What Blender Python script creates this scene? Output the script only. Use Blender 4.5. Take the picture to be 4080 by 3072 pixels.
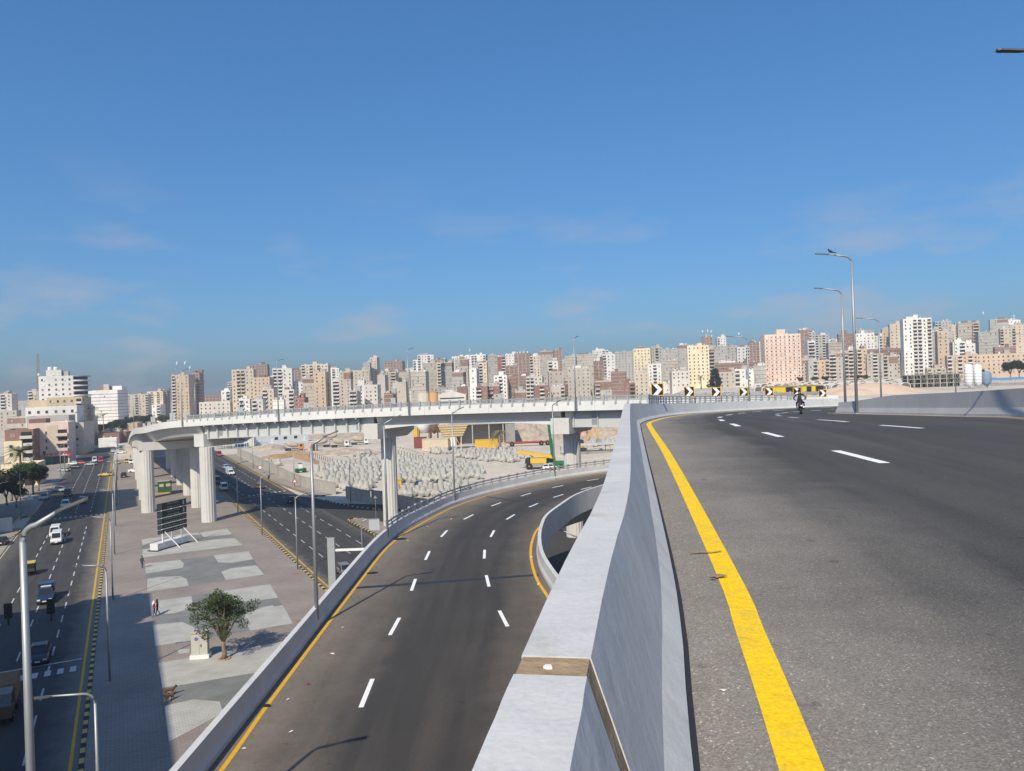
import bpy, bmesh, math, random
from mathutils import Vector, Matrix
random.seed(7)
scene = bpy.context.scene
for o in list(bpy.data.objects): bpy.data.objects.remove(o)
C = scene.collection
R = math.radians
# ------------------------------------------------------------------ camera
CZ = 24.5; F = 3025.0; ROLL = R(2.0)
cam_d = bpy.data.cameras.new('camera'); cam = bpy.data.objects.new('camera', cam_d); C.objects.link(cam)
cam_d.sensor_width = 36; cam_d.lens = 36*F/4080; cam_d.clip_start = .1; cam_d.clip_end = 20000
cam.matrix_world = Matrix.Translation((0,0,CZ)) @ Matrix.Rotation(R(90),4,'X') @ Matrix.Rotation(-ROLL,4,'Z')
scene.camera = cam
scene.render.resolution_x = 1024; scene.render.resolution_y = 771
# ------------------------------------------------------------------ sky, sun, exposure
SUN_AZ = 198.0; SUN_EL = 42.0          # clockwise from +Y / above the horizon
w = bpy.data.worlds.new('World'); scene.world = w; w.use_nodes = True
nt = w.node_tree; nt.nodes.clear()
def nd(t, k, **kw):
    n = t.nodes.new(k)
    for a, b in kw.items(): setattr(n, a, b)
    return n
out = nd(nt,'ShaderNodeOutputWorld'); bg = nd(nt,'ShaderNodeBackground'); sky = nd(nt,'ShaderNodeTexSky')
sky.sky_type = 'NISHITA'; sky.sun_disc = False; sky.sun_elevation = R(SUN_EL); sky.sun_rotation = R(SUN_AZ)
sky.air_density = 1.0; sky.dust_density = 2.0; sky.ozone_density = 8.0; sky.altitude = 20
bg.inputs[1].default_value = .1
# film response of the sky: the camera renders it deeper and more saturated than the raw model
sc_ = nd(nt,'ShaderNodeVectorMath', operation='SCALE'); sc_.inputs['Scale'].default_value = .06; nt.links.new(sky.outputs[0], sc_.inputs[0])
gm = nd(nt,'ShaderNodeGamma'); gm.inputs[1].default_value = .688; nt.links.new(sc_.outputs[0], gm.inputs[0])
hs = nd(nt,'ShaderNodeHueSaturation'); hs.inputs['Saturation'].default_value = 1.24; nt.links.new(gm.outputs[0], hs.inputs['Color'])
gn = nd(nt,'ShaderNodeVectorMath', operation='MULTIPLY'); gn.inputs[1].default_value = (10.0,13.0,15.2); nt.links.new(hs.outputs[0], gn.inputs[0])
tc = nd(nt,'ShaderNodeTexCoord'); mp = nd(nt,'ShaderNodeMapping'); mp.inputs['Scale'].default_value = (1.0,1.0,3.4); mp.inputs['Location'].default_value = (11.3,5.1,.8)
nt.links.new(tc.outputs['Generated'], mp.inputs[0])
n1 = nd(nt,'ShaderNodeTexNoise'); n1.inputs['Scale'].default_value = 5.5; n1.inputs['Detail'].default_value = 6; n1.inputs['Roughness'].default_value = .55
nt.links.new(mp.outputs[0], n1.inputs['Vector'])
cr = nd(nt,'ShaderNodeValToRGB'); cr.color_ramp.elements[0].position = .52; cr.color_ramp.elements[1].position = .70
nt.links.new(n1.outputs[0], cr.inputs[0])
sp = nd(nt,'ShaderNodeSeparateXYZ'); nt.links.new(tc.outputs['Generated'], sp.inputs[0])
band = nd(nt,'ShaderNodeMapRange'); band.interpolation_type = 'SMOOTHSTEP'
band.inputs[1].default_value = .30; band.inputs[2].default_value = .06; nt.links.new(sp.outputs['Z'], band.inputs[0])
mul = nd(nt,'ShaderNodeMath', operation='MULTIPLY'); nt.links.new(cr.outputs[0], mul.inputs[0]); nt.links.new(band.outputs[0], mul.inputs[1])
mul2 = nd(nt,'ShaderNodeMath', operation='MULTIPLY'); nt.links.new(mul.outputs[0], mul2.inputs[0]); mul2.inputs[1].default_value = .6
mixc = nd(nt,'ShaderNodeMixRGB'); nt.links.new(mul2.outputs[0], mixc.inputs[0]); nt.links.new(gn.outputs[0], mixc.inputs[1])
mixc.inputs[2].default_value = (4.7,4.8,5.4,1)
nt.links.new(mixc.outputs[0], bg.inputs[0]); nt.links.new(bg.outputs[0], out.inputs[0])
sl = bpy.data.lights.new('sun','SUN'); sl.energy = 4.8; sl.angle = R(.53); sl.color = (1.0,.89,.70)
so = bpy.data.objects.new('sun', sl); C.objects.link(so)
ts = Vector((math.sin(R(SUN_AZ))*math.cos(R(SUN_EL)), math.cos(R(SUN_AZ))*math.cos(R(SUN_EL)), math.sin(R(SUN_EL))))
so.rotation_euler = (-ts).to_track_quat('-Z','Y').to_euler()
scene.view_settings.view_transform = 'Standard'; scene.view_settings.look = 'None'
scene.view_settings.exposure = 0.0; scene.view_settings.gamma = 1.0; scene.view_settings.use_curve_mapping = False
scene.render.engine = 'CYCLES'; scene.cycles.max_bounces = 5; scene.cycles.diffuse_bounces = 3
# ------------------------------------------------------------------ survey helpers (photo pixel -> place)
cR, sR = math.cos(ROLL), math.sin(ROLL)
def ray(px, py):
    u = (px-2040)/F; v = -(py-1536)/F
    return Vector((u*cR+v*sR, 1.0, -u*sR+v*cR))
def PZ(px, py, z=0.0):                 # where the sight line meets height z
    r = ray(px, py); t = (z-CZ)/r.z; return Vector((r.x*t, t, z))
def PD(px, py, d):                     # the point at forward distance d
    r = ray(px, py); return Vector((r.x*d, d, CZ+r.z*d))
U = Vector((-.4587,.8886)); RR = Vector((.8886,.4587)); SYAW = R(27.3)
def ST(s, t, z=0.0): return Vector((U.x*s+RR.x*t, U.y*s+RR.y*t, z))   # street frame: along, right
def sm(a, b, x):
    t = min(1.0, max(0.0, (x-a)/(b-a))); return t*t*(3-2*t)
def lerp(a, b, t): return a+(b-a)*t
def interp(x, xs, ys):
    if x <= xs[0]: return ys[0]
    for i in range(len(xs)-1):
        if x <= xs[i+1]: return lerp(ys[i], ys[i+1], (x-xs[i])/(xs[i+1]-xs[i]))
    return ys[-1]
_Y = [-20,18,31,38,45,53,58,70,85,100,130,170]; _D = [1.8,1.8,1.80,1.98,2.2,2.45,2.58,2.85,3.1,3.3,3.7,4.2]
def _d(y): return sum(interp(y+k*1.2, _Y, _D)*wt for k, wt in ((-3,.06),(-2,.12),(-1,.2),(0,.24),(1,.2),(2,.12),(3,.06)))
def up(x, y): return CZ-_d(y)-.02*(x-5)*sm(15,40,y)          # upper deck surface
def terr(x, y):
    if y < 1: return 0.0
    a = x/y; return 17.0*sm(.14,.24,a)*sm(150,215,y)+1.3*sm(198,212,y)*(1-sm(236,252,y))*sm(.22,.30,a)
# ------------------------------------------------------------------ materials
MATS = {}
def mat(name, rgb, rough=.8, var=.12, scale=1.5, bump=0.0, metal=0.0, spec=.3, var2=0.0, scale2=.08, stretch=None, fine=0.0):
    if name in MATS: return MATS[name]
    m = bpy.data.materials.new(name); MATS[name] = m; m.use_nodes = True; t = m.node_tree
    b = t.nodes['Principled BSDF']; b.inputs['Roughness'].default_value = rough; b.inputs['Metallic'].default_value = metal
    b.inputs['Specular IOR Level'].default_value = spec; b.inputs['Base Color'].default_value = (*rgb,1)
    if var > 0 or bump > 0:
        g = nd(t,'ShaderNodeNewGeometry'); vec = g.outputs['Position']
        if stretch:
            mm = nd(t,'ShaderNodeMapping'); mm.inputs['Scale'].default_value = stretch; t.links.new(vec, mm.inputs[0]); vec = mm.outputs[0]
        n = nd(t,'ShaderNodeTexNoise'); n.inputs['Scale'].default_value = scale; n.inputs['Detail'].default_value = 5; n.inputs['Roughness'].default_value = .62
        t.links.new(vec, n.inputs['Vector'])
        mr = nd(t,'ShaderNodeMapRange'); mr.inputs[1].default_value = .25; mr.inputs[2].default_value = .75
        mr.inputs[3].default_value = 1-var; mr.inputs[4].default_value = 1+var; t.links.new(n.outputs[0], mr.inputs[0])
        fac = mr.outputs[0]
        def extra(sc, amt, det=3):
            n2 = nd(t,'ShaderNodeTexNoise'); n2.inputs['Scale'].default_value = sc; n2.inputs['Detail'].default_value = det
            t.links.new(g.outputs['Position'], n2.inputs['Vector'])
            m2 = nd(t,'ShaderNodeMapRange'); m2.inputs[1].default_value = .3; m2.inputs[2].default_value = .7
            m2.inputs[3].default_value = 1-amt; m2.inputs[4].default_value = 1+amt; t.links.new(n2.outputs[0], m2.inputs[0])
            mu = nd(t,'ShaderNodeMath', operation='MULTIPLY'); t.links.new(fac, mu.inputs[0]); t.links.new(m2.outputs[0], mu.inputs[1]); return mu.outputs[0]
        if var2 > 0: fac = extra(scale2, var2)
        if fine > 0: fac = extra(45.0, fine, 2)
        vm = nd(t,'ShaderNodeVectorMath', operation='SCALE'); vm.inputs[0].default_value = rgb; t.links.new(fac, vm.inputs['Scale'])
        t.links.new(vm.outputs[0], b.inputs['Base Color'])
        if bump > 0:
            bp = nd(t,'ShaderNodeBump'); bp.inputs['Strength'].default_value = bump; bp.inputs['Distance'].default_value = .05
            t.links.new(n.outputs[0], bp.inputs['Height']); t.links.new(bp.outputs[0], b.inputs['Normal'])
    return m
def stain(m, col, sc, lo, hi, amt, stretch=None):
    """worn or dirty spots with a shape of their own, laid over a material"""
    t = m.node_tree; b = t.nodes['Principled BSDF']; src = b.inputs['Base Color'].links[0].from_socket; g = nd(t,'ShaderNodeNewGeometry'); vec = g.outputs['Position']
    if stretch: mm = nd(t,'ShaderNodeMapping'); mm.inputs['Scale'].default_value = stretch; t.links.new(vec, mm.inputs[0]); vec = mm.outputs[0]
    n = nd(t,'ShaderNodeTexNoise'); n.inputs['Scale'].default_value = sc; n.inputs['Detail'].default_value = 6; n.inputs['Roughness'].default_value = .65; t.links.new(vec, n.inputs['Vector'])
    r = nd(t,'ShaderNodeMapRange'); r.inputs[1].default_value = lo; r.inputs[2].default_value = hi; r.inputs[3].default_value = 0; r.inputs[4].default_value = amt; t.links.new(n.outputs[0], r.inputs[0])
    x = nd(t,'ShaderNodeMixRGB'); t.links.new(r.outputs[0], x.inputs[0]); t.links.new(src, x.inputs[1]); x.inputs[2].default_value = (*col,1); t.links.new(x.outputs[0], b.inputs['Base Color']); return m
def glass(name, rgb=(.02,.025,.03)):
    m = mat(name, rgb, rough=.12, var=0, spec=.6); return m
# ------------------------------------------------------------------ mesh helpers
class MB:
    def __init__(s): s.v = []; s.f = []; s.m = []
    def add(s, vs, fs, mi=0):
        n = len(s.v); s.v += [tuple(v) for v in vs]; s.f += [tuple(i+n for i in f) for f in fs]; s.m += [mi]*len(fs); return s
    def box(s, x0, x1, y0, y1, z0, z1, mi=0):
        return s.add([(x0,y0,z0),(x1,y0,z0),(x1,y1,z0),(x0,y1,z0),(x0,y0,z1),(x1,y0,z1),(x1,y1,z1),(x0,y1,z1)],
                     [(0,3,2,1),(4,5,6,7),(0,1,5,4),(1,2,6,5),(2,3,7,6),(3,0,4,7)], mi)
    def bb(s, c, sz, mi=0): return s.box(c[0]-sz[0]/2,c[0]+sz[0]/2,c[1]-sz[1]/2,c[1]+sz[1]/2,c[2]-sz[2]/2,c[2]+sz[2]/2,mi)
    def hexa(s, lo, hi, mi=0):     # 4 low points, 4 high points
        return s.add(list(lo)+list(hi), [(0,3,2,1),(4,5,6,7),(0,1,5,4),(1,2,6,5),(2,3,7,6),(3,0,4,7)], mi)
    def prism(s, poly, z0, z1, mi=0):
        n = len(poly); vs = [(p[0],p[1],z0) for p in poly]+[(p[0],p[1],z1) for p in poly]
        return s.add(vs, [tuple(range(n-1,-1,-1)), tuple(range(n,2*n))]+[(i,(i+1)%n,(i+1)%n+n,i+n) for i in range(n)], mi)
    def prism_y(s, poly, y0, y1, mi=0):      # poly in x,z
        n = len(poly); vs = [(p[0],y0,p[1]) for p in poly]+[(p[0],y1,p[1]) for p in poly]
        return s.add(vs, [tuple(range(n)), tuple(range(2*n-1,n-1,-1))]+[(i+n,(i+1)%n+n,(i+1)%n,i) for i in range(n)], mi)
    def prism_x(s, poly, x0, x1, mi=0):      # poly in y,z
        n = len(poly); vs = [(x0,p[0],p[1]) for p in poly]+[(x1,p[0],p[1]) for p in poly]
        return s.add(vs, [tuple(range(n-1,-1,-1)), tuple(range(n,2*n))]+[(i,(i+1)%n,(i+1)%n+n,i+n) for i in range(n)], mi)
    def cyl(s, c, z0, z1, r0, r1=None, n=10, mi=0):
        if r1 is None: r1 = r0
        vs = []
        for z, r in ((z0,r0),(z1,r1)): vs += [(c[0]+r*math.cos(2*math.pi*i/n), c[1]+r*math.sin(2*math.pi*i/n), z) for i in range(n)]
        return s.add(vs, [tuple(range(n-1,-1,-1)), tuple(range(n,2*n))]+[(i,(i+1)%n,(i+1)%n+n,i+n) for i in range(n)], mi)
    def tube(s, pts, r, n=6, mi=0):
        pts = [Vector(p) for p in pts]; rs = r if isinstance(r,(list,tuple)) else [r]*len(pts); vs = []
        for i, p in enumerate(pts):
            t = (pts[min(i+1,len(pts)-1)]-pts[max(i-1,0)]).normalized()
            a = Vector((0,0,1)) if abs(t.z) < .9 else Vector((1,0,0))
            e1 = t.cross(a).normalized(); e2 = t.cross(e1).normalized()
            vs += [p+(e1*math.cos(2*math.pi*k/n)+e2*math.sin(2*math.pi*k/n))*rs[i] for k in range(n)]
        fs = [(i*n+k, i*n+(k+1)%n, (i+1)*n+(k+1)%n, (i+1)*n+k) for i in range(len(pts)-1) for k in range(n)]
        fs += [tuple(range(n-1,-1,-1)), tuple(range((len(pts)-1)*n, len(pts)*n))]
        return s.add(vs, fs, mi)
    def lathe(s, prof, c=(0,0,0), n=12, mi=0):
        vs = []
        for r, z in prof: vs += [(c[0]+r*math.cos(2*math.pi*i/n), c[1]+r*math.sin(2*math.pi*i/n), c[2]+z) for i in range(n)]
        m = len(prof); fs = [(j*n+i, j*n+(i+1)%n, (j+1)*n+(i+1)%n, (j+1)*n+i) for j in range(m-1) for i in range(n)]
        fs += [tuple(range(n-1,-1,-1)), tuple(range((m-1)*n, m*n))]
        return s.add(vs, fs, mi)
    def xf(s, mtx):
        s.v = [tuple(mtx @ Vector(v)) for v in s.v]; return s
    def join(s, o, mtx=None, off=0):
        n = len(s.v); s.v += [tuple(mtx @ Vector(v)) if mtx else v for v in o.v]
        s.f += [tuple(i+n for i in f) for f in o.f]; s.m += [k+off for k in o.m]; return s
    def mesh(s, name, mats, smooth=False):
        me = bpy.data.meshes.new(name); me.from_pydata(s.v, [], s.f)
        for m in (mats if isinstance(mats,(list,tuple)) else [mats]): me.materials.append(m)
        me.polygons.foreach_set('material_index', s.m)
        if smooth: me.polygons.foreach_set('use_smooth', [True]*len(me.polygons))
        me.update(); return me
    def build(s, name, mats, parent=None, smooth=False): return ob(name, s.mesh(name, mats, smooth), parent)
def ob(name, me, parent=None, loc=None, rz=None, sc=None):
    o = bpy.data.objects.new(name, me); C.objects.link(o)
    if parent is not None: o.parent = parent
    if loc is not None: o.location = loc
    if rz is not None: o.rotation_euler = (0,0,rz)
    if sc is not None: o.scale = sc
    return o
def tag(o, label=None, cat=None, group=None, kind=None):
    for k, v in (('label',label),('category',cat),('group',group),('kind',kind)):
        if v: o[k] = v
    return o
def thing(name, label, cat, loc=(0,0,0), rz=0.0, group=None):
    o = ob(name, None, None, loc, rz); o.empty_display_size = .5; return tag(o, label, cat, group)
def dup(root, loc, rz=0.0, label=None, group=None, parent=None):
    def cp(o, par):
        c = o.copy(); C.objects.link(c); c.parent = par
        for ch in KIDS.get(o.name, []): cp(ch, c)
        return c
    r = cp(root, parent); r.location = loc; r.rotation_euler = (0,0,rz)
    if label: r['label'] = label
    if group: r['group'] = group
    return r
KIDS = {}
def learn(root):                      # remember a finished thing's parts so that dup() is cheap
    KIDS[root.name] = list(root.children)
    for c in root.children: learn(c)
    return root
def catmull(pts, step=1.0):
    P = [Vector(p) for p in pts]; P = [P[0]*2-P[1]]+P+[P[-1]*2-P[-2]]; o = []
    for i in range(1, len(P)-2):
        n = max(1, int((P[i+1]-P[i]).length/step))
        for k in range(n):
            t = k/n; a, b, c, d = P[i-1:i+3]
            o.append(.5*((2*b)+(c-a)*t+(2*a-5*b+4*c-d)*t*t+(3*b-a-3*c+d)*t**3))
    o.append(P[-2]); return o
def resample(path, n):
    L = [0.0]
    for i in range(1, len(path)): L.append(L[-1]+(path[i]-path[i-1]).length)
    o = []; j = 0
    for k in range(n):
        d = L[-1]*k/(n-1)
        while j < len(path)-2 and L[j+1] < d: j += 1
        o.append(path[j].lerp(path[j+1], (d-L[j])/max(1e-9, L[j+1]-L[j])))
    return o
def plen(path): return sum((path[i]-path[i-1]).length for i in range(1, len(path)))
def cut(path, a, b):                  # sub-path between arc lengths
    o = []; d = 0.0
    for i in range(len(path)-1):
        p, q = path[i], path[i+1]; l = (q-p).length
        if d+l > a and d < b:
            if not o: o.append(p.lerp(q, max(0,(a-d)/l)))
            o.append(p.lerp(q, min(1,(b-d)/l)))
        d += l
    return o
def tang(path, i):
    t = path[min(i+1,len(path)-1)]-path[max(i-1,0)]; t = Vector((t.x,t.y)).normalized(); return t
def offs(path, d, dz=0.0):            # offset to the left of travel
    return [Vector((p.x-tang(path,i).y*d, p.y+tang(path,i).x*d, p.z+dz)) for i, p in enumerate(path)]
def sweep(mb, path, prof, mi=0):
    n = len(prof); vs = []
    for i, p in enumerate(path):
        t = tang(path, i)
        for o_, z in prof: vs.append((p.x-t.y*o_, p.y+t.x*o_, p.z+z))
    area = sum(prof[k][0]*prof[(k+1)%n][1]-prof[(k+1)%n][0]*prof[k][1] for k in range(n))
    fs = []
    for i in range(len(path)-1):
        for k in range(n):
            q = (i*n+k, (i+1)*n+k, (i+1)*n+(k+1)%n, i*n+(k+1)%n); fs.append(q if area < 0 else q[::-1])
    m = (len(path)-1)*n; c0 = tuple(range(n)); c1 = tuple(range(m, m+n))
    fs += [c0, c1[::-1]] if area < 0 else [c0[::-1], c1]
    return mb.add(vs, fs, mi)
def ribbon(mb, path, w, dz=.004, mi=0, zf=None):
    a, b = offs(path, w/2), offs(path, -w/2); n = len(path)
    vs = [(p.x,p.y,(zf(p.x,p.y) if zf else p.z)+dz) for p in a+b]
    return mb.add(vs, [(i, n+i, n+i+1, i+1) for i in range(n-1)], mi)
def at_len(path, d):
    L = 0
    for i in range(len(path)-1):
        l = (path[i+1]-path[i]).length
        if L+l >= d: return path[i].lerp(path[i+1], (d-L)/l), tang(path, i)
        L += l
    return path[-1], tang(path, len(path)-1)
def yaw(t): return math.atan2(t.y, t.x)
ORD = ['first','second','third','fourth','fifth','sixth','seventh','eighth','ninth','tenth','eleventh','twelfth','thirteenth','fourteenth','fifteenth','sixteenth','seventeenth','eighteenth','nineteenth','twentieth']
for k in range(21, 90): ORD.append(str(k)+('th' if 10 < k % 100 < 14 else {1:'st',2:'nd',3:'rd'}.get(k % 10,'th')))
# ================================================================== materials used often
m_paint = mat('painted_concrete', (.60,.60,.60), .75, .05, 1.2, .15, var2=.05, scale2=.4)
m_paint_top = mat('barrier_paint', (.56,.555,.55), .75, .06, 3.0, .25, var2=.06, scale2=.9, fine=.05)
stain(m_paint_top,(.36,.30,.22),2.4,.58,.74,.45); stain(m_paint_top,(.36,.365,.38),1.6,.52,.75,.4); stain(m_paint_top,(.20,.18,.16),26,.70,.76,.5); stain(m_paint,(.36,.33,.29),.5,.55,.75,.4,(1,1,.3))
m_conc = mat('concrete', (.42,.41,.39), .85, .12, .9, .2)
m_conc_d = mat('dark_concrete', (.28,.275,.265), .85, .12, .9, .2)
m_steel = mat('galvanised_steel', (.36,.38,.40), .5, .08, 2, metal=.55)
m_steelp = mat('grey_painted_steel', (.33,.355,.375), .55, .05, 1)
m_white = mat('white_paint', (.80,.80,.80), .6, .04, 3)
m_wline = mat('white_road_paint', (.86,.86,.86), .6, .06, 14, fine=.08)
m_yline = mat('yellow_road_paint', (.90,.58,.006), .65, .05, 9, .3, fine=.12)
m_yline2 = mat('worn_yellow_road_paint', (.62,.36,.03), .7, .14, 3)
stain(m_yline,(.16,.13,.09),22,.62,.72,.55); stain(m_yline,(.45,.33,.10),3.0,.52,.72,.5)
stain(m_wline,(.25,.24,.23),14,.62,.72,.5)
m_yel = mat('yellow_paint', (.55,.41,.13), .6, .12, 4)
m_blk = mat('black_paint', (.016,.016,.018), .6, .1, 4)
m_dust = mat('dusty_ground', (.57,.50,.42), .95, .16, .22, .25, var2=.12, scale2=.03, fine=.08)
m_sand = mat('sand', (.62,.47,.36), .95, .07, .5, .4)
m_red = mat('red_paint', (.45,.05,.035), .55, .06, 3)
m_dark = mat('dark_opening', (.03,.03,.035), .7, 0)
def road_mat(name, base, dusty, edge0, edge1, right=None, lane=None, speck=.35, tracks=0):
    m = bpy.data.materials.new(name); m.use_nodes = True; t = m.node_tree; b = t.nodes['Principled BSDF']
    b.inputs['Roughness'].default_value = .82; b.inputs['Specular IOR Level'].default_value = .35
    uv = nd(t,'ShaderNodeUVMap'); s = nd(t,'ShaderNodeSeparateXYZ'); t.links.new(uv.outputs[0], s.inputs[0])
    g = nd(t,'ShaderNodeNewGeometry')
    def noise(sc, det=4, vec=None):
        n = nd(t,'ShaderNodeTexNoise'); n.inputs['Scale'].default_value = sc; n.inputs['Detail'].default_value = det
        t.links.new(vec or g.outputs['Position'], n.inputs['Vector']); return n.outputs[0]
    def mr(x, a, b_, c, d):
        n = nd(t,'ShaderNodeMapRange'); n.inputs[1].default_value = a; n.inputs[2].default_value = b_; n.inputs[3].default_value = c; n.inputs[4].default_value = d
        t.links.new(x, n.inputs[0]); return n.outputs[0]
    def ma(op, x, y):
        n = nd(t,'ShaderNodeMath', operation=op)
        for k, q in enumerate((x,y)):
            if isinstance(q,(int,float)): n.inputs[k].default_value = q
            else: t.links.new(q, n.inputs[k])
        return n.outputs[0]
    # dust lies thick along the edges of the road and thins out towards the lanes
    wob = mr(noise(.55,5), .3, .7, -.45, .45)
    d = mr(ma('ADD', s.outputs['X'], wob), edge0, edge1, 1, 0)
    if right:
        d2 = mr(ma('ADD', s.outputs['X'], wob), right[0], right[1], 0, 1); d = ma('MAXIMUM', d, d2)
    st = nd(t,'ShaderNodeMapping'); st.inputs['Scale'].default_value = (1.0,.06,1); t.links.new(uv.outputs[0], st.inputs[0])
    streak = mr(noise(1.1,4,st.outputs[0]), .3, .7, -.05, .14)
    d = ma('MULTIPLY', ma('MAXIMUM', ma('ADD', d, streak), 0.0), mr(noise(2.5,4), .25, .75, .82, 1.06))
    d = ma('MINIMUM', d, 1.0)
    mx = nd(t,'ShaderNodeMixRGB'); t.links.new(d, mx.inputs[0]); mx.inputs[1].default_value = (*base,1); mx.inputs[2].default_value = (*dusty,1)
    # aggregate: pale and dark stone chips
    vo = nd(t,'ShaderNodeTexVoronoi'); vo.inputs['Scale'].default_value = 95; t.links.new(g.outputs['Position'], vo.inputs['Vector'])
    sx = nd(t,'ShaderNodeSeparateXYZ'); t.links.new(vo.outputs['Color'], sx.inputs[0])
    chip = mr(sx.outputs['X'], .0, 1.0, 1-speck, 1+speck)
    pale = mr(sx.outputs['Y'], .95, 1.0, 0.0, 1.2)
    big = mr(noise(.35,4), .3, .7, .93, 1.07); oil = mr(noise(3.2,2), .71, .75, 1.0, .70)
    k = ma('MULTIPLY', ma('MULTIPLY', ma('ADD', chip, pale), big), oil)
    vm = nd(t,'ShaderNodeVectorMath', operation='SCALE'); t.links.new(mx.outputs[0], vm.inputs[0]); t.links.new(k, vm.inputs['Scale'])
    t.links.new(vm.outputs[0], b.inputs['Base Color'])
    bp = nd(t,'ShaderNodeBump'); bp.inputs['Strength'].default_value = .35; bp.inputs['Distance'].default_value = .01
    t.links.new(vo.outputs['Distance'], bp.inputs['Height']); t.links.new(bp.outputs[0], b.inputs['Normal'])
    MATS[name] = m; return m
def grid_road(name, L, Rr, nx, m, parent=None, zf=None, length=True):
    """road sheet between a left and a right edge line; UV = metres from the left edge, metres along"""
    n = len(L); vs = []; uv = []; d = 0.0
    for i in range(n):
        if i: d += ((L[i]+Rr[i])/2-(L[i-1]+Rr[i-1])/2).length
        W = (Rr[i]-L[i]).length
        for k in range(nx+1):
            p = L[i].lerp(Rr[i], k/nx); vs.append((p.x, p.y, zf(p.x,p.y) if zf else p.z)); uv.append((W*k/nx, d))
    fs = [(i*(nx+1)+k, i*(nx+1)+k+1, (i+1)*(nx+1)+k+1, (i+1)*(nx+1)+k) for i in range(n-1) for k in range(nx)]
    me = bpy.data.meshes.new(name); me.from_pydata(vs, [], fs); me.materials.append(m)
    ul = me.uv_layers.new(name='UVMap')
    for l in me.loops: ul.data[l.index].uv = uv[l.vertex_index]
    me.update(); o = ob(name, me, parent); return o
# ================================================================== terrain
mb = MB(); xs = [-2600,-1500,-900,-600]+list(range(-400,700,20))+[800,1000,1300,1700,2200,3000]; ys = [-300,-100,0,40,80]+list(range(100,420,12))+list(range(420,900,40))+[1000,1300,1800,2600,4000,7000]
nx = len(xs)
mb.add([(x, y, terr(x,y)-.04) for y in ys for x in xs], [(j*nx+i, j*nx+i+1, (j+1)*nx+i+1, (j+1)*nx+i) for j in range(len(ys)-1) for i in range(nx-1)])
tag(mb.build('ground', m_dust), kind='structure')
# ================================================================== boulevard at ground level
m_asph = road_mat('street_asphalt', (.046,.046,.048), (.20,.178,.15), .3, 2.6, (12.0,17.0), speck=.22)
m_asph_r = road_mat('side_road_asphalt', (.048,.047,.048), (.19,.17,.145), .2, 2.0, (13.0,18.0), speck=.22)
def st_line(t, s0, s1, n, z): return [ST(s0+(s1-s0)*i/(n-1), t, z) for i in range(n)]
rl = grid_road('street', st_line(-3.25,-40,760,60,.0), st_line(-17.6,-40,760,60,.0), 12, m_asph); tag(rl, kind='structure')
rr = grid_road('road', st_line(21.9,20,760,60,.0), st_line(37.2,20,760,60,.0), 12, m_asph_r); tag(rr, kind='structure')
# turning area of the right-hand road towards the yard gate
mb = MB(); mb.add([ST(184,36.8,.004),ST(100,36.8,.004),ST(100,75,.004),ST(146,60,.004),ST(166,41.5,.004),ST(178,39.5,.004)], [(0,1,2,3,4,5)])
m_asph_p = mat('plain_asphalt', (.058,.056,.055), .85, .12, 1.2, .1, var2=.12, scale2=.12, fine=.15)
tag(mb.build('road_junction', m_asph_p), kind='structure')
# the paved middle of the boulevard
def paver_mat():
    m = bpy.data.materials.new('paving_brick'); m.use_nodes = True; t = m.node_tree; b = t.nodes['Principled BSDF']; b.inputs['Roughness'].default_value = .9
    g = nd(t,'ShaderNodeNewGeometry'); mp = nd(t,'ShaderNodeMapping'); mp.inputs['Rotation'].default_value = (0,0,-SYAW); t.links.new(g.outputs['Position'], mp.inputs[0])
    br = nd(t,'ShaderNodeTexBrick'); br.inputs['Scale'].default_value = 1.0; br.inputs['Brick Width'].default_value = .55; br.inputs['Row Height'].default_value = .28
    br.inputs['Mortar Size'].default_value = .025; br.inputs['Color1'].default_value = (.305,.262,.235,1); br.inputs['Color2'].default_value = (.265,.222,.20,1); br.inputs['Mortar'].default_value = (.20,.175,.155,1)
    t.links.new(mp.outputs[0], br.inputs['Vector'])
    n = nd(t,'ShaderNodeTexNoise'); n.inputs['Scale'].default_value = .18; n.inputs['Detail'].default_value = 5; t.links.new(g.outputs['Position'], n.inputs['Vector'])
    mr = nd(t,'ShaderNodeMapRange'); mr.inputs[1].default_value = .3; mr.inputs[2].default_value = .7; mr.inputs[3].default_value = .88; mr.inputs[4].default_value = 1.14; t.links.new(n.outputs[0], mr.inputs[0])
    vm = nd(t,'ShaderNodeVectorMath', operation='SCALE'); t.links.new(br.outputs[0], vm.inputs[0]); t.links.new(mr.outputs[0], vm.inputs['Scale']); t.links.new(vm.outputs[0], b.inputs['Base Color'])
    return m
m_pav = paver_mat()
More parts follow.
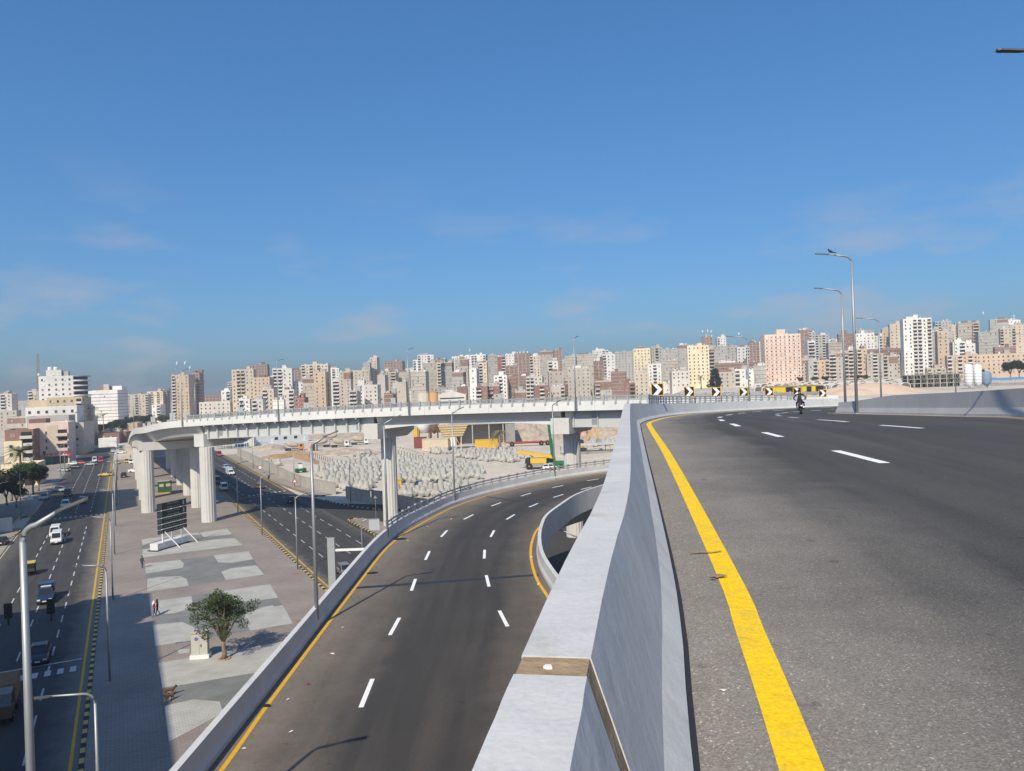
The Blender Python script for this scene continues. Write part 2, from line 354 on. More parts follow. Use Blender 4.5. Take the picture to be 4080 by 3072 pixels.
def tile_mat():
    m = bpy.data.materials.new('pale_tiles'); m.use_nodes = True; t = m.node_tree; b = t.nodes['Principled BSDF']; b.inputs['Roughness'].default_value = .85
    g = nd(t,'ShaderNodeNewGeometry'); mp = nd(t,'ShaderNodeMapping'); mp.inputs['Rotation'].default_value = (0,0,-SYAW); t.links.new(g.outputs['Position'], mp.inputs[0])
    br = nd(t,'ShaderNodeTexBrick'); br.inputs['Scale'].default_value = 1.0; br.inputs['Brick Width'].default_value = .42; br.inputs['Row Height'].default_value = .3; br.offset = .5
    br.inputs['Mortar Size'].default_value = .03; br.inputs['Color1'].default_value = (.47,.46,.42,1); br.inputs['Color2'].default_value = (.43,.42,.39,1); br.inputs['Mortar'].default_value = (.34,.335,.31,1)
    t.links.new(mp.outputs[0], br.inputs['Vector'])
    n = nd(t,'ShaderNodeTexNoise'); n.inputs['Scale'].default_value = .5; n.inputs['Detail'].default_value = 6; t.links.new(g.outputs['Position'], n.inputs['Vector'])
    mr = nd(t,'ShaderNodeMapRange'); mr.inputs[1].default_value = .3; mr.inputs[2].default_value = .7; mr.inputs[3].default_value = .86; mr.inputs[4].default_value = 1.1; t.links.new(n.outputs[0], mr.inputs[0])
    vm = nd(t,'ShaderNodeVectorMath', operation='SCALE'); t.links.new(br.outputs[0], vm.inputs[0]); t.links.new(mr.outputs[0], vm.inputs['Scale']); t.links.new(vm.outputs[0], b.inputs['Base Color'])
    return m
m_tile = tile_mat(); m_bed = mat('grey_screed', (.195,.20,.195), .9, .14, .6, .1, var2=.1, scale2=.15)
plaza_end = 345
mb = MB(); mb.add([ST(-40,-2.9,.13),ST(-40,21.5,.13),ST(plaza_end,21.5,.13),ST(plaza_end,-2.9,.13),ST(-40,-2.9,-.05),ST(-40,21.5,-.05),ST(plaza_end,21.5,-.05),ST(plaza_end,-2.9,-.05)], [(0,1,2,3),(4,5,1,0),(5,6,2,1),(6,7,3,2),(7,4,0,3)])
plaza = tag(mb.build('plaza', m_pav), kind='structure')
mb = MB(); mb.add([ST(-40,-60,.10),ST(-40,-17.9,.10),ST(176,-17.9,.10),ST(176,-24,.10),ST(192,-24,.10),ST(192,-17.9,.10),ST(420,-17.9,.10),ST(420,-60,.10)], [(0,1,2,3,4,5,6,7)])
tag(mb.build('pavement', mat('dirty_pavement', (.31,.275,.24), .95, .2, .3, .2, var2=.15, scale2=.05)), kind='structure')
# grey and pale fields let into the paving (corners surveyed from the photograph)
def z7(x, y): return PZ(500+x/2.212, 1950+y/2.212, .14)
def field(pts, m, z, name):
    f_ = MB(); q = [z7(*p) for p in pts]; n = len(q)
    f_.add([(p.x,p.y,z) for p in q], [tuple(range(n-1,-1,-1))]); o = f_.build(name, m, plaza); return o
for pts in ([(140,440),(895,345),(1030,490),(150,600)], [(170,655),(1085,545),(1220,750),(190,900)], [(220,990),(1275,835),(1475,1180),(260,1380)],
            [(290,1530),(600,1480),(1400,1340),(1180,1610),(840,1985),(360,2010),(330,1990)]):
    field(pts, m_bed, .138, 'screed_field')
for pts in ([(140,440),(640,378),(660,400),(415,410),(150,492)], [(650,380),(895,345),(938,395),(690,420)], [(150,528),(790,440),(960,428),(1030,490),(150,600)],
            [(170,655),(480,620),(515,650),(505,690),(180,742)], [(775,580),(1085,545),(1125,615),(950,645),(820,645)], [(190,790),(300,770),(480,765),(540,790),(556,850),(190,900)], [(845,725),(930,695),(1155,668),(1220,750),(885,800)],
            [(220,990),(580,940),(600,1040),(440,1090),(225,1110)], [(860,895),(1275,835),(1345,955),(1100,985),(900,985)], [(245,1195),(500,1168),(640,1230),(690,1320),(260,1380)], [(1050,1100),(1180,1050),(1385,1020),(1475,1180),(1100,1245),(1050,1150)],
            [(290,1530),(600,1480),(1400,1340),(1180,1610),(325,1750)], [(345,1905),(600,1850),(830,1870),(860,1970),(380,2225)]):
    field(pts, m_tile, .143, 'tile_field')
for pts in ([(1215,413),(1280,405),(1290,418),(1230,424)],[(1460,742),(1530,735),(1540,748),(1480,753)],[(1490,1150),(1545,1145),(1555,1162),(1500,1170)]):
    field(pts, mat('red_tile', (.33,.17,.13), .85, .1, 2), .148, 'red_tile')
field([(455,1410),(570,1405),(560,1440),(470,1450)], m_conc, .15, 'manhole_slab'); field([(1180,1045),(1300,1020),(1310,1035),(1200,1065)], m_conc, .149, 'manhole_slab')
# lane marks of both roads
def dash_mesh(l, w_):
    b_ = MB(); b_.add([(-w_/2,-l/2,0),(w_/2,-l/2,0),(w_/2,l/2,0),(-w_/2,l/2,0)], [(0,1,2,3)]); return b_
md = dash_mesh(3.0,.15).mesh('lane_dash', mat('dull_white_paint', (.50,.50,.49), .7, .15, 3))
for t in (-6.6,-9.5,-12.6):
    s = 44.0
    while s < 330:
        if not 172 < s < 190: ob('lane_dash', md, rl, ST(s,t,.006), SYAW)
        s += 6.2
for t in (26.0,30.1,33.6):
    s = 96.0
    while s < 330:
        if not 186 < s < 196: ob('lane_dash', md, rr, ST(s,t-.0*s,.008), SYAW)
        s += 6.3
mb = MB()
for k in range(1): ribbon(mb, st_line(-3.75,20,330,60,0), .22, .006)
mb.build('edge_line', m_yline2, rl)
mb = MB(); ribbon(mb, st_line(22.5,60,330,60,0), .2, .006); ribbon(mb, st_line(36.3,196,330,40,0), .2, .006); mb.build('edge_line', m_yline2, rr)
ms = dash_mesh(1.5,.5).mesh('crossing_bar', MATS['dull_white_paint'])
for k in range(11): ob('crossing_bar', ms, rl, ST(185.5,-4.4-k*.95,.007), SYAW)
for k in range(12): ob('crossing_bar', ms, rl, ST(80.5,-4.6-k*1.0,.007), SYAW)
for k in range(9): ob('crossing_bar', ms, rr, ST(193+k*.4,27-k*0+k*1.1,.007), SYAW)
mb = MB(); ribbon(mb, [ST(183.2,-4,0),ST(183.2,-14,0)], .3, .007); ribbon(mb, [ST(83.2,-4,0),ST(83.2,-17,0)], .3, .007); mb.build('stop_line', MATS['dull_white_paint'], rl)
mb = MB(); ribbon(mb, [ST(189.5,24,0),ST(191.5,36,0)], .25, .007); mb.build('stop_line', MATS['dull_white_paint'], rr)
# kerbs of alternating yellow and black stones
stone = {}
for nm, m in (('y',m_yel),('b',m_blk)):
    b_ = MB(); b_.prism_x([(-.42,0),(.42,0),(.42,.16),(.40,.19),(-.40,.19),(-.42,.16)], -.16, .16); stone[nm] = b_.mesh('kerb_stone', m)
def kerb(path, label, step=.86, dark_far=True):
    root = thing('kerb', label, 'kerb', path[0]); L = plen(path); n = min(300, int(L/step))
    for k in range(n):
        p, t = at_len(path, (k+.5)*step)
        o = ob('kerb_stone', stone['y' if k % 2 else 'b'], root, p-path[0], yaw(t)-math.pi/2)
    return root
kerb(st_line(-3.08,46,300,100,0), 'yellow and black kerb along the left edge of the paved plaza')
kerb(st_line(21.7,70,325,100,0), 'yellow and black kerb along the right edge of the paved plaza')
kerb(catmull([ST(s,t) for s, t in ((330,37.2),(292,37),(231,36.8),(213,37.3),(197,38.4),(186.6,39.2),(180,40.2),(179.5,42.6))],2), 'yellow and black kerb beside the wall of the concrete block yard')
kerb(catmull([ST(s,t) for s, t in ((172,40.6),(167.3,41.0),(163.4,41.9),(156,44.2),(148,48))],2), 'short yellow and black kerb in the shade below the flyover pier')
kerb(catmull([ST(s,t) for s, t in ((143.1,40.5),(143.4,38.4),(141.5,37.6),(134,37.7),(126,37.6),(118,37.7))],1), 'yellow and black kerb of the traffic island by the ramp')
kerb(catmull([ST(s,t) for s, t in ((161,-25),(160.5,-19.6),(166,-18.2),(174,-17.6))],1), 'black kerb of the left corner by the white lamp post')
kerb(st_line(-20.3,181,192,10,0)+st_line(-17.4,192,205,8,0), 'short yellow and black kerb at the shaded side street')
mb = MB(); mb.add([ST(143,40.5,.16),ST(142.6,37.9,.16),ST(100,37.9,.16),ST(100,52,.16)], [(0,3,2,1)]); tag(mb.build('traffic_island', m_pav), kind='structure')
mb = MB(); mb.add([ST(330,37.4,.15),ST(231,37.1,.15),ST(197,38.7,.15),ST(181,40.6,.15),ST(180.5,44.2,.15),ST(193.5,42.0,.15),ST(210,40.7,.15),ST(330,41.6,.15)], [tuple(range(7,-1,-1))]); tag(mb.build('footpath', MATS['dirty_pavement']), kind='structure')
# ================================================================== the upper deck the photograph is taken from
EDGE = catmull([(x,y,0) for x, y in ((-2.0,-14),(-.85,-6),(.17,0),(.77,3.5),(1.29,6.2),(2.1,11.3),(3.42,19.84),(5.0,29.9),(5.75,34),(8.1,44),(11.5,56.4),(14.9,64.6),(19.6,72.4),(25.6,80),(32.3,86.6),(39.8,93),(52,101.5),(70,112),(95,124),(125,136))],.8)
EDGE = [Vector((p.x,p.y,up(p.x,p.y))) for p in EDGE]
m_deck = road_mat('deck_asphalt', (.060,.056,.052), (.245,.22,.19), .8, 3.6, None, speck=.26)
Lp = offs(EDGE, .3); Rp = []
for p in Lp:
    Rp.append(Vector((p.x+60, p.y-10*sm(20,60,p.y)-30*sm(60,110,p.y), 0)))
deck = grid_road('bridge_deck', Lp, Rp, 40, m_deck, zf=up); tag(deck, kind='structure')
mb = MB(); sweep(mb, EDGE, [(.62,-.5),(.62,-1.3),(-3,-1.7),(-4,-3.6),(-16,-3.6),(-17,-1.7),(-19.5,-1.3),(-19.5,-.5)]); mb.build('box_girder', m_conc, deck)
mb = MB()
ylw = [(p.x,p.y,0) for p in offs(EDGE,-.42) if True]
near_y = catmull([(-.55,-8,0),(.55,0,0),(1.26,3.47,0),(1.62,5.35,0),(2.02,7.6,0),(3.66,18.1,0),(5.36,29.8,0),(6.2,34.5,0),(7.5,39.8,0),(9.75,48.4,0),(12.4,56.6,0),(16.2,65.2,0),(21,72.6,0),(27,79.8,0),(34,86.2,0),(42,92,0)],.5)
ribbon(mb, near_y, .2, .004, zf=up); mb.build('edge_line', m_yline, deck)
mb = MB(); ribbon(mb, catmull([(25.2,59.6,0),(24.3,58.6,0),(23.4,51.4,0),(22.4,43.1,0),(20.3,31.2,0),(17.2,24,0),(14.6,17,0)],.5), .16, .004, zf=up); mb.build('edge_line', m_yline2, deck)
L1 = [((7.57,17.9),(7.35,15.08)),((8.18,24.82),(7.97,22.66)),((8.9,30.98),(8.52,28.76)),((10.63,38.98),(9.81,35.54)),((13.4,48.9),(12.3,45.4)),((16.9,58.6),(15.7,56.0)),((19.9,64.9),(18.6,62.6)),((23.2,70.9),(21.7,68.8)),((26.9,75.3),(25.2,73.4)),((36,85.4),(34,83.9))]
L2 = [((13.11,27.1),(13.29,24.68)),((13.88,34.62),(13.37,30.42)),((15.76,43.46),(15.4,41.0)),((17.85,51.44),(17.3,49.0)),((20.4,58.2),(19.4,56.0)),((22.9,63.2),(21.6,61.2)),((25.7,67.7),(24.3,66.0)),((29.2,71.9),(27.5,70.1)),((33,75.8),(31.2,74.4))]
def dash_at(parent, a, b, w_, zf, m, name='lane_dash'):
    q = MB(); n = 5; ribbon(q, [Vector((lerp(a[0],b[0],k/n), lerp(a[1],b[1],k/n), 0)) for k in range(n+1)], w_, .004, zf=zf); return q.build(name, m, parent)
for a, b in L1+L2: dash_at(deck, a, b, .22, up, m_wline)
# left barrier: safety-shape concrete panels, joint with brown filler close to the camera
PROF = [(0,0),(0,.03),(.13,.17),(.36,.9),(.59,.9),(.62,-.5)]
bar = thing('concrete_barrier', 'painted concrete barrier running from the foreground into the chevron bend', 'barrier', (0,0,0))
Ltot = plen(EDGE); d0 = 0
for i, p in enumerate(EDGE):
    if EDGE[i+1].y > 2.27: d0 += (EDGE[i+1]-p).length*(2.27-p.y)/(EDGE[i+1].y-p.y); break
    d0 += (EDGE[i+1]-p).length
cuts = [0, d0]
a = d0+.16
while a < Ltot: 
    cuts.append(a); a += 12.0
cuts.append(Ltot)
segs = [(cuts[0],cuts[1])]+[(cuts[i], cuts[i+1]-.012) for i in range(2, len(cuts)-1)]
rnd = random.Random(3)
for a, b in segs:
    q = MB(); pth = cut(EDGE, a, b)
    if b-a < .2: continue
    n = max(2, int((b-a)/(.10 if a < 14 else .6))); pth = resample(pth, n)
    if a < 14:
        # hand-trowelled edges: the top is slightly uneven close by
        N = len(PROF); base = len(q.v); vs = []
        for i, p in enumerate(pth):
            t = tang(pth, i)
            for k, (o_, z) in enumerate(PROF):
                jx = rnd.uniform(-.0014,.0014) if k in (3,4) else 0; jz = rnd.uniform(-.001,.001) if k in (3,4) else 0
                vs.append((p.x-t.y*(o_+jx), p.y+t.x*(o_+jx), p.z+z+jz))
        fs = [(i*N+k, i*N+(k+1)%N, (i+1)*N+(k+1)%N, (i+1)*N+k) for i in range(n-1) for k in range(N)]
        fs += [tuple(range(N))[::-1], tuple(range((n-1)*N, n*N))]; q.add(vs, fs)
    else: sweep(q, pth, PROF)
    q.build('barrier_panel', m_paint_top if a < 60 else m_paint, bar)
q = MB(); fill = cut(EDGE, d0-.004, d0+.164); sweep(q, fill, [(.004,0),(.004,.03),(.134,.17),(.364,.896),(.586,.896),(.61,-.5)])
q.build('joint_filler', mat('brown_joint_board', (.33,.235,.145), .9, .3, 9, .5), bar)
p, t = at_len(EDGE, d0+.07); q = MB(); q.prism([(-.012,.475),(-.016,.49),(-.006,.505),(.012,.5),(.013,.482)][::-1], .8965, .903); 
o = q.build('paint_blob', m_white, bar); o.location = (p.x,p.y,p.z); o.rotation_euler = (0,0,yaw(t))
# stripe of loose grit and the dark gap at the barrier foot
q = MB(); sweep(q, cut(EDGE, 0, d0+60), [(-.002,.004),(-.035,.0045),(-.035,.0),(-.002,.0)]); q.build('foot_gap', m_dark, bar)
# steel railing on the bend: posts and rails
q = MB(); q.bb((0,0,.01),(.16,.14,.02)); q.box(-.045,.045,-.05,.05,.02,.62); q.box(-.05,.05,-.09,.06,.56,.64); q.box(-.03,.03,-.10,-.04,.12,.20); q.box(-.06,.06,-.04,.3,.0,.03)
post_me = q.mesh('rail_post', m_steelp)
def along_y(path, y):
    d = 0
    for i in range(len(path)-1):
        p, q_ = path[i], path[i+1]; l = (q_-p).length
        if q_.y > y: return d+l*max(0.0,(y-p.y)/max(1e-6,q_.y-p.y))
        d += l
    return d
dA, dB = along_y(EDGE,46.5), along_y(EDGE,88)
topl = offs(EDGE, .47, .9)
def al(path, d): return at_len(path, d)
d = dA; k = 0
while d < dB:
    p, t = at_len(EDGE, d); nrm = Vector((-t.y,t.x,0)); ob('rail_post', post_me, bar, Vector((p.x,p.y,p.z))+nrm*.47+Vector((0,0,.9)), yaw(t)); d += 1.45
for h, r in ((.58,.045),(.36,.035),(.17,.035)):
    q = MB(); q.tube([v+Vector((0,0,h)) for v in cut(topl, plen(topl)*dA/Ltot, plen(topl)*dB/Ltot)][::2], r, 5); q.build('rail', m_steelp, bar)
# chevron signs on the railing of the bend
def chevron_sign(i, px, size, py):
    # find the place along the bend where this sign stands
    best = None
    for d_ in [dA+.5*j for j in range(int((dB-dA+14)/.5))]:
        p, t = at_len(EDGE, d_); nrm = Vector((-t.y,t.x,0)); wp = Vector((p.x,p.y,p.z))+nrm*.62
        e = wp-Vector((0,0,CZ)); a_, b_ = e.x/e.y, e.z/e.y; x = 2040+F*(a_*cR-b_*sR)
        if best is None or abs(x-px) < best[0]: best = (abs(x-px), wp, t)
    _, wp, t = best
    s_ = .88; z0 = CZ+ray(px,py).z*wp.y-wp.z
    nm = ['first and largest','second','third','fourth','fifth','sixth, behind the rider','last and smallest']
    g = thing('chevron_sign', f'black and white chevron bend sign on the railing, {nm[i]} from the left', 'road sign', wp, math.atan2(wp.y, wp.x)-math.pi/2-.06, 'chevron signs along the bend')
    h = s_/2; zc = z0
    q = MB(); q.box(-h,h,-.015,.015,zc-h,zc+h); q.build('panel', m_blk, g)
    q = MB()
    for bx in ((-h-.015,-h+.035,zc-h-.015,zc+h+.015),(h-.035,h+.015,zc-h-.015,zc+h+.015)): q.box(bx[0],bx[1],-.024,.02,bx[2],bx[3])
    for bx in ((-h+.035,h-.035,zc-h-.015,zc-h+.035),(-h+.035,h-.035,zc+h-.035,zc+h+.015)): q.box(bx[0],bx[1],-.024,.02,bx[2],bx[3])
    q.build('border', mat('sign_yellow', (.80,.42,.02), .5, .03, 3), g)
    q = MB(); a_ = h-.05
    q.prism_y([(-.31,zc-a_),(.02,zc-a_),(.36,zc),(.02,zc+a_),(-.31,zc+a_),(.03,zc)], -.03, -.017); q.build('chevron', m_white, g)
    q = MB(); q.box(-.04,.04,.02,.08,.1,zc-h); q.build('post', m_steelp, g)
for i, (px, sz, py) in enumerate(((2622,60,1552),(2752,38,1560),(2859,36,1561),(2963,32,1562),(3068,32,1561),(3180,32,1559),(3281,30,1567))): chevron_sign(i, px, sz, py)
# right-hand barrier (median): taller, tapering to its nose
RB = catmull([(15.6,15,0),(18.5,24,0),(21.2,32,0),(23.2,43,0),(24.2,51,0),(25.0,58.9,0)],.6); RB = [Vector((p.x,p.y,up(p.x,p.y))) for p in RB]
med = thing('median_barrier', 'grey concrete median barrier tapering to a nose at its left end', 'barrier', (0,0,0))
L = plen(RB); npan = 4
def med_panel(a, b):
    q = MB(); pth = resample(cut(RB,a,b), max(4,int((b-a)/.7))); N = 8; vs = []; d_ = a
    for i, p in enumerate(pth):
        if i: d_ += (p-pth[i-1]).length
        H = 1.22-.40*sm(L-12, L, d_); t = tang(pth, i)
        for o_, z in ((0,0),(0,.12),(-.16,.42),(-.28,H),(-.5,H),(-.62,.42),(-.78,.12),(-.78,0)): vs.append((p.x-t.y*o_, p.y+t.x*o_, p.z+z))
    n = len(pth); fs = [(i*N+k, (i+1)*N+k, (i+1)*N+(k+1)%N, i*N+(k+1)%N) for i in range(n-1) for k in range(N)]+[tuple(range(N)), tuple(range((n-1)*N, n*N))[::-1]]
    q.add(vs, fs); q.build('barrier_panel', mat('grey_barrier_paint', (.44,.44,.44), .8, .06, .9, .1, var2=.06, scale2=.25), med)
cs = [0, L*.27, L*.52, L*.76, L-6.2, L]
for i in range(len(cs)-1): med_panel(cs[i]+.01, cs[i+1]-.01)
q = MB(); sweep(q, RB, [(.22,.01),(.0,.012),(.0,.0),(.22,.0)]); q.build('gutter', MATS['dusty_ground'], med)
# loose litter on the upper road
def litter(x, y, s_, m, zf, name, label, kind_='rubbish', tw=0):
    q = MB(); r_ = random.Random(int(x*97+y*31)); n = 6
    pts = [(s_*(.6+.5*r_.random())*math.cos(6.283*k/n), s_*.55*(.5+.6*r_.random())*math.sin(6.283*k/n), s_*.35*r_.random()) for k in range(n)]
    q.add(pts+[(0,0,s_*.4)], [(k,(k+1)%n,n) for k in range(n)]+[tuple(range(n-1,-1,-1))]); o = q.build(name, m); o.location = (x,y,zf(x,y)+.006); o.rotation_euler = (0,0,tw); tag(o, label, kind_); return o
m_paper = mat('paper', (.75,.75,.74), .8, .05, 5); m_leaf_d = mat('dry_leaf', (.22,.16,.11), .9, .2, 20)
def PUp(px, py):
    r_ = ray(px,py); t_ = 1.0
    while t_ < 140 and CZ+r_.z*t_ > up(r_.x*t_, t_): t_ += .02
    return r_.x*t_, t_
x, y = PUp(2877,2762); litter(x,y,.022,m_paper,up,'paper_scrap','white paper scrap lying on the grit beside the thick yellow line')
x, y = PUp(2865,2305); o = litter(x,y,.09,m_leaf_d,up,'dry_leaf','curled brown dry leaf lying across the yellow line nearest the camera','leaf')
x, y = PUp(2840,2312); litter(x,y,.04,m_leaf_d,up,'dry_leaf','small brown leaf crumb left of the yellow line','leaf')
x, y = PUp(2812,2208); q = MB(); q.tube([(-.16,0,.01),(-.05,.015,.018),(.06,.0,.012),(.17,.03,.02)], [.008,.012,.01,.005], 5); o = q.build('dry_twig', m_leaf_d); o.location = (x,y,up(x,y)); tag(o,'dry twig lying across the edge of the yellow line','twig')
mb = MB(); r_ = random.Random(5)
for k in range(900):
    d_ = d0+r_.random()**1.6*26; p, t = at_len(EDGE, d_); e = -(.04+abs(r_.gauss(0,.13))); s_ = r_.uniform(.003,.0085)
    x, y = p.x-t.y*e, p.y+t.x*e; z = up(x,y)
    mb.add([(x-s_,y-s_*.6,z),(x+s_,y-s_*.5,z),(x+s_*.3,y+s_,z),(x,y,z+s_*1.1)], [(0,1,3),(1,2,3),(2,0,3)])
tag(mb.build('grit', mat('grit_stones', (.24,.215,.185), .9, .5, 60)), 'loose grit along the foot of the left barrier', 'grit', kind='stuff')
# ================================================================== the lower ramp
ZR = 12.0
def cz(pts, z): return catmull([(x,y,z) for x, y in pts],1.0)
RO = cz([(-9.6,-25),(-10.2,0),(-10.5,15),(-10.6,25.3),(-10.65,35),(-10.75,48.5),(-10.75,58),(-10.4,64),(-9.75,68.9),(-8.3,75.1),(-6.7,80.8),(-3.8,87.2),(.2,93.2),(5.6,99.8),(13.7,106.8),(24,113.5),(38,121),(56,128)], ZR)
RI = cz([(22,-16),(15,8),(9.6,22),(5.6,32),(3.5,38.5),(2.41,43.3),(1.88,46.9),(1.42,51.8),(1.41,57),(1.74,62),(2.4,67),(3.9,72.4),(6.0,78.8),(8.7,84),(11.4,87.5),(18,93.5),(27,99.5),(41,106.5),(58,114)], ZR)
NR = 150; A_, B_ = resample(RO,NR), resample(RI,NR)
m_ramp = road_mat('ramp_asphalt', (.050,.046,.043), (.195,.165,.135), .5, 5.0, (9.3,14.0), speck=.3)
# match the two edges by direction so that the sheet does not shear
def edge_pairs():
    o = []
    for p in resample(RO, NR):
        q = min(RI, key=lambda r_: (r_-p).length); o.append((p,q))
    # keep the inner points in order
    idx = [min(range(len(RI)), key=lambda j: (RI[j]-p).length) for p, _ in o]
    for i in range(1, NR): idx[i] = max(idx[i], idx[i-1])
    return [p for p, _ in o], [RI[j] for j in idx]
A_, B_ = edge_pairs()
ramp = grid_road('ramp', A_, B_, 14, m_ramp); tag(ramp, kind='structure')
mb = MB(); sweep(mb, RO, [(.55,-.05),(.55,-1.1),(-2.4,-1.5),(-3.2,-3.3),(-9.6,-3.3),(-10.6,-1.5),(-11.2,-1.1),(-11.2,-.05)]); mb.build('box_girder', m_conc, ramp)
oy = cz([(-10.05,15),(-10.14,25.3),(-10.28,31),(-10.38,42),(-10.42,52),(-10.4,58.5),(-10.1,63),(-9.4,67.8),(-7.9,74.5),(-6.3,80.2),(-3.5,86.5),(.3,92.4),(5.6,98.9),(13.8,105.7),(24,112.4)], ZR)
iy = cz([(8.7,22),(4.6,33),(3.1,38.5),(2.1,42),(1.5,46),(1.12,49.3),(.94,54.3),(1.05,58.9),(1.55,64.3),(2.3,68),(3.9,73.5),(6,80),(9,85.8),(14,91),(22,97.4)], ZR)
mb = MB(); ribbon(mb, oy, .17); mb.build('edge_line', mat('ramp_yellow_paint', (.70,.38,.025), .7, .1, 4), ramp)
mb = MB(); ribbon(mb, iy, .19); mb.build('edge_line', MATS['ramp_yellow_paint'], ramp)
zr = lambda x, y: ZR
R1 = [((-6.7,16),(-6.6,13)),((-6.45,24.5),(-6.4,21.5)),((-6.49,32.91),(-6.41,29.99)),((-6.61,41.59),(-6.67,38.7)),((-6.79,49.96),(-6.68,47.09)),((-6.78,58.33),(-6.76,55.41)),((-6.13,66.6),(-6.4,63.77)),((-4.23,74.36),(-5.0,71.87)),((-1.63,81.39),(-2.6,79.21)),((1.75,87.76),(.58,85.67)),((5.86,93.37),(4.43,91.63)),((10.81,98.51),(9.15,96.99))]
R2 = [((-2.14,50.28),(-1.87,47.41)),((-2.53,58.13),(-2.46,55.19)),((-1.98,65.84),(-2.21,63.04)),((-.19,73.53),(-.96,70.99)),((2.3,79.94),(1.32,77.73)),((5.35,85.79),(4.13,83.78)),((9.11,91.14),(7.67,89.25)),((-1.14,42.26),(-.67,39.44)),((.4,34.2),(1.2,31.4))]
for a, b in R1+R2: dash_at(ramp, a, b, .2, zr, m_wline)
for (a, b, wd) in (((-10.5,48.2),(1.3,49.9),.5),((-3.4,86.3),(4.9,75.9),.35)):
    q = MB(); ribbon(q, [Vector((lerp(a[0],b[0],k/8),lerp(a[1],b[1],k/8),ZR)) for k in range(9)], wd, .0025); q.build('expansion_joint', mat('joint_tar', (.028,.030,.034), .5, .15, 2), ramp)
m_inner = mat('parapet_shade_paint', (.50,.50,.50), .8, .07, .8, .1, var2=.06, scale2=.3)
op = thing('ramp_parapet', 'pale concrete parapet along the outer left edge of the lower ramp', 'parapet', (0,0,0))
OPR = [(0,0),(0,.2),(.10,.42),(.14,1.0),(.40,1.0),(.46,-.6)]
Lr = plen(RO); a = 0.0
while a < Lr-1:
    b = min(a+9.0, Lr); q = MB(); sweep(q, resample(cut(RO,a,b-.02),12), OPR); q.build('parapet_panel', m_paint, op); a = b
q = MB(); q.bb((0,0,.012),(.2,.16,.024)); q.box(-.05,.05,-.05,.05,.024,.62); q.box(-.09,.09,-.12,.10,.6,.72); q.box(-.05,.05,-.16,-.06,.10,.2); q.box(-.1,.1,-.02,.2,-.02,.03)
rp_me = q.mesh('rail_post', m_steelp)
oA = along_y(RO, 62.6); topo = offs(RO, .27, 1.0); d = oA; oB = Lr-8
while d < oB:
    p, t = at_len(topo, d*plen(topo)/Lr); ob('rail_post', rp_me, op, p, yaw(t)); d += 1.75
for h, hh in ((.18,.10),(.44,.16)):
    q = MB(); sweep(q, cut(topo, oA*plen(topo)/Lr, oB*plen(topo)/Lr), [(-.03,h),(-.03,h+hh),(.03,h+hh),(.03,h)]); q.build('rail', m_steelp, op)
ip = thing('ramp_inner_parapet', 'white curved concrete parapet along the inner edge of the lower ramp', 'parapet', (0,0,0))
IPR = [(0,0),(0,.2),(-.08,.42),(-.12,1.0),(-.38,1.0),(-.42,-1.15),(-.2,-1.15),(-.2,-.3)]
Li = plen(RI); a = 0
while a < Li-1:
    b = min(a+8.0, Li); q = MB(); sweep(q, resample(cut(RI,a,b-.02),12), IPR); q.build('parapet_panel', m_paint, ip); a = b
# ribs under the inner overhang
q = MB(); q.prism_x([(-.05,-1.0),(-2.4,-1.35),(-2.4,-2.6),(-2.1,-2.6),(-1.9,-1.75),(-.05,-1.2)], -.09, .09); rib_i = q.mesh('rib', m_conc)
for k in range(20):
    d_ = along_y(RI,44)+k*2.4; p, t = at_len(RI, d_)
    if p.y < 96: ob('rib', rib_i, ip, (p.x,p.y,ZR), yaw(t)+math.pi)
# piers of the ramp
def fluted(r, z0, z1, n=14, cap=True):
    prof = []
    for i in range(n*4): 
        a_ = 2*math.pi*i/(n*4); prof.append((r*(1-.055*(.5-.5*math.cos(a_*n))**2)*math.cos(a_), r*(1-.055*(.5-.5*math.cos(a_*n))**2)*math.sin(a_)))
    return MB().prism(prof, z0, z1)
for k, (x, y, lb) in enumerate(((11.5,96.8,'square grey concrete pier in the shade under the lower ramp'),(-4.0,70,'round pier hidden under the bend of the lower ramp'),(-4.6,40,'round pier hidden under the straight of the lower ramp'))):
    g = thing('ramp_pier', lb, 'pier', (x,y,0)); q = MB(); q.box(-1.1,1.1,-1.1,1.1,0,7.2) if k == 0 else q.join(fluted(1.0,0,7.2)); q.build('column', m_conc, g)
    q = MB(); q.prism_y([(-3.6,8.7),(3.6,8.7),(3.6,8.0),(1.4,7.2),(-1.4,7.2),(-3.6,8.0)], -1.0, 1.0); o = q.build('cap_beam', m_conc, g); o.rotation_euler = (0,0,-.7 if k == 0 else 0)
for k, (x, y, s_, m) in enumerate(((-9.0,36.2,.14,m_paper),(-9.6,31.0,.1,m_paper),(-9.2,32.6,.16,mat('red_plastic',(.3,.03,.03),.5,.05,3)),(-9.9,26.8,.12,m_paper),(-8.6,28.0,.12,m_paper),(-10.2,24.9,.17,m_paper),(-10.3,30.4,.22,m_blk),(-9.4,40.2,.1,m_paper),(-9.0,62.4,.2,m_paper),(-8.1,68.5,.2,m_paper),(-6.2,72,.22,m_paper),(1.2,47.5,.16,m_paper),(1.9,45.2,.14,m_paper),(1.0,55,.15,m_paper),(1.1,60,.15,m_paper))):
    litter(x,y,s_,m,zr,'litter_scrap','scrap of litter on the dusty edge of the lower ramp','rubbish',k)['group'] = 'litter on the lower ramp'
for k, (x,y,r_) in enumerate(((-9.8,63.5,.55),(-10,52,.4))):
    q = MB(); q.cyl((0,0),0,.006,r_,r_*.98,14); o = q.build('tar_patch', m_blk, ramp); o.location = (x,y,ZR+.003); o.scale = (1,.8,1)

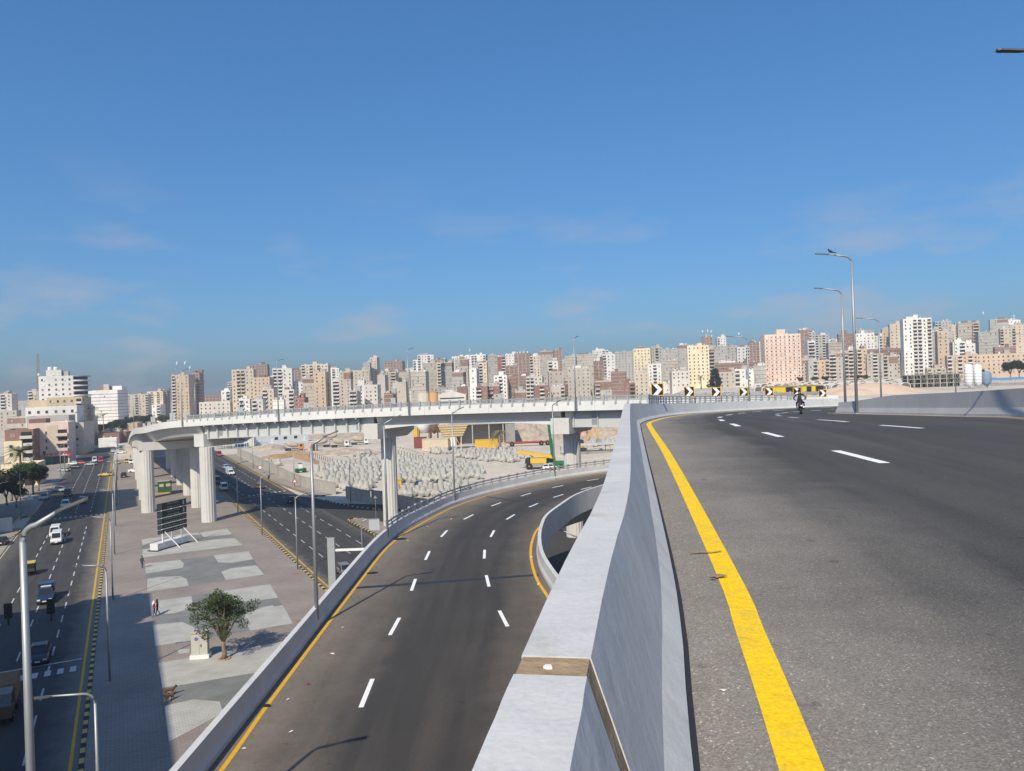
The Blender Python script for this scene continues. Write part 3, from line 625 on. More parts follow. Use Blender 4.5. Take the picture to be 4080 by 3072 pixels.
# dark road and footway in the hollow under and inside the ramp
q = MB(); q.add([(-8,58,.012),(34,50,.012),(60,112,.012),(30,170,.012),(-4,150,.012)],[(0,1,2,3,4)]); tag(q.build('underpass_road', m_asph_p), kind='structure')
q = MB(); q.box(-6,40,79.5,80.0,0,.16); q.box(-6,40,95,95.4,0,.16); o = q.build('underpass_kerb', m_conc); tag(o,'pale kerb lines in the dark hollow inside the ramp bend','kerb'); o.rotation_euler = (0,0,R(-6))
# ================================================================== the flyover crossing behind
FO = [ST(430,2.7,3.0),ST(360,2.7,8.3),ST(300,2.7,12.2),ST(250,2.7,15.0),ST(215,2.7,16.75),ST(194,2.9,17.8),ST(181,4.3,18.4)]+[Vector(v) for v in ((-67.5,151.5,19.8),(-43,139.5,20.75),(-17.5,128.6,21.37),(9.7,116.2,21.63),(27,107.6,21.6),(42,100,21.4))]
FO = catmull(FO, 1.5)            # top of the outer parapet
fly = thing('flyover_bridge', 'long white curved flyover crossing behind on tall fluted columns', 'bridge', (0,0,0))
W_ = 13.4; Lf = plen(FO)
def near_d(x, y):
    d_ = 0; best = (1e9,0)
    for i, p in enumerate(FO):
        q = (p.x-x)**2+(p.y-y)**2
        if q < best[0]: best = (q, d_)
        if i+1 < len(FO): d_ += (FO[i+1]-p).length
    return best[1]
dC1, dP2, dP3 = near_d(-62,148.6), near_d(-25,132.2), near_d(7.4,117.2)
m_fas = mat('white_fascia', (.66,.66,.65), .75, .05, .7, .1, var2=.05, scale2=.12)
m_gird = mat('light_grey_girder', (.50,.51,.52), .6, .04, .5); m_bconc = mat('bridge_concrete', (.58,.57,.55), .8, .08, .5, .1, var2=.06, scale2=.1)
# fascia panels
a = 0.0
while a < Lf-.5:
    b = min(a+6.0, Lf); q = MB(); sweep(q, resample(cut(FO,a,b-.03),6), [(0,0),(.25,0),(.25,-1.0),(.3,-1.35),(0,-1.35)]); q.build('parapet_panel', m_fas, fly); a = b
q = MB(); sweep(q, FO, [(W_-.25,0),(W_,0),(W_,-1.35),(W_-.3,-1.35),(W_-.25,-1.0)]); q.build('far_parapet', m_fas, fly)
q = MB(); sweep(q, FO, [(.25,-.95),(W_-.25,-.95),(W_-.25,-1.25),(.25,-1.25)]); q.build('deck_slab', m_asph, fly)
# girders: steel with ribs, then concrete, then steel again
def girder(a, b, prof, m, nm='girder'):
    q = MB(); sweep(q, cut(FO,a,b), prof); return q.build(nm, m, fly)
STL = [(1.45,-1.25),(1.45,-3.95),(W_-1.45,-3.95),(W_-1.45,-1.25)]
CON = [(.6,-1.25),(1.9,-3.3),(W_-1.9,-3.3),(W_-.6,-1.25)]
girder(0, dC1-.4, CON, m_bconc); girder(dC1+.3, dP2-.3, STL, m_gird, 'steel_girder'); girder(dP3+.3, Lf, STL, m_gird, 'steel_girder')
# haunched concrete span
q = MB(); pth = resample(cut(FO,dP2+.4,dP3-.4), 26); N = 4; vs = []
for i, p in enumerate(pth):
    t = tang(pth,i); h = -2.9-.75*(abs(2*i/25-1)**2.2)
    for o_, z in ((1.1,-1.25),(2.1,h),(W_-2.1,h),(W_-1.1,-1.25)): vs.append((p.x-t.y*o_,p.y+t.x*o_,p.z+z))
q.add(vs, [(i*N+k,i*N+(k+1)%N,(i+1)*N+(k+1)%N,(i+1)*N+k) for i in range(25) for k in range(N)]+[(3,2,1,0),(100,101,102,103)]); q.build('concrete_girder', m_bconc, fly)
q = MB(); pth2 = resample(cut(FO,dP2+.4,dP3-.4), 26); vs = []
for i, p in enumerate(pth2):
    t = tang(pth2,i); h = -2.9-.75*(abs(2*i/25-1)**2.2); e = .5+.5*abs(2*i/25-1)**3
    for o_, z in ((1.75,h-.02),(1.75,h+e),(2.05,h+e-.02),(2.12,h-.02)): vs.append((p.x-t.y*o_,p.y+t.x*o_,p.z+z))
q.add(vs, [(i*4+k,i*4+(k+1)%4,(i+1)*4+(k+1)%4,(i+1)*4+k) for i in range(25) for k in range(4)]+[(3,2,1,0),(100,101,102,103)]); q.build('bottom_flange', m_fas, fly)
q = MB(); q.prism_x([(.12,-1.3),(1.47,-1.3),(1.47,-3.97),(1.0,-3.97),(.98,-2.3),(.75,-1.85),(.12,-1.6)], -.13, .13); rib_me = q.mesh('rib', m_gird)
q = MB(); q.prism_x([(1.05,-1.25),(1.47,-1.25),(1.47,-3.97),(1.2,-3.97)], -.05, .05); rib2_me = q.mesh('rib', m_gird)
d = dC1+1.6
while d < dP2-1: p, t = at_len(FO,d); ob('rib', rib_me, fly, p, yaw(t)); d += 2.55
d = dP3+1.8
while d < Lf-2: p, t = at_len(FO,d); ob('rib', rib2_me, fly, p, yaw(t)); d += 3.9
for d, s_ in ((dP2-3.4,1),(dP3+5.2,1),(dC1+4.6,1)):
    p, t = at_len(FO,d); g = ob('louvre', None, fly, p, yaw(t))
    for k in range(9): q = MB(); q.box(-.55,.55,1.36,1.45,-3.5+k*.2,-3.36+k*.2); q.build('slat', m_steelp, g)
q = MB(); sweep(q, cut(FO,dC1+.3,dP2-.3), [(.95,-3.97),(.95,-4.05),(2.2,-4.05),(2.2,-3.97)]); q.build('bottom_flange', m_gird, fly)
# railing
q = MB(); q.box(-.12,.12,-.11,.11,-.36,.92); q.box(-.16,.16,-.2,-.08,-.40,-.02); q.box(-.15,.15,-.14,.14,.88,.95); fp_me = q.mesh('rail_post', m_steelp)
stp = 1.9; q = MB(); q.box(.12,stp-.12,-.06,.06,.70,.84); q.box(.12,stp-.12,-.06,.06,.10,.22)
for k in range(9): q.box(.2+k*.185,.27+k*.185,-.03,.03,.22,.70)
pn_me = q.mesh('rail_panel', m_steelp)
d = near_d(-64,150); 
while d < Lf-2:
    p, t = at_len(FO,d); p2, _ = at_len(FO,d+stp); o = ob('rail_post', fp_me, fly, p+Vector((-t.y*.12,t.x*.12,0)), yaw(t))
    o = ob('rail_panel', pn_me, fly, p+Vector((-t.y*.12,t.x*.12,0))); o.rotation_euler = (0,-math.asin((p2.z-p.z)/stp),yaw(t)); d += stp
# piers
COL = fluted(1.38,0,1,16).mesh('column', m_bconc)
def pier(name, label, capz0, capz1, c_out, c_in, cols, ends=True, rw=1.3):
    base = Vector((cols[0][0],cols[0][1],0)); g = thing(name, label, 'bridge pier', base)
    for x, y in cols: ob('column', COL, g, Vector((x,y,0))-base, None, (1,1,capz0))
    a = Vector((c_out[0],c_out[1],0)); b = Vector((c_in[0],c_in[1],0)); t = (b-a).normalized(); n = Vector((-t.y,t.x,0))*rw; q = MB()
    Lc = (b-a).length; c0, c1 = a-base, b-base
    prof = [(0,capz1),(0,capz0+.05),(2.6,capz0),(Lc-2.6,capz0),(Lc,capz0+1.0),(Lc,capz1)]
    vs = []; 
    for sgn in (-1,1):
        for d_, z in prof: v = c0+t*d_+n*sgn; vs.append((v.x,v.y,z))
    m = len(prof); q.add(vs, [tuple(range(m))[::-1], tuple(range(m,2*m))]+[(i,(i+1)%m,(i+1)%m+m,i+m) for i in range(m)]); q.build('cap_beam', m_bconc, g)
    return g
def cap_pts(d_, o0, o1):
    p, t = at_len(FO,d_); return (p.x-t.y*o0, p.y+t.x*o0), (p.x-t.y*o1, p.y+t.x*o1)
a_, b_ = cap_pts(dC1,.2,12.6); pier('flyover_pier','fluted flyover column right of the green direction board, under a boxy cap', 14.6,17.1, a_, b_, [(-59.8,147.7)], rw=1.35)
a_, b_ = cap_pts(dP2,-.1,12.4); t0 = Vector((b_[0]-a_[0],b_[1]-a_[1])).normalized()
pier('flyover_pier','fluted flyover column standing behind the lower ramp parapet', 16.0,18.7, a_, b_, [(a_[0]+t0.x*5.6,a_[1]+t0.y*5.6)], rw=1.4)
a_, b_ = cap_pts(dP3,-.2,12.4); t0 = Vector((b_[0]-a_[0],b_[1]-a_[1])).normalized()
pier('flyover_pier','fluted flyover column beside the green crane boom', 16.7,19.2, a_, b_, [(a_[0]+t0.x*5.0,a_[1]+t0.y*5.0)], rw=1.5)
zc = 13.4
for s_, lb in ((180.5,'pair of fluted flyover columns directly behind the green direction board'),(204.6,'third pair of fluted flyover columns from the front, in the flyover shade'),(230,'fourth pair of fluted flyover columns from the front, deep in the shade'),(256,'fifth pair of flyover columns, far down the shaded plaza'),(284,'sixth pair of flyover columns, almost hidden down the plaza')):
    ztop = interp(s_, [180,215,250,300], [13.4,12.2,10.4,7.6])
    a_, b_ = ST(s_,3.0), ST(s_,16.0)
    pier('flyover_pier', lb, ztop, ztop+1.65, (a_.x,a_.y), (b_.x,b_.y), [tuple(ST(s_,4.6)[:2]), tuple(ST(s_+.5,14.5)[:2])], rw=1.2)
# stencilled mark on the soffit of the cap beam
cu = bpy.data.curves.new('MMC','FONT'); cu.body = 'MMC'; cu.size = 1.7; cu.extrude = .002
o = ob('stencil', cu, None); dg = bpy.context.evaluated_depsgraph_get(); me = bpy.data.meshes.new_from_object(o.evaluated_get(dg)); bpy.data.objects.remove(o)
me.materials.append(m_blk); p, t = at_len(FO, dC1); N_ = Vector((-t.y,t.x,0))
o = ob('stencil_lettering', me, fly, Vector((p.x,p.y,15.2))+N_*6.6+Vector((t.x,t.y,0))*1.37); o.rotation_euler = (R(90),0,yaw(N_))
# ================================================================== lamp posts
LAMPM = {}
def lamp_parts(H, arm, rise, r0=.11, head=.62):
    key = (H,arm,rise); head = .8 if H > 11.2 else head
    if key in LAMPM: return LAMPM[key]
    q = MB(); q.cyl((0,0),0,.05,.22,.22,8); q.tube([(0,0,.05),(0,0,H*.5),(0,0,H-.6)], [r0,r0*.82,r0*.62], 10); pole = q.mesh('pole', m_steel, True)
    q = MB(); R_ = .55 if arm > 1 else .35; pts = [(0,0,H-.62)]
    for k in range(7): a_ = k/6*math.pi/2*.93; pts.append((R_*(1-math.cos(a_)), 0, H-.6+R_*math.sin(a_)))
    pts.append((arm, 0, pts[-1][2]+rise)); q.tube(pts, [r0*.62]*8+[r0*.36], 8); armm = q.mesh('arm', m_steel, True); ex, ez = pts[-1][0], pts[-1][2]
    q = MB(); sl_ = rise/max(.1,arm-R_); 
    def hx(d_, y_, z_): return (ex+d_, y_, ez+d_*sl_*.6+z_)
    pr = [(-.12,.05),(.05,.10),(head*.9,.125),(head,.08)]
    vs = []
    for d_, w_ in pr: vs += [hx(d_,-w_,-.04), hx(d_,w_,-.04), hx(d_,w_*.8,.03), hx(d_,-w_*.8,.03)]
    q.add(vs, [(3,2,1,0)]+[(i*4+k,i*4+(k+1)%4,(i+1)*4+(k+1)%4,(i+1)*4+k) for i in range(3) for k in range(4)]+[(12,13,14,15)])
    q.add([hx(.06,-.09,-.045),hx(.06,.09,-.045),hx(head*.92,.115,-.045),hx(head*.92,-.115,-.045)], [(3,2,1,0)], 1)
    hm = q.mesh('lamp_head', [mat('lamp_shaded_grey',(.09,.092,.095),.5,.05,4), mat('lamp_shaded_lens',(.03,.03,.03),.25,0)])  # head and lens coloured dark: underside shade seen from below is in the colour
    LAMPM[key] = (pole, armm, hm); return LAMPM[key]
def lamp(loc, az, label, H=10.0, arm=1.7, rise=.35, group=None, double=False):
    g = thing('street_lamp', label, 'street lamp', loc, az, group); a_, b_, c_ = lamp_parts(H,arm,rise)
    ob('pole', a_, g); o = ob('arm', b_, g); ob('lamp_head', c_, o)
    if double: o = ob('arm', b_, g, None, math.pi); ob('lamp_head', c_, o)
    return g
# on the lower ramp, arms over the carriageway
for k, (y, lb) in enumerate(((16.4,'tall grey lamp post at the left edge of the picture, nearest of all'),(40.6,'lamp post on the ramp parapet in front of the tree and plaza'),(62.6,'lamp post on the ramp parapet in front of the middle flyover column'),(81.5,'lamp post on the ramp railing in front of the concrete tetrapods'),(99.5,'lamp post on the ramp railing beside the yellow mobile crane'))):
    p, t = at_len(RO, along_y(RO,y)); nrm = Vector((-t.y,t.x,0)); q = Vector((p.x,p.y,ZR+.1))+nrm*.16
    lamp(q, yaw(t)-math.pi/2, lb, 10.0, .85, .32, 'lamps on the lower ramp')
# along the left kerb of the plaza, arms over the left street
for k, (s_, lb) in enumerate(((42.5,'thin lamp post at the bottom left, its head low over the shaded street'),(74.5,'plaza lamp post standing in the big shadow, second from the front'),(104.5,'plaza lamp post at the edge of the big shadow on the left kerb'),(135,'lamp post on the left plaza kerb level with the two white minibuses'),(165,'lamp post on the left plaza kerb by the zebra crossing'),(196,'lamp post on the left plaza kerb left of the fluted columns'),(226,'lamp post on the left plaza kerb beside the dark parked car'),(258,'lamp post on the left plaza kerb beside the white pickup'),(290,'farthest lamp post on the left plaza kerb'))):
    lamp(ST(s_,-1.55,.12), SYAW+math.pi, lb, 10.2, 1.9, .2, 'lamps along the left plaza kerb')
for k, (s_, lb) in enumerate(((107,'lamp post on the right plaza kerb just behind the ramp parapet'),(136.5,'lamp post on the right plaza kerb beside the dashed side road'),(166.8,'lamp post on the right plaza kerb at the edge of the flyover shadow'))):
    lamp(ST(s_,21.0,.12), SYAW, lb, 10.2, 1.9, .3, 'lamps along the right plaza kerb')
for k, (s_, t_, lb) in enumerate(((200.7,39.3,'lamp post with a warning triangle beside the yard wall'),(231,38.2,'lamp post beside the yard wall right of the round sign'),(260.5,38.0,'lamp post beside the yard wall left of the round sign'),(291,38.3,'far lamp post beside the yard wall near the blue tarpaulins'),(164,44.0,'lamp post in front of the second yard wall'))):
    lamp(ST(s_,t_,.12), SYAW+math.pi, lb, 10.2, 1.9, .3, 'lamps beside the yard wall')
lamp(ST(160.5,-20.5,.1), SYAW, 'white lamp post at the far left street corner', 10.2,1.9,.3)
lamp(ST(188.5,-19.2,.1), SYAW, 'lamp post in the tree shade at the left side street', 10.2,1.9,.3)
lamp(ST(285,-17.8,.1), SYAW, 'lamp post in front of the red shop front', 10.2,1.9,.3)
lamp(ST(301,-17.6,.1), SYAW, 'lamp post right of the red shop front', 10.2,1.9,.3)
lamp((5.9,72.5,0), 0.15, 'double-armed lamp post in the dark hollow inside the ramp bend', 10.0, 1.6, .6, double=True)
# on the flyover
for px, y_, lb in ((755,151,'flyover lamp post against the dark side of the tall tower block'),(1101,139,'flyover lamp post above the steel ribbed span'),(1625,129.2,'flyover lamp post in front of the storage tanks'),(2286,116.6,'flyover lamp post seen end on in the middle of the picture')):
    x_ = (px-2040)/F*y_; d_ = near_d(x_, y_); p, t = at_len(FO,d_); lamp(p+Vector((t.y*.1,-t.x*.1,-1.1)), yaw(t)+math.pi/2, lb, 11.0, 1.2, .2, 'lamps on the flyover')
    q = MB(); q.box(-.25,.25,-.14,.0,-1.15,.1); ob('lamp_bracket', q.mesh('lamp_bracket', m_steel), fly, p, yaw(t))
for s_, lb in ((196,'left flyover lamp post rising above the tip of the curved deck'),(232,'farther flyover lamp post left of the deck tip')):
    p, t = at_len(FO, near_d(*ST(s_,2.7)[:2])); lamp(p+Vector((-t.y*(W_-.3),t.x*(W_-.3),-.95)) if s_ == 196 else p+Vector((-t.y*.4,t.x*.4,-.95)), yaw(t)+math.pi/2, lb, 11.0,1.9,.25,'lamps on the flyover')
# on the upper deck and the road beyond
for (x,y,z,H,az,arm,lb) in ((24.45,54.0,None,11.3,math.pi*.98,1.7,'tall lamp post on the median barrier with a bird on its arm'),(18.75,24.4,None,12.0,math.pi*.98,1.9,'lamp post reaching into the top right corner, only its dark head in view'),
    (29.0,66.2,20.9,11.0,math.pi*.98,1.7,'lamp post just left of the tall median lamp post'),(45,92.7,20.1,11.0,math.pi*.98,2.0,'lamp post right of the tall median lamp post, above the sand heaps'),
    (76.5,131,19.0,11.0,math.pi*.98,2.0,'thin far lamp post in front of the timber scaffolding'),(86.5,126,19.0,11.0,math.pi*.98,2.2,'lamp head poking in at the right edge above the tan blocks'),(31.0,99.5,18.8,11.0,math.pi*.98,2.0,'far lamp post between the chevron signs and the pink tower')):
    lamp((x,y,(up(x,y)+.0) if z is None else z), az, lb, H, arm, .18)
# small dark bird on the lamp arm
q = MB(); q.tube([(-.17,0,.0),(-.06,0,.03),(.05,0,.09),(.13,0,.17),(.17,0,.21)], [.02,.06,.085,.06,.02], 7); q.tube([(.13,0,.18),(.17,0,.25),(.2,0,.26)], [.05,.05,.015], 6); q.tube([(-.16,0,0),(-.36,0,-.05)],[.035,.02],4); q.box(.03,.05,-.03,-.01,-.03,.05); q.box(.03,.05,.01,.03,-.03,.05)
bt = up(24.45,54)+11.3+.1; o = q.build('crow', m_blk); o.location = (24.45-1.45,54,bt+.12); o.rotation_euler = (0,0,2.7); o.scale = (1.05,1.05,1.05); tag(o,'dark crow perched on the arm of the tall median lamp','bird')
# ================================================================== buildings
m_pane = mat('window_glass', (.035,.04,.05), .2, 0, spec=.5); m_frame = mat('window_frame', (.55,.53,.50), .7, 0)
m_bal = mat('balcony_paint', (.62,.58,.53), .8, .06, .6)
WINS = []
for pm_ in (m_pane, m_pane, mat('brown_shutter',(.16,.11,.08),.8,0), mat('grey_shutter',(.26,.255,.25),.8,0), mat('curtained_glass',(.10,.10,.105),.3,0)):
    q = MB(); q.box(-.5,.5,-.05,.02,0,1.2,0); q.box(-.62,.62,-.12,.0,-.12,-.01,1); q.box(-.62,-.52,-.07,.0,-.01,1.25,1); q.box(.52,.62,-.07,.0,-.01,1.25,1); WINS.append(q.mesh('window', [pm_, m_frame]))
WIN = WINS[0]
q = MB(); q.box(-.62,.62,-.04,.02,0,1.45,0); WIN0 = q.mesh('window', [m_pane])
BAL = {}
def balcony_mesh(m, wd):
    k = (m.name, wd)
    if k not in BAL:
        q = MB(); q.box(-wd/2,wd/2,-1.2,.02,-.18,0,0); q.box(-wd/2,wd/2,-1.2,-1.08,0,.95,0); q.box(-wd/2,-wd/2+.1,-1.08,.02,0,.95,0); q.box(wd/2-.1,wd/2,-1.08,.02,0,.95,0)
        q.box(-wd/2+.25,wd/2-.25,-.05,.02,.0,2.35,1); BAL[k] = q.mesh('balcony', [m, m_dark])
    return BAL[k]
q = MB(); q.lathe([(.55,0),(.6,.1),(.6,1.1),(.45,1.35),(.1,1.42)], n=8); TANK = q.mesh('water_tank', m_white)
q = MB(); q.lathe([(.05,0),(.45,.10),(.75,.32),(.72,.33),(.4,.14),(.05,.06)], n=9); q.tube([(0,0,0),(0,.2,-.8)],.05,4); DISH = q.mesh('satellite_dish', m_white)
WALLC = {'cream':(.56,.48,.38),'tan':(.50,.39,.29),'white':(.68,.66,.63),'conc':(.43,.385,.335),'grey':(.40,.385,.36),'brick':(.25,.15,.12),'yellow':(.68,.58,.40),'pink':(.64,.50,.42),'beige':(.50,.41,.28),'red':(.28,.11,.085),'pale':(.58,.54,.50)}
def wmat(c, k): 
    r_ = random.Random(k*13+len(c)); f = lerp(1.0,1.18,r_.random()); rgb = tuple(v*f for v in WALLC[c]); return mat(f'{c}_wall_{k%4}', rgb, .9, .10, .35, var2=.10, scale2=.06, stretch=(1,1,.45))
WORD = {'cream':'cream','tan':'tan','white':'white','conc':'bare brownish concrete','grey':'bare grey concrete','brick':'red brick','yellow':'yellow','pink':'pink','beige':'beige','red':'dark red','pale':'off-white'}
BREG = []                     # (descriptor, x, object) for labelling at the end
bcount = [0]
def building(loc, w_, dp, h, c, style, rz=0.0, name='apartment_block', solo=True, detail=1.0, label=None, roof=True, fh=3.0, balc=None, seed=None, sides=True):
    """loc = middle of the front wall at ground level; front looks along local -Y"""
    bcount[0] += 1; k = bcount[0]; r_ = random.Random(seed if seed is not None else k*7+1)
    g = thing(name, label or '', 'building', loc, rz); m = wmat(c, k); n = max(1, int(round(h/fh))); fh = h/n
    q = MB(); q.box(-w_/2,w_/2,0,dp,-3,h); q.box(-w_/2,w_/2,0,.2,h,h+.8); q.box(-w_/2,w_/2,dp-.2,dp,h,h+.8); q.box(-w_/2,-w_/2+.2,.2,dp-.2,h,h+.8); q.box(w_/2-.2,w_/2,.2,dp-.2,h,h+.8)
    q.build('wall', m, g)
    cols = max(1, int(w_/3.3)); cw = w_/cols
    if style in ('frame','bands'):
        q = MB(); e = .12; mf = m_conc if c in ('brick','red') else m_conc_d if c in ('conc','grey') else m_frame
        for f in range(1, n+1): q.box(-w_/2-e,w_/2+e,-e,dp+e,f*fh-.42,f*fh-.06)
        if style == 'frame':
            for i in range(cols+1): x = -w_/2+i*cw; q.box(x-.22,x+.22,-e*.9,0,0,h)
            for sx in (-1,1):
                for i in range(4): q.box(*sorted((sx*w_/2, sx*(w_/2+e*.9))), dp*i/3-.2, dp*i/3+.2, 0, h)
        q.build('concrete_frame', mf, g)
    if balc is None: balc = []
    if style == 'balc' and not balc: balc = [r_.randrange(cols)] if cols < 4 else sorted(r_.sample(range(cols), max(1,cols//2)))
    dens = {'plain':.95,'balc':.9,'frame':.16,'bands':.28,'blank':.06}[style]*(.95 if detail > .5 else .8)
    stuff = MB(); bm_ = balcony_mesh(m_bal if r_.random() < .5 else m, round(cw*.86,1))
    for f in range(n):
        if f == 0 and n > 4: continue
        for i in range(cols):
            x = -w_/2+(i+.5)*cw; z = f*fh+.9
            if i in balc:
                if solo: ob('balcony', bm_, g, (x,0,f*fh+.18))
                else:
                    stuff.box(x-cw*.4,x+cw*.4,-1.1,0,f*fh,f*fh+1.0,1); stuff.box(x-cw*.36,x+cw*.36,-.04,0,f*fh+1.0,f*fh+2.5,0)
                continue
            if r_.random() > dens: continue
            if solo: ob('window', r_.choice(WINS), g, (x+r_.uniform(-.2,.2),0,z))
            else: stuff.box(x-.48,x+.48,-.04,0,z,z+1.15,0)
        if sides:                       # flank windows
            for sx in (-1,1):
                for i in range(max(1,int(dp/5))):
                    if r_.random() < dens*.75:
                        y = (i+.5)*dp/max(1,int(dp/5)); xx = sx*w_/2; stuff.box(xx-.04,xx+.04,y-.48,y+.48,z,z+1.15,0)
    if solo:                            # air conditioners and washing
        cl = MB()
        for f in range(1, n):
            for i in range(cols):
                x = -w_/2+(i+.5)*cw
                if i in balc:
                    if r_.random() < .35: x0 = x+r_.uniform(-cw*.3,0); cl.box(x0,x0+r_.uniform(.5,1.2),-1.28,-1.22,f*fh+.35,f*fh+1.0,r_.randrange(4))
                elif r_.random() < .22: cl.box(x+.75,x+1.45,-.4,0,f*fh+.9,f*fh+1.4,0)
        if cl.v: cl.build('air_conditioners_and_washing', [m_white, mat('red_cloth',(.35,.06,.05),.9,0), mat('blue_cloth',(.10,.16,.32),.9,0), mat('dark_cloth',(.05,.05,.06),.9,0)], g)['kind'] = 'stuff'
    if c in ('conc','grey') and n > 4 and r_.random() < .33:
        q = MB(); nf = r_.choice([1,1,2]); x0 = -w_/2-.06 if r_.random() < .5 else -w_*.1; q.box(x0,w_/2+.06,-.06,dp+.06,h-nf*fh,h-.45); q.build('brick_storey', wmat('brick',k), g)
    if stuff.v: 
        o = stuff.build('side_windows' if solo else 'windows', [m_pane, m_bal], g); o['kind'] = 'stuff'
    if roof:
        q = MB(); hx = r_.uniform(-w_*.3,w_*.2); hw = r_.uniform(2.6,4.5); hh = r_.uniform(2.4,4.0); q.box(hx,hx+hw,dp*.3,dp*.3+4,h,h+hh); q.box(hx-.15,hx+hw+.15,dp*.3-.15,dp*.3+4.15,h+hh,h+hh+.2); q.build('stair_hut', m if r_.random() < .6 else m_conc, g)
        for j in range(r_.randrange(1,4)): o = ob('water_tank', TANK, g, (r_.uniform(-w_*.45,w_*.45),r_.uniform(1.5,dp*.6),h+r_.choice([0,0,.8]))); s_ = r_.uniform(.8,1.25); o.scale = (s_,s_,s_)
        for j in range(r_.randrange(0,4)): ob('satellite_dish', DISH, g, (r_.uniform(-w_*.45,w_*.45),r_.uniform(.6,3),h+1.1)).rotation_euler = (R(-50),0,r_.uniform(-.6,.6))
        if r_.random() < .45:
            q = MB(); x0 = r_.uniform(-w_*.4,0); q.box(x0,x0+w_*.35,.5,dp*.5,h,h+2.5); q.build('roof_room', wmat(r_.choice(['brick','brick','conc','white']),k+2), g)
    return g
def city(x0, x1, ytop, d, c, style, solo=True, balc=None, label=None, dp=None, rz=None, name='apartment_block', roof=True, seed=None, fh=3.0):
    xm = (x0+x1)/2; pt = PD(xm, ytop, d); r_ = random.Random(int(x0*3+ytop)); zb = terr(pt.x,pt.y)
    ang = math.atan2(-pt.x, pt.y)                      # turn to face roughly down the sight line
    if rz is None: rz = ang*.55+R(r_.uniform(-9,3))
    w_ = (x1-x0)/F*d/max(.75,math.cos(rz-ang)); dp = dp or r_.uniform(11,17)
    g = building((pt.x,pt.y,zb), w_, dp, max(3.0, pt.z-zb), c, style, rz, name, solo, label=label, balc=balc, roof=roof, seed=seed, fh=fh)
    if not label: BREG.append((f"{WORD[c]} {'block with balconies' if style=='balc' else 'block with exposed frame' if style=='frame' else 'block with floor bands' if style=='bands' else 'block with plain windows'}", x0, 'rear' if not solo else 'front', g))
    return g
FR, MI, BK = 640, 760, 880
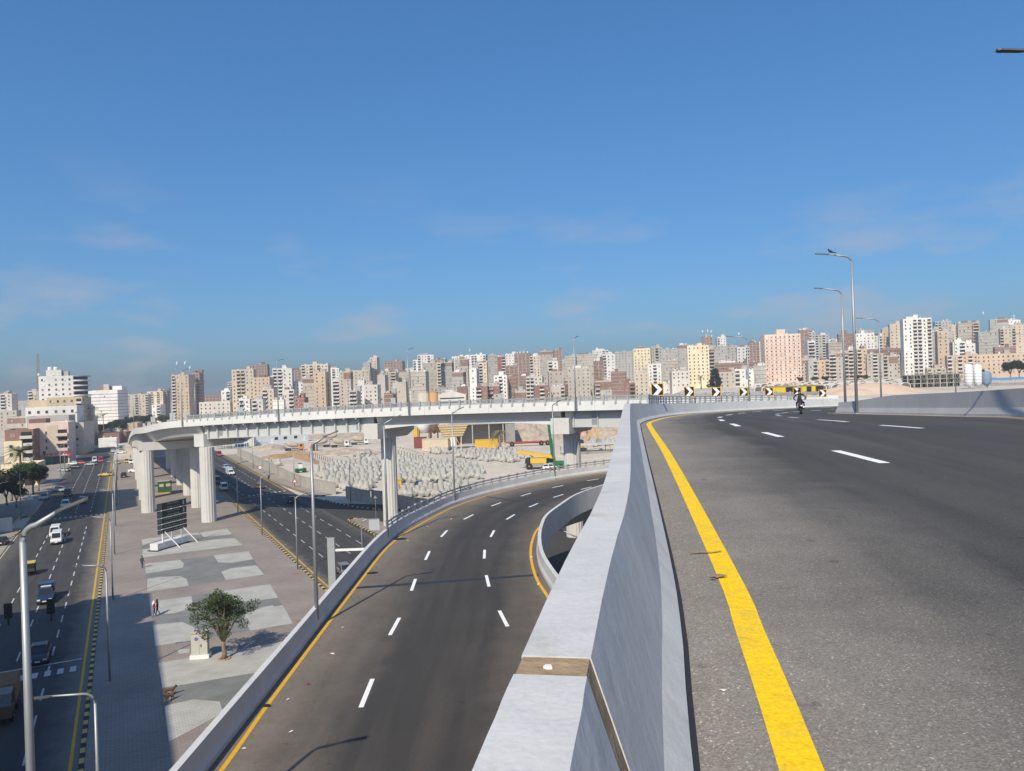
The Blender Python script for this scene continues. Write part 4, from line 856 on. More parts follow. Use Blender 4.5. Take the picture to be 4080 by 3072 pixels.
CITY = [ # x0,x1,ytop,depth,colour,style
(925,1007,1476,FR,'cream','balc'),(1010,1072,1507,FR-20,'tan','plain'),(1044,1089,1553,FR-60,'cream','balc'),(1087,1161,1471,FR+20,'white','balc'),(1126,1170,1556,FR-60,'pale','balc'),(1163,1210,1528,FR+30,'white','plain'),
(1206,1250,1510,FR,'conc','bands'),(1202,1305,1455,MI,'cream','balc'),(1250,1295,1485,FR-10,'tan','plain'),(1323,1352,1519,FR,'pale','balc'),(952,994,1594,FR-110,'white','balc'),(1003,1046,1596,FR-110,'pale','balc'),(1088,1130,1597,FR-110,'white','bands'),(1174,1212,1588,FR-90,'red','bands'),
(1350,1396,1483,FR,'conc','plain'),(1396,1469,1478,MI,'cream','plain'),(1517,1553,1480,MI,'conc','balc'),(1503,1533,1497,FR,'conc','blank'),(1451,1503,1537,FR-40,'pale','plain'),(1425,1451,1519,FR,'white','plain'),(1555,1576,1485,MI-20,'cream','balc'),(1576,1631,1485,MI,'conc','bands'),(1563,1617,1526,FR,'conc','blank'),(1635,1695,1485,FR,'conc','bands'),
(1683,1740,1449,MI,'conc','bands'),(1740,1756,1448,MI-10,'yellow','balc'),(1756,1800,1446,MI,'grey','bands'),(1390,1422,1560,FR-60,'conc','balc'),(1530,1566,1570,FR-70,'brick','bands'),
(1811,1864,1433,MI,'conc','bands'),(1800,1845,1485,FR,'grey','bands'),(1821,1860,1544,FR-70,'brick','blank'),(1869,1898,1471,FR,'white','plain'),(1907,1939,1448,MI-20,'yellow','balc'),(1887,1907,1455,MI,'conc','blank'),(1981,2013,1424,MI,'red','balc'),(2013,2065,1460,FR+20,'brick','frame'),(2049,2110,1410,MI,'brick','frame'),(2110,2150,1421,MI,'cream','balc'),
(2182,2223,1442,FR+20,'white','balc'),(1967,2020,1499,FR-20,'white','balc'),(2025,2058,1505,FR-10,'brick','bands'),(2072,2113,1501,FR,'brick','bands'),(2095,2160,1504,FR-20,'pale','balc'),(2186,2245,1483,FR,'conc','plain'),(1896,1942,1544,FR-70,'brick','balc'),(1942,1990,1537,FR-60,'conc','balc'),(2052,2096,1562,FR-90,'conc','plain'),(2128,2190,1540,FR-70,'brick','balc'),(2196,2250,1542,FR-60,'conc','balc'),
(2250,2293,1423,MI,'conc','bands'),(2261,2350,1469,FR,'conc','plain'),(2364,2406,1441,FR+20,'brick','frame'),(2399,2449,1414,MI,'white','balc'),(2433,2492,1485,FR-10,'brick','bands'),(2524,2591,1391,MI,'yellow','plain'),(2595,2638,1386,MI,'grey','balc'),(2527,2584,1489,FR-20,'cream','plain'),(2583,2634,1453,MI-60,'white','balc'),(2648,2700,1439,MI-40,'conc','bands'),(2677,2745,1482,FR-20,'pale','plain'),(2370,2436,1520,FR-60,'conc','balc'),(2484,2530,1530,FR-60,'brick','balc'),
(2739,2823,1380,FR,'yellow','plain'),(2819,2846,1391,FR+40,'conc','balc'),(2844,2899,1382,MI,'grey','bands'),(2897,2937,1384,MI,'grey','plain'),(2937,2985,1385,MI-30,'white','balc'),(2848,3024,1448,FR+40,'brick','bands'),(2864,2928,1442,FR+60,'white','plain'),(2867,2928,1485,FR-40,'conc','plain'),(2928,2970,1474,FR-40,'white','balc'),(2972,3002,1480,FR-30,'white','plain'),(3002,3050,1460,FR-10,'grey','bands'),
(3187,3221,1317,MI,'brick','frame'),(3219,3246,1363,FR+30,'white','balc'),(3303,3363,1367,MI-20,'conc','bands'),(3342,3395,1331,MI,'brick','bands'),(3189,3221,1434,FR,'conc','balc'),(3253,3303,1438,FR-10,'tan','balc'),(3303,3331,1413,FR,'grey','balc'),(3333,3379,1406,FR,'conc','balc'),(3379,3400,1395,FR,'cream','balc'),(3415,3452,1393,FR,'tan','balc'),(3456,3516,1413,FR-10,'conc','balc'),(3520,3573,1420,FR,'grey','balc'),(3573,3605,1416,FR,'conc','balc'),(3221,3256,1440,FR-20,'grey','balc'),
(3411,3479,1331,MI,'white','plain'),(3481,3513,1340,MI,'pale','balc'),(3516,3548,1313,MI+30,'tan','plain'),(3548,3612,1292,MI,'cream','plain'),(3449,3605,1392,FR+50,'brick','bands'),
(3604,3704,1272,FR-20,'white','balc'),(3700,3738,1312,MI-40,'grey','bands'),(3737,3776,1322,FR,'tan','plain'),(3820,3877,1289,MI,'conc','bands'),(3877,3900,1287,MI-6,'tan','balc'),(3799,3843,1365,FR,'white','balc'),(3847,3883,1373,FR,'white','plain'),(3904,3970,1325,MI-40,'grey','bands'),(3989,4042,1310,MI,'cream','balc'),(4038,4086,1297,MI+20,'cream','plain'),(3888,4088,1413,FR-40,'tan','plain'),(3782,3888,1418,FR-40,'tan','balc'),(3700,3782,1470,FR-30,'conc','balc'),(3970,4040,1385,FR+30,'brick','bands'),
]
for e in CITY: city(*e)
BACK = [(994,1062,1455,BK,'brick','frame'),(1161,1210,1475,BK,'brick','frame'),(1307,1350,1470,BK,'white','balc'),(1473,1501,1426,BK+20,'cream','plain'),(1446,1473,1446,BK,'grey','bands'),(1531,1601,1442,BK,'brick','frame'),(1645,1670,1437,BK,'white','balc'),(1663,1727,1417,BK,'white','balc'),(1722,1775,1435,BK,'brick','bands'),(1800,1853,1423,BK,'white','balc'),(1853,1935,1416,BK,'white','balc'),(1942,1981,1419,BK,'grey','bands'),(2013,2049,1412,BK,'white','plain'),(2150,2202,1401,BK,'conc','bands'),(2202,2238,1396,BK,'brick','frame'),
(2293,2378,1414,BK,'conc','bands'),(2360,2424,1398,BK+20,'white','balc'),(2449,2524,1403,BK,'grey','plain'),(2638,2700,1393,BK,'grey','bands'),(2800,2839,1344,BK,'brick','frame'),(2857,2892,1346,BK,'white','balc'),(2985,3024,1366,BK,'brick','frame'),(3024,3049,1364,BK,'white','balc'),(2700,2743,1376,BK,'grey','bands'),(3219,3248,1326,BK,'grey','balc'),(3248,3301,1336,BK,'grey','balc'),(3303,3342,1354,BK,'white','plain'),(3415,3480,1318,BK,'grey','bands'),(3729,3786,1282,BK,'grey','balc'),(3790,3820,1297,BK,'cream','balc'),(3949,4010,1274,BK,'grey','bands'),(4015,4061,1278,BK,'white','plain')]
for e in BACK: city(*e, solo=False)
# rows behind the first ones, close the gaps of the skyline
r_ = random.Random(11); x = 905
while x < 4085:
    wd = r_.uniform(30,62); sk = interp(x, [900,1350,2040,2700,3400,4080],[1512,1496,1440,1408,1368,1318])
    city(x, x+wd, sk+r_.uniform(-6,26), 960+r_.uniform(0,60), r_.choice(['grey','conc','brick','white','cream','pale','conc','grey']), r_.choice(['bands','frame','plain','balc']), solo=False); x += wd*.82
# low fabric filling in between
x = 1350
while x < 4085:
    wd = r_.uniform(34,66); sk = interp(x, [900,1350,2040,2700,3400,4080],[1590,1575,1550,1530,1480,1440])
    city(x, x+wd, sk+r_.uniform(-18,14), 690+r_.uniform(0,20), r_.choice(['grey','conc','brick','white','pale','conc']), r_.choice(['bands','plain','balc']), solo=False); x += wd*.9
# ---- the special ones
def px_tower():
    p = PD(3117,1335,640); zb = terr(p.x,p.y); w_ = 140/F*640; h = p.z-zb
    g = building((p.x,p.y,zb), w_, 16, h, 'pink', 'plain', R(-6), label='tall pink tower block with a raised grid of ribs on its front', balc=[8], seed=5)
    q = MB()
    for i in range(10): x_ = -w_/2+i*w_/9; q.box(x_-.12,x_+.12,-.16,0,0,h)
    n = int(h/3)
    for f in range(1,n): q.box(-w_/2,w_/2,-.09,0,f*h/n-.1,f*h/n+.1)
    q.build('rib_grid', mat('pink_rib',(.48,.32,.26),.9,.05,1), g)
    q = MB(); q.box(-4,3,3,9,h,h+5); q.build('lift_house', wmat('pink',1), g)
px_tower()
def add_antenna(px, py0, d, hgt, label):
    p = PD(px,py0,d); g = thing('phone_mast', label, 'antenna', (p.x,p.y,p.z)); q = MB(); q.tube([(0,0,0),(0,0,hgt)],[.25,.12],5); q.build('pole', m_steel, g)
    for k in range(3): q = MB(); a_ = k*2.1; q.box(.4*math.cos(a_)-.2,.4*math.cos(a_)+.2,.4*math.sin(a_)-.12,.4*math.sin(a_)+.12,hgt-2.6-k*.6,hgt-.4-k*.3); q.build('panel_antenna', m_white, g)
for px, py, d, h_, lb in ((2800,1344,880,9,'left phone mast on the brick block behind the yellow tower'),(2820,1344,882,9.5,'middle phone mast on the brick block behind the yellow tower'),(2834,1344,884,9,'right phone mast on the brick block behind the yellow tower'),(2945,1372,860,14,'phone mast beside the far lamp, right of the dome-roofed block'),(1872,1416,880,8,'phone mast on the white block at the top of the skyline'),(706,1497,718,14,'left phone mast on the tall tower beyond the flyover'),(738,1492,718,13,'cluster phone mast in the middle of the tall tower roof'),(757,1490,718,8,'short phone mast at the right edge of the tall tower roof'),(3918,1270,800,8,'small antenna above the grey block on the right skyline'),(4040,1276,880,7,'antenna at the right end of the skyline')): add_antenna(px,py,d,h_,lb)
# left-hand side of the boulevard -------------------------------------------------
LFT = R(14)
city(685,748,1497,715,'tan','balc',label='tall tan tower block with a black shaded flank, beyond the flyover',dp=26,rz=R(9),balc=[0,4],seed=9)
city(766,792,1487,745,'brick','frame',label='narrow brick tower standing behind the tall tan tower',solo=False)
city(796,884,1576,800,'brick','frame',label='long low brick block right of the tall tan tower',solo=False,roof=False)
city(797,912,1604,640,'pale','plain',label='low off-white building with a strip of windows right of the tan tower',roof=False)
city(882,916,1559,690,'white','balc',label='small white block with ribbon balconies at the end of the brick block')
p = PD(400,1558,780); g = building((p.x,p.y,0), 126/F*780, 34, p.z, 'white', 'blank', R(10), 'department_store', label='large white windowless building with dark horizontal stripes', roof=False, fh=3.6, sides=False)
w_ = 126/F*780; q = MB()
for f in range(1,10): q.box(-w_/2-.1,w_/2+.1,-.1,34.1,f*p.z/10-.25,f*p.z/10+.25)
q.build('dark_stripe', mat('stripe_grey',(.25,.25,.26),.8,0), g); q = MB(); q.box(w_*.22,w_/2,14,30,p.z,p.z+5); q.build('roof_block', wmat('white',2), g); q = MB(); q.box(-w_*.25,w_*.2,16,28,p.z,p.z+5); q.build('roof_brick', wmat('brick',2), g); q = MB(); q.box(-.03*w_,w_*.13,12,15,p.z,p.z+7); q.build('lift_house', wmat('conc',2), g)
city(499,586,1574,850,'cream','balc',label='cream block of flats right of the striped white building',rz=R(12))
city(588,645,1562,950,'yellow','balc',label='yellow block of flats left of the tall tan tower',rz=R(12)); city(640,665,1558,960,'brick','bands',label='far brick block squeezed behind the yellow flats',solo=False)
city(606,638,1615,760,'white','balc',label='small white block below the yellow flats',roof=False)
city(3,42,1572,700,'pale','balc',label='pale slab block at the far left edge of the skyline',rz=R(14)); city(47,108,1600,760,'grey','blank',label='blank grey block second from the left edge of the skyline',rz=R(14),roof=False); city(115,166,1560,720,'cream','balc',label='cream block behind the lattice mast at far left',rz=R(14))
city(0,60,1640,600,'conc','plain',label='low dusty block below the pale slab at far left',roof=False); city(40,160,1664,470,'conc','bands',label='low bare block below the grey slab at far left',roof=False)
# lattice mast
p = PD(157,1640,610); g = thing('lattice_mast','tall thin lattice mast behind the white building on the left','mast',(p.x,p.y,0)); H = CZ+ray(157,1408).z*610; q = MB()
for sx, sy in ((-1,-1),(1,-1),(1,1),(-1,1)): q.tube([(sx*1.6,sy*1.6,0),(sx*.5,sy*.5,H)],.16,4)
q.build('legs', m_steel, g); q = MB(); n = 22
for k in range(n):
    z0, z1 = H*k/n, H*(k+1)/n; a_, b_ = lerp(1.6,.5,k/n), lerp(1.6,.5,(k+1)/n)
    for s_ in (-1,1): q.tube([(-a_,s_*a_,z0),(b_,s_*b_,z1)],.09,3); q.tube([(s_*a_,a_,z0),(s_*b_,-b_,z1)],.09,3)
q.build('bracing', mat('mast_red',(.35,.2,.18),.7,.1,.1), g); q = MB(); q.cyl((1.0,-.6),H*.72,H*.72+1.6,.9,.9,10); q.build('dish', m_white, g)
# white block with rounded corner balconies
p = PD(222,1503,470); w_ = 122/F*470; h = p.z; g = building((p.x,p.y,0), w_, 16, h, 'white', 'plain', R(16), label='white block with curved corner balconies on the left', seed=4, fh=3.1)
for f in range(int(h/3.1)-4, int(h/3.1)):
    z = (f+1)*3.1-.3; q = MB(); pts = [(w_/2,-.2)]+[(w_/2+7.0*math.sin(a_*math.pi/16), 7.0-7.2*math.cos(a_*math.pi/16)) for a_ in range(0,9)]+[(w_/2+7,14),(w_/2,14)]
    q.prism(pts, z-.25, z+.75); q.build('curved_balcony', wmat('white',1), g)
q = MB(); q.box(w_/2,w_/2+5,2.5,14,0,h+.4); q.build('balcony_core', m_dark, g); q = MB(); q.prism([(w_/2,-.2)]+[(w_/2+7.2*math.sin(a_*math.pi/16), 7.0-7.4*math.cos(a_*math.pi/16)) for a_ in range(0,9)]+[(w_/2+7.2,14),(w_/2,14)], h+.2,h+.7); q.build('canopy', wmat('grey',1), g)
q = MB(); q.box(-w_*.32,w_*.12,3,10,h,h+4.6); q.build('roof_house', wmat('white',0), g); 
for sx in (-.22,-.05): o = ob('water_tank', TANK, g, (w_*sx,4,h+4.6)); o.scale = (2,2,1.4)
def city2(*a, **k): return city(*a, roof=False, **k)
city2(196,318,1588,405,'beige','balc',label='beige block with big openings below the white curved block',rz=R(17),dp=20,balc=[4],seed=3)
city2(122,200,1600,412,'beige','blank',label='lower beige wing left of the beige block',rz=R(17),dp=16)
city2(117,292,1627,352,'white','plain',label='long white low house with few windows in front of the beige block',rz=R(18),dp=14)
city2(118,262,1664,335,'grey','blank',label='grey rendered house under the long white one',rz=R(18),dp=12)
city2(285,330,1690,345,'cream','balc',label='cream four storey house with a stack of dark balconies, shaded flank',rz=R(20),dp=26,balc=[1])
p = PD(193,1692,297); w_ = 138/F*297; h = p.z; g = building((p.x,p.y,0), w_, 15, h, 'pink', 'blank', R(21), label='pinkish four storey house above the red shop front', roof=False, seed=2); WX = w_
for f in (1.75,2.6,3.5):
    for x_ in (-5.2,-.6,1.4):
        if x_ == 1.4 and f > 3: continue
        o = ob('window', WIN, g, (x_,0,f*h/4.7)); o.scale = (1.1,1,1.1)
    ob('balcony', balcony_mesh(wmat('pink',1),4.2), g, (w_/2-2.4,0,f*h/4.7-.5))
q = MB(); q.box(-.6,3.1,-.06,0,h*.25,h*.98); q.build('pale_panel', wmat('cream',0), g); q = MB(); q.box(-w_/2,w_/2,-.9,0,h*.20,h*.215); q.build('awning', m_conc, g)
q = MB(); q.box(-1.8,w_/2+.6,-.5,.0,3.1,4.1); q.build('shop_sign', mat('shop_red',(.62,.03,.06),.5,.04,1), g); q = MB(); q.box(1.0,w_/2-.6,-.12,0,0,3.0); q.build('shop_window', m_pane, g); q = MB(); q.box(-1.8,.9,-.1,0,0,3.0); q.build('shop_door', mat('green_paint',(.06,.22,.14),.6,.05,2), g); q = MB(); q.box(-1.6,w_/2+.3,-.56,-.5,3.35,3.85); 
me_t = MB()
for k in range(9): me_t.box(-1.3+k*.85,-1.3+k*.85+.55,-.53,-.505,3.42,3.42+.22*(1+k%2)); 
me_t.build('shop_lettering', m_white, g)
q = MB(); q.box(-w_/2,-1,1,9,h,h+2.4); q.build('roof_brick', wmat('brick',1), g)
p = PD(76,1720,285); w_ = 98/F*285; g = building((p.x,p.y,0), w_, 14, p.z, 'brick', 'balc', R(21), label='brick and cream three storey house left of the pinkish house', roof=False, balc=[1], seed=8); q = MB(); q.box(-w_/2,w_*.12,-1.6,0,0,p.z-3.4); q.build('cream_bay', wmat('yellow',0), g); ob('window', WIN, g, (-2.4,-1.6,p.z-6)); ob('window', WIN, g, (-2.4,-1.6,p.z-9)); ob('window', WIN, g, (.0,-1.6,p.z-9))
p = PD(78,1858,222); w_ = 128/F*222; g = building((p.x,p.y,0), w_, 10, p.z, 'yellow', 'blank', R(21), label='yellow low house behind the tall palm on the left', roof=False, seed=6); q = MB(); q.box(w_/2-3.6,w_/2-1.2,-.08,0,.2,3.4); q.build('garage_opening', m_dark, g); q = MB(); q.box(w_/2-4.2,w_/2-.3,-1.0,0,4.4,5.6); q.build('bay', wmat('yellow',2), g)
q = MB(); q.prism_y([(-3,0),(-1.6,0),(-1.6,1.8),(-2.3,2.4),(-3,1.8)],-.06,0); q.build('arched_door', mat('ochre',(.45,.28,.08),.8,.05,2), g)
p = PD(428,1752,392); w_ = 64/F*392; g = building((p.x,p.y,0), w_, 6, p.z, 'white', 'blank', R(22), 'kiosk', label='small white roadside kiosk at the far end of the left street', roof=False)
for px0, px1, py, d, c, lb in ((396,470,1730,420,'brick','low brick house behind the small white kiosk'),(505,545,1690,470,'tan','small tan gable house among the far trees'),(470,500,1728,430,'brick','low red brick shed right of the kiosk')): city2(px0,px1,py,d,c,'blank',label=lb)
# minaret
p = PD(370,1711,420); g = thing('minaret','slender pale minaret in front of the striped white building','minaret',(p.x,p.y,0)); H = CZ+ray(370,1604).z*420; mm = wmat('cream',3); q = MB(); q.box(-1.7,1.7,-1.7,1.7,0,H*.66); q.build('shaft', mm, g); q = MB(); q.box(-2.1,2.1,-2.1,2.1,H*.66,H*.69); q.build('gallery', mm, g)
q = MB(); q.cyl((0,0),H*.69,H*.83,1.35,1.35,8); q.box(-1.9,1.9,-1.9,1.9,H*.83,H*.845); q.build('lantern', mm, g); q = MB(); q.lathe([(1.5,H*.845),(1.7,H*.875),(1.3,H*.91),(.5,H*.94),(.12,H*.96),(.08,H)],n=10); q.build('dome', mm, g)
q = MB(); q.box(-.35,.35,-1.76,-1.7,H*.3,H*.62); q.build('niche', m_conc_d, g)
# the tall blocks left of the picture whose shadow lies across the street and plaza
def shadow_block(s0, s1, t1, h, lb, seed): 
    c_ = ST((s0+s1)/2, t1); building((c_.x,c_.y,0), s1-s0, 18, h, 'tan', 'balc', SYAW+math.pi/2, label=lb, seed=seed, solo=False, roof=True)
shadow_block(5,64,-26,35.5,'tall tan block beside the street left of the picture, nearer one',21); shadow_block(66.5,77.5,-26,35.5,'tall tan block beside the street left of the picture, farther one',22)
c_ = ST(184,-25.0); building((c_.x,c_.y,0), 38, 20, 34.5, 'conc', 'plain', SYAW+math.pi/2, label='tall dark block cut by the left edge of the picture', seed=23, solo=False)
# storage tanks and shed behind the flyover
for px, rr_, py, lb, m in ((1685,24,1565,'pale rust-streaked storage tank behind the flyover railing',mat('stained_white',(.50,.46,.40),.8,.3,.25,stretch=(1,1,.1))),(1727,18,1564,'orange rusty storage tank beside the pale one',mat('rusty',(.45,.26,.12),.85,.35,.3,stretch=(1,1,.1)))):
    p = PD(px,py,420); r0 = rr_/F*420; g = thing('storage_tank', lb, 'tank', (p.x,p.y,0)); q = MB(); q.cyl((0,0),0,p.z,r0,r0,20); q.build('shell', m, g, True); q = MB(); q.lathe([(r0*1.02,p.z),(r0*1.02,p.z+.3),(.3,p.z+.9)],n=20); q.build('roof', m, g)
p = PD(1800,1557,470); w_ = 110/F*470; g = thing('warehouse','white gabled warehouse right of the rusty storage tanks','building',(p.x,p.y,0),R(8)); q = MB(); q.prism_y([(-w_/2,0),(w_/2,0),(w_/2,p.z-2.5),(0,p.z),(-w_/2,p.z-2.5)],0,20); q.build('wall', wmat('pale',1), g); q = MB()
for k in range(3): q.box(-w_/2+1,w_/2-1,-.05,0,p.z-5-k*2.6,p.z-4.2-k*2.6)
q.build('strip_window', m_pane, g)
# timber-scaffolded frame under construction, silos and market on the right-hand rise
p = PD(3733,1490,350); zb = terr(p.x,p.y); w_ = 220/F*350; g = thing('construction_frame','concrete frame under construction wrapped in timber props','building site',(p.x,p.y,zb),R(-8)); H = p.z-zb; m_tim = mat('weathered_timber',(.26,.23,.17),.9,.2,2)
q = MB()
for f in (0,1,2): q.box(-w_/2,w_/2,0,9,H*(f+1)/3-.3,H*(f+1)/3)
q.build('floor_slab', m_conc, g); 
for i in range(10): q = MB(); x_ = -w_/2+i*w_/9; q.box(x_-.2,x_+.2,.1,.5,0,H); q.build('column', m_conc, g)
q = MB(); r2 = random.Random(8)
for i in range(110): x_ = r2.uniform(-w_/2,w_/2); f = r2.randrange(3); q.tube([(x_,r2.uniform(-1,0),H*f/3),(x_+r2.uniform(-.3,.3),r2.uniform(-1,0),H*(f+1)/3)],.07,3)
for i in range(26): f = r2.random()*H; x_ = r2.uniform(-w_/2,w_/2-4); q.tube([(x_,-.6,f),(x_+r2.uniform(2,6),-.6,f+r2.uniform(-.4,.4))],.07,3)
for i in range(60): x_ = -w_/2+i*w_/59; q.tube([(x_,-.3,H),(x_+r2.uniform(-.5,.5),-.3,H+r2.uniform(.8,2.2))],.08,3)
o = q.build('timber_props', m_tim, g); o['kind'] = 'stuff'; q = MB(); q.box(-w_/2,w_/2,7,7.2,0,H-.4); q.build('inner_wall', m_conc_d, g)
for px, wd, py, m, lb in ((3858,30,1450,m_white,'left white banded silo behind the median barrier'),(3894,30,1452,m_white,'right white banded silo behind the median barrier'),(3929,36,1479,mat('silo_blue',(.17,.27,.40),.6,.1,.6),'blue-grey silo beside the white ones')):
    p = PD(px,py,300); zb = terr(p.x,p.y); r0 = wd/2/F*300; g = thing('silo', lb, 'silo', (p.x,p.y,zb)); H = p.z-zb; q = MB(); q.lathe([(.3,.5),(r0,2.2),(r0,H-.8),(r0*.7,H-.2),(.3,H)],n=18); q.build('shell', m, g, True); q = MB()
    for k in range(6): q.cyl((0,0),2.3+k*(H-3.2)/5.5,2.42+k*(H-3.2)/5.5,r0*1.02,r0*1.02,18)
    q.build('hoop', m_steel, g)
    for a_ in range(4): q = MB(); q.tube([(r0*.9*math.cos(a_*1.57+.8),r0*.9*math.sin(a_*1.57+.8),0),(r0*.9*math.cos(a_*1.57+.8),r0*.9*math.sin(a_*1.57+.8),2.6)],.1,4); q.build('leg', m_steel, g)
p0, p1 = PD(3838,1530,296), PD(3890,1556,290); q = MB(); q.tube([p0,p1],.14,5); o = q.build('conveyor', m_conc_d); tag(o,'slanting conveyor tube in front of the white silos','conveyor')
# market of white tents and tarpaulins
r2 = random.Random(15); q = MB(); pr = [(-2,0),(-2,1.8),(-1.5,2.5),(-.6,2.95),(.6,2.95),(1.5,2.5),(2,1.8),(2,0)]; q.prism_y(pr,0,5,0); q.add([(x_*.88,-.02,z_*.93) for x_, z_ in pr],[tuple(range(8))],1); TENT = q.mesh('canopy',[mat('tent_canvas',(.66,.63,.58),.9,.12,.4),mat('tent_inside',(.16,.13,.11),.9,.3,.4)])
tn = 0
for j in range(9):
    d = 300+j*32; n = 26
    for i in range(n):
        px = lerp(3010,3690,(i+r2.uniform(.1,.9))/n); 
        if d < 370 and not 3330 < px < 3620: continue
        if r2.random() < .45: continue
        p = PD(px,1500,d); zb = terr(p.x,p.y); o = ob('market_tent', TENT, None, (p.x,p.y,zb-.2), r2.uniform(-.35,.35), (r2.uniform(.8,1.7),r2.uniform(.8,1.4),r2.uniform(.75,1.15))); tag(o,'low white arched market tent on the rise behind the bus and sand heaps','tent','white market tents'); tn += 1
for k, (px, py, d, wd, hh, lb) in enumerate(((3470,1600,232,17,3.3,'large pale sand heap behind the median lamp posts'),(3600,1600,262,17,1.7,'lower sand heap running right behind the median barrier'),(3395,1600,225,10,1.9,'sand heap slope left of the tall median lamp post'))):
    p = PD(px,py,d); zb = terr(p.x,p.y)-.3; q = MB(); n = 22; m_ = 12; r3 = random.Random(k)
    for j in range(m_):
        f = j/(m_-1); rad = wd*(1-f); 
        for i in range(n): a_ = 2*math.pi*i/n; rr2 = rad*(1+.16*math.sin(a_*3+k)+.10*math.sin(a_*5+1)+.05*r3.random()); q.v.append((rr2*math.cos(a_), rr2*.7*math.sin(a_), hh*(math.sin(f*math.pi/2)**1.0)*(1+.08*r3.random())))
    q.f = [(j*n+i, j*n+(i+1)%n, (j+1)*n+(i+1)%n, (j+1)*n+i) for j in range(m_-1) for i in range(n)]; q.m = [0]*len(q.f); o = q.build('sand_heap', m_sand, None, True); o.location = (p.x,p.y,zb); tag(o, lb, 'sand heap')
for px, d, wd, lb in ((4010,330,24,'long blue tarpaulin roof at the right edge behind the barrier'),(3950,345,9,'short blue tarpaulin left of the long one')):
    p = PD(px,1530,d); zb = terr(p.x,p.y); q = MB(); q.add([(-wd/2,0,2.6),(wd/2,0,2.7),(wd/2,4,3.5),(-wd/2,4,3.3),(-wd/2,0,2.55),(wd/2,0,2.65),(wd/2,4,3.45),(-wd/2,4,3.25)],[(0,1,2,3),(7,6,5,4),(0,4,5,1),(1,5,6,2),(2,6,7,3),(3,7,4,0)]); 
    g = thing('tarpaulin_stall', lb, 'stall', (p.x,p.y,zb)); q.build('tarpaulin', mat('tarp_blue',(.10,.30,.62),.6,.1,.8), g)
    for x_ in (-wd/2,-wd/6,wd/6,wd/2): z_ = MB(); z_.tube([(x_,.1,0),(x_,.1,2.6)],.06,4); z_.build('pole', m_steel, g)
    q = MB(); q.box(-wd/2,wd/2,1.5,2.8,0,1.1); q.build('counter', m_conc_d, g)
# labels for the anonymous blocks of the skyline
from collections import defaultdict
cnt = defaultdict(list)
for ds, x0, row, g in BREG: cnt[(row,ds)].append((x0,g))
for (row,ds), l in cnt.items():
    l.sort(key=lambda e: e[0])
    for i, (x0,g) in enumerate(l): g['label'] = f"{ds}, {ORD[i]} from left in the {row} rows"; g['group'] = 'apartment blocks of the skyline'
# ================================================================== vehicles
m_tyre = mat('tyre_rubber',(.025,.025,.026),.85,.1,8); m_rim = mat('wheel_rim',(.38,.38,.39),.4,.05,4,metal=.6); m_cglass = mat('car_glass',(.02,.024,.028),.08,0,spec=.7)
m_hl = mat('headlight_lens',(.75,.76,.78),.15,0); m_tl = mat('tail_light_lens',(.45,.02,.02),.25,0); m_bump = mat('black_plastic',(.04,.04,.042),.6,.05,5)
def paint(n, rgb): return mat('car_paint_'+n, rgb, .28, .02, 1, spec=.55)
CP = {'white':(.72,.72,.71),'silver':(.42,.44,.46),'black':(.018,.018,.02),'blue':(.03,.07,.17),'darkblue':(.02,.035,.08),'red':(.45,.03,.03),'maroon':(.16,.015,.025),'yellow':(.72,.45,.03),'brown':(.14,.10,.075),'green':(.06,.22,.14),'grey':(.17,.175,.18),'cyan':(.28,.52,.60),'orange':(.55,.22,.04),'cream':(.62,.56,.42),'lightblue':(.30,.48,.60)}
WH = {}
def wheel_me(r_, w_):
    k = (r_,w_)
    if k not in WH:
        q = MB(); q.lathe([(r_*.62,-w_/2),(r_*.93,-w_/2),(r_,-w_*.3),(r_,w_*.3),(r_*.93,w_/2),(r_*.62,w_/2)],n=16); t_ = q.xf(Matrix.Rotation(R(90),4,'X')).mesh('tyre',m_tyre)
        q = MB(); q.lathe([(.05,-w_*.52),(r_*.25,-w_*.5),(r_*.6,-w_*.42),(r_*.62,w_*.42),(r_*.25,w_*.5),(.05,w_*.52)],n=12); WH[k] = (t_, q.xf(Matrix.Rotation(R(90),4,'X')).mesh('rim',m_rim))
    return WH[k]
def wheel(g, x, y, r_, w_=.2, nm='wheel'):
    t_, m_ = wheel_me(r_,w_); o = ob(nm, t_, g, (x,y,r_)); ob('rim', m_, o); return o
SHAPE = { # L, W, H, belt, cabin bottom (rear,front), cabin top (rear,front), wheel r, hood z factor
 'sedan':(4.4,1.72,1.43,.88,(-1.75,1.05),(-1.15,.30),.31),'hatch':(3.8,1.66,1.48,.90,(-1.75,.95),(-1.45,.25),.30),'suv':(4.4,1.82,1.72,1.02,(-2.05,1.05),(-1.85,.45),.36),
 'van':(4.8,1.72,2.05,1.12,(-2.36,2.15),(-2.28,1.45),.33),'pickup':(4.9,1.75,1.65,.98,(-.55,1.35),(-.45,.65),.35)}
CARM = {}
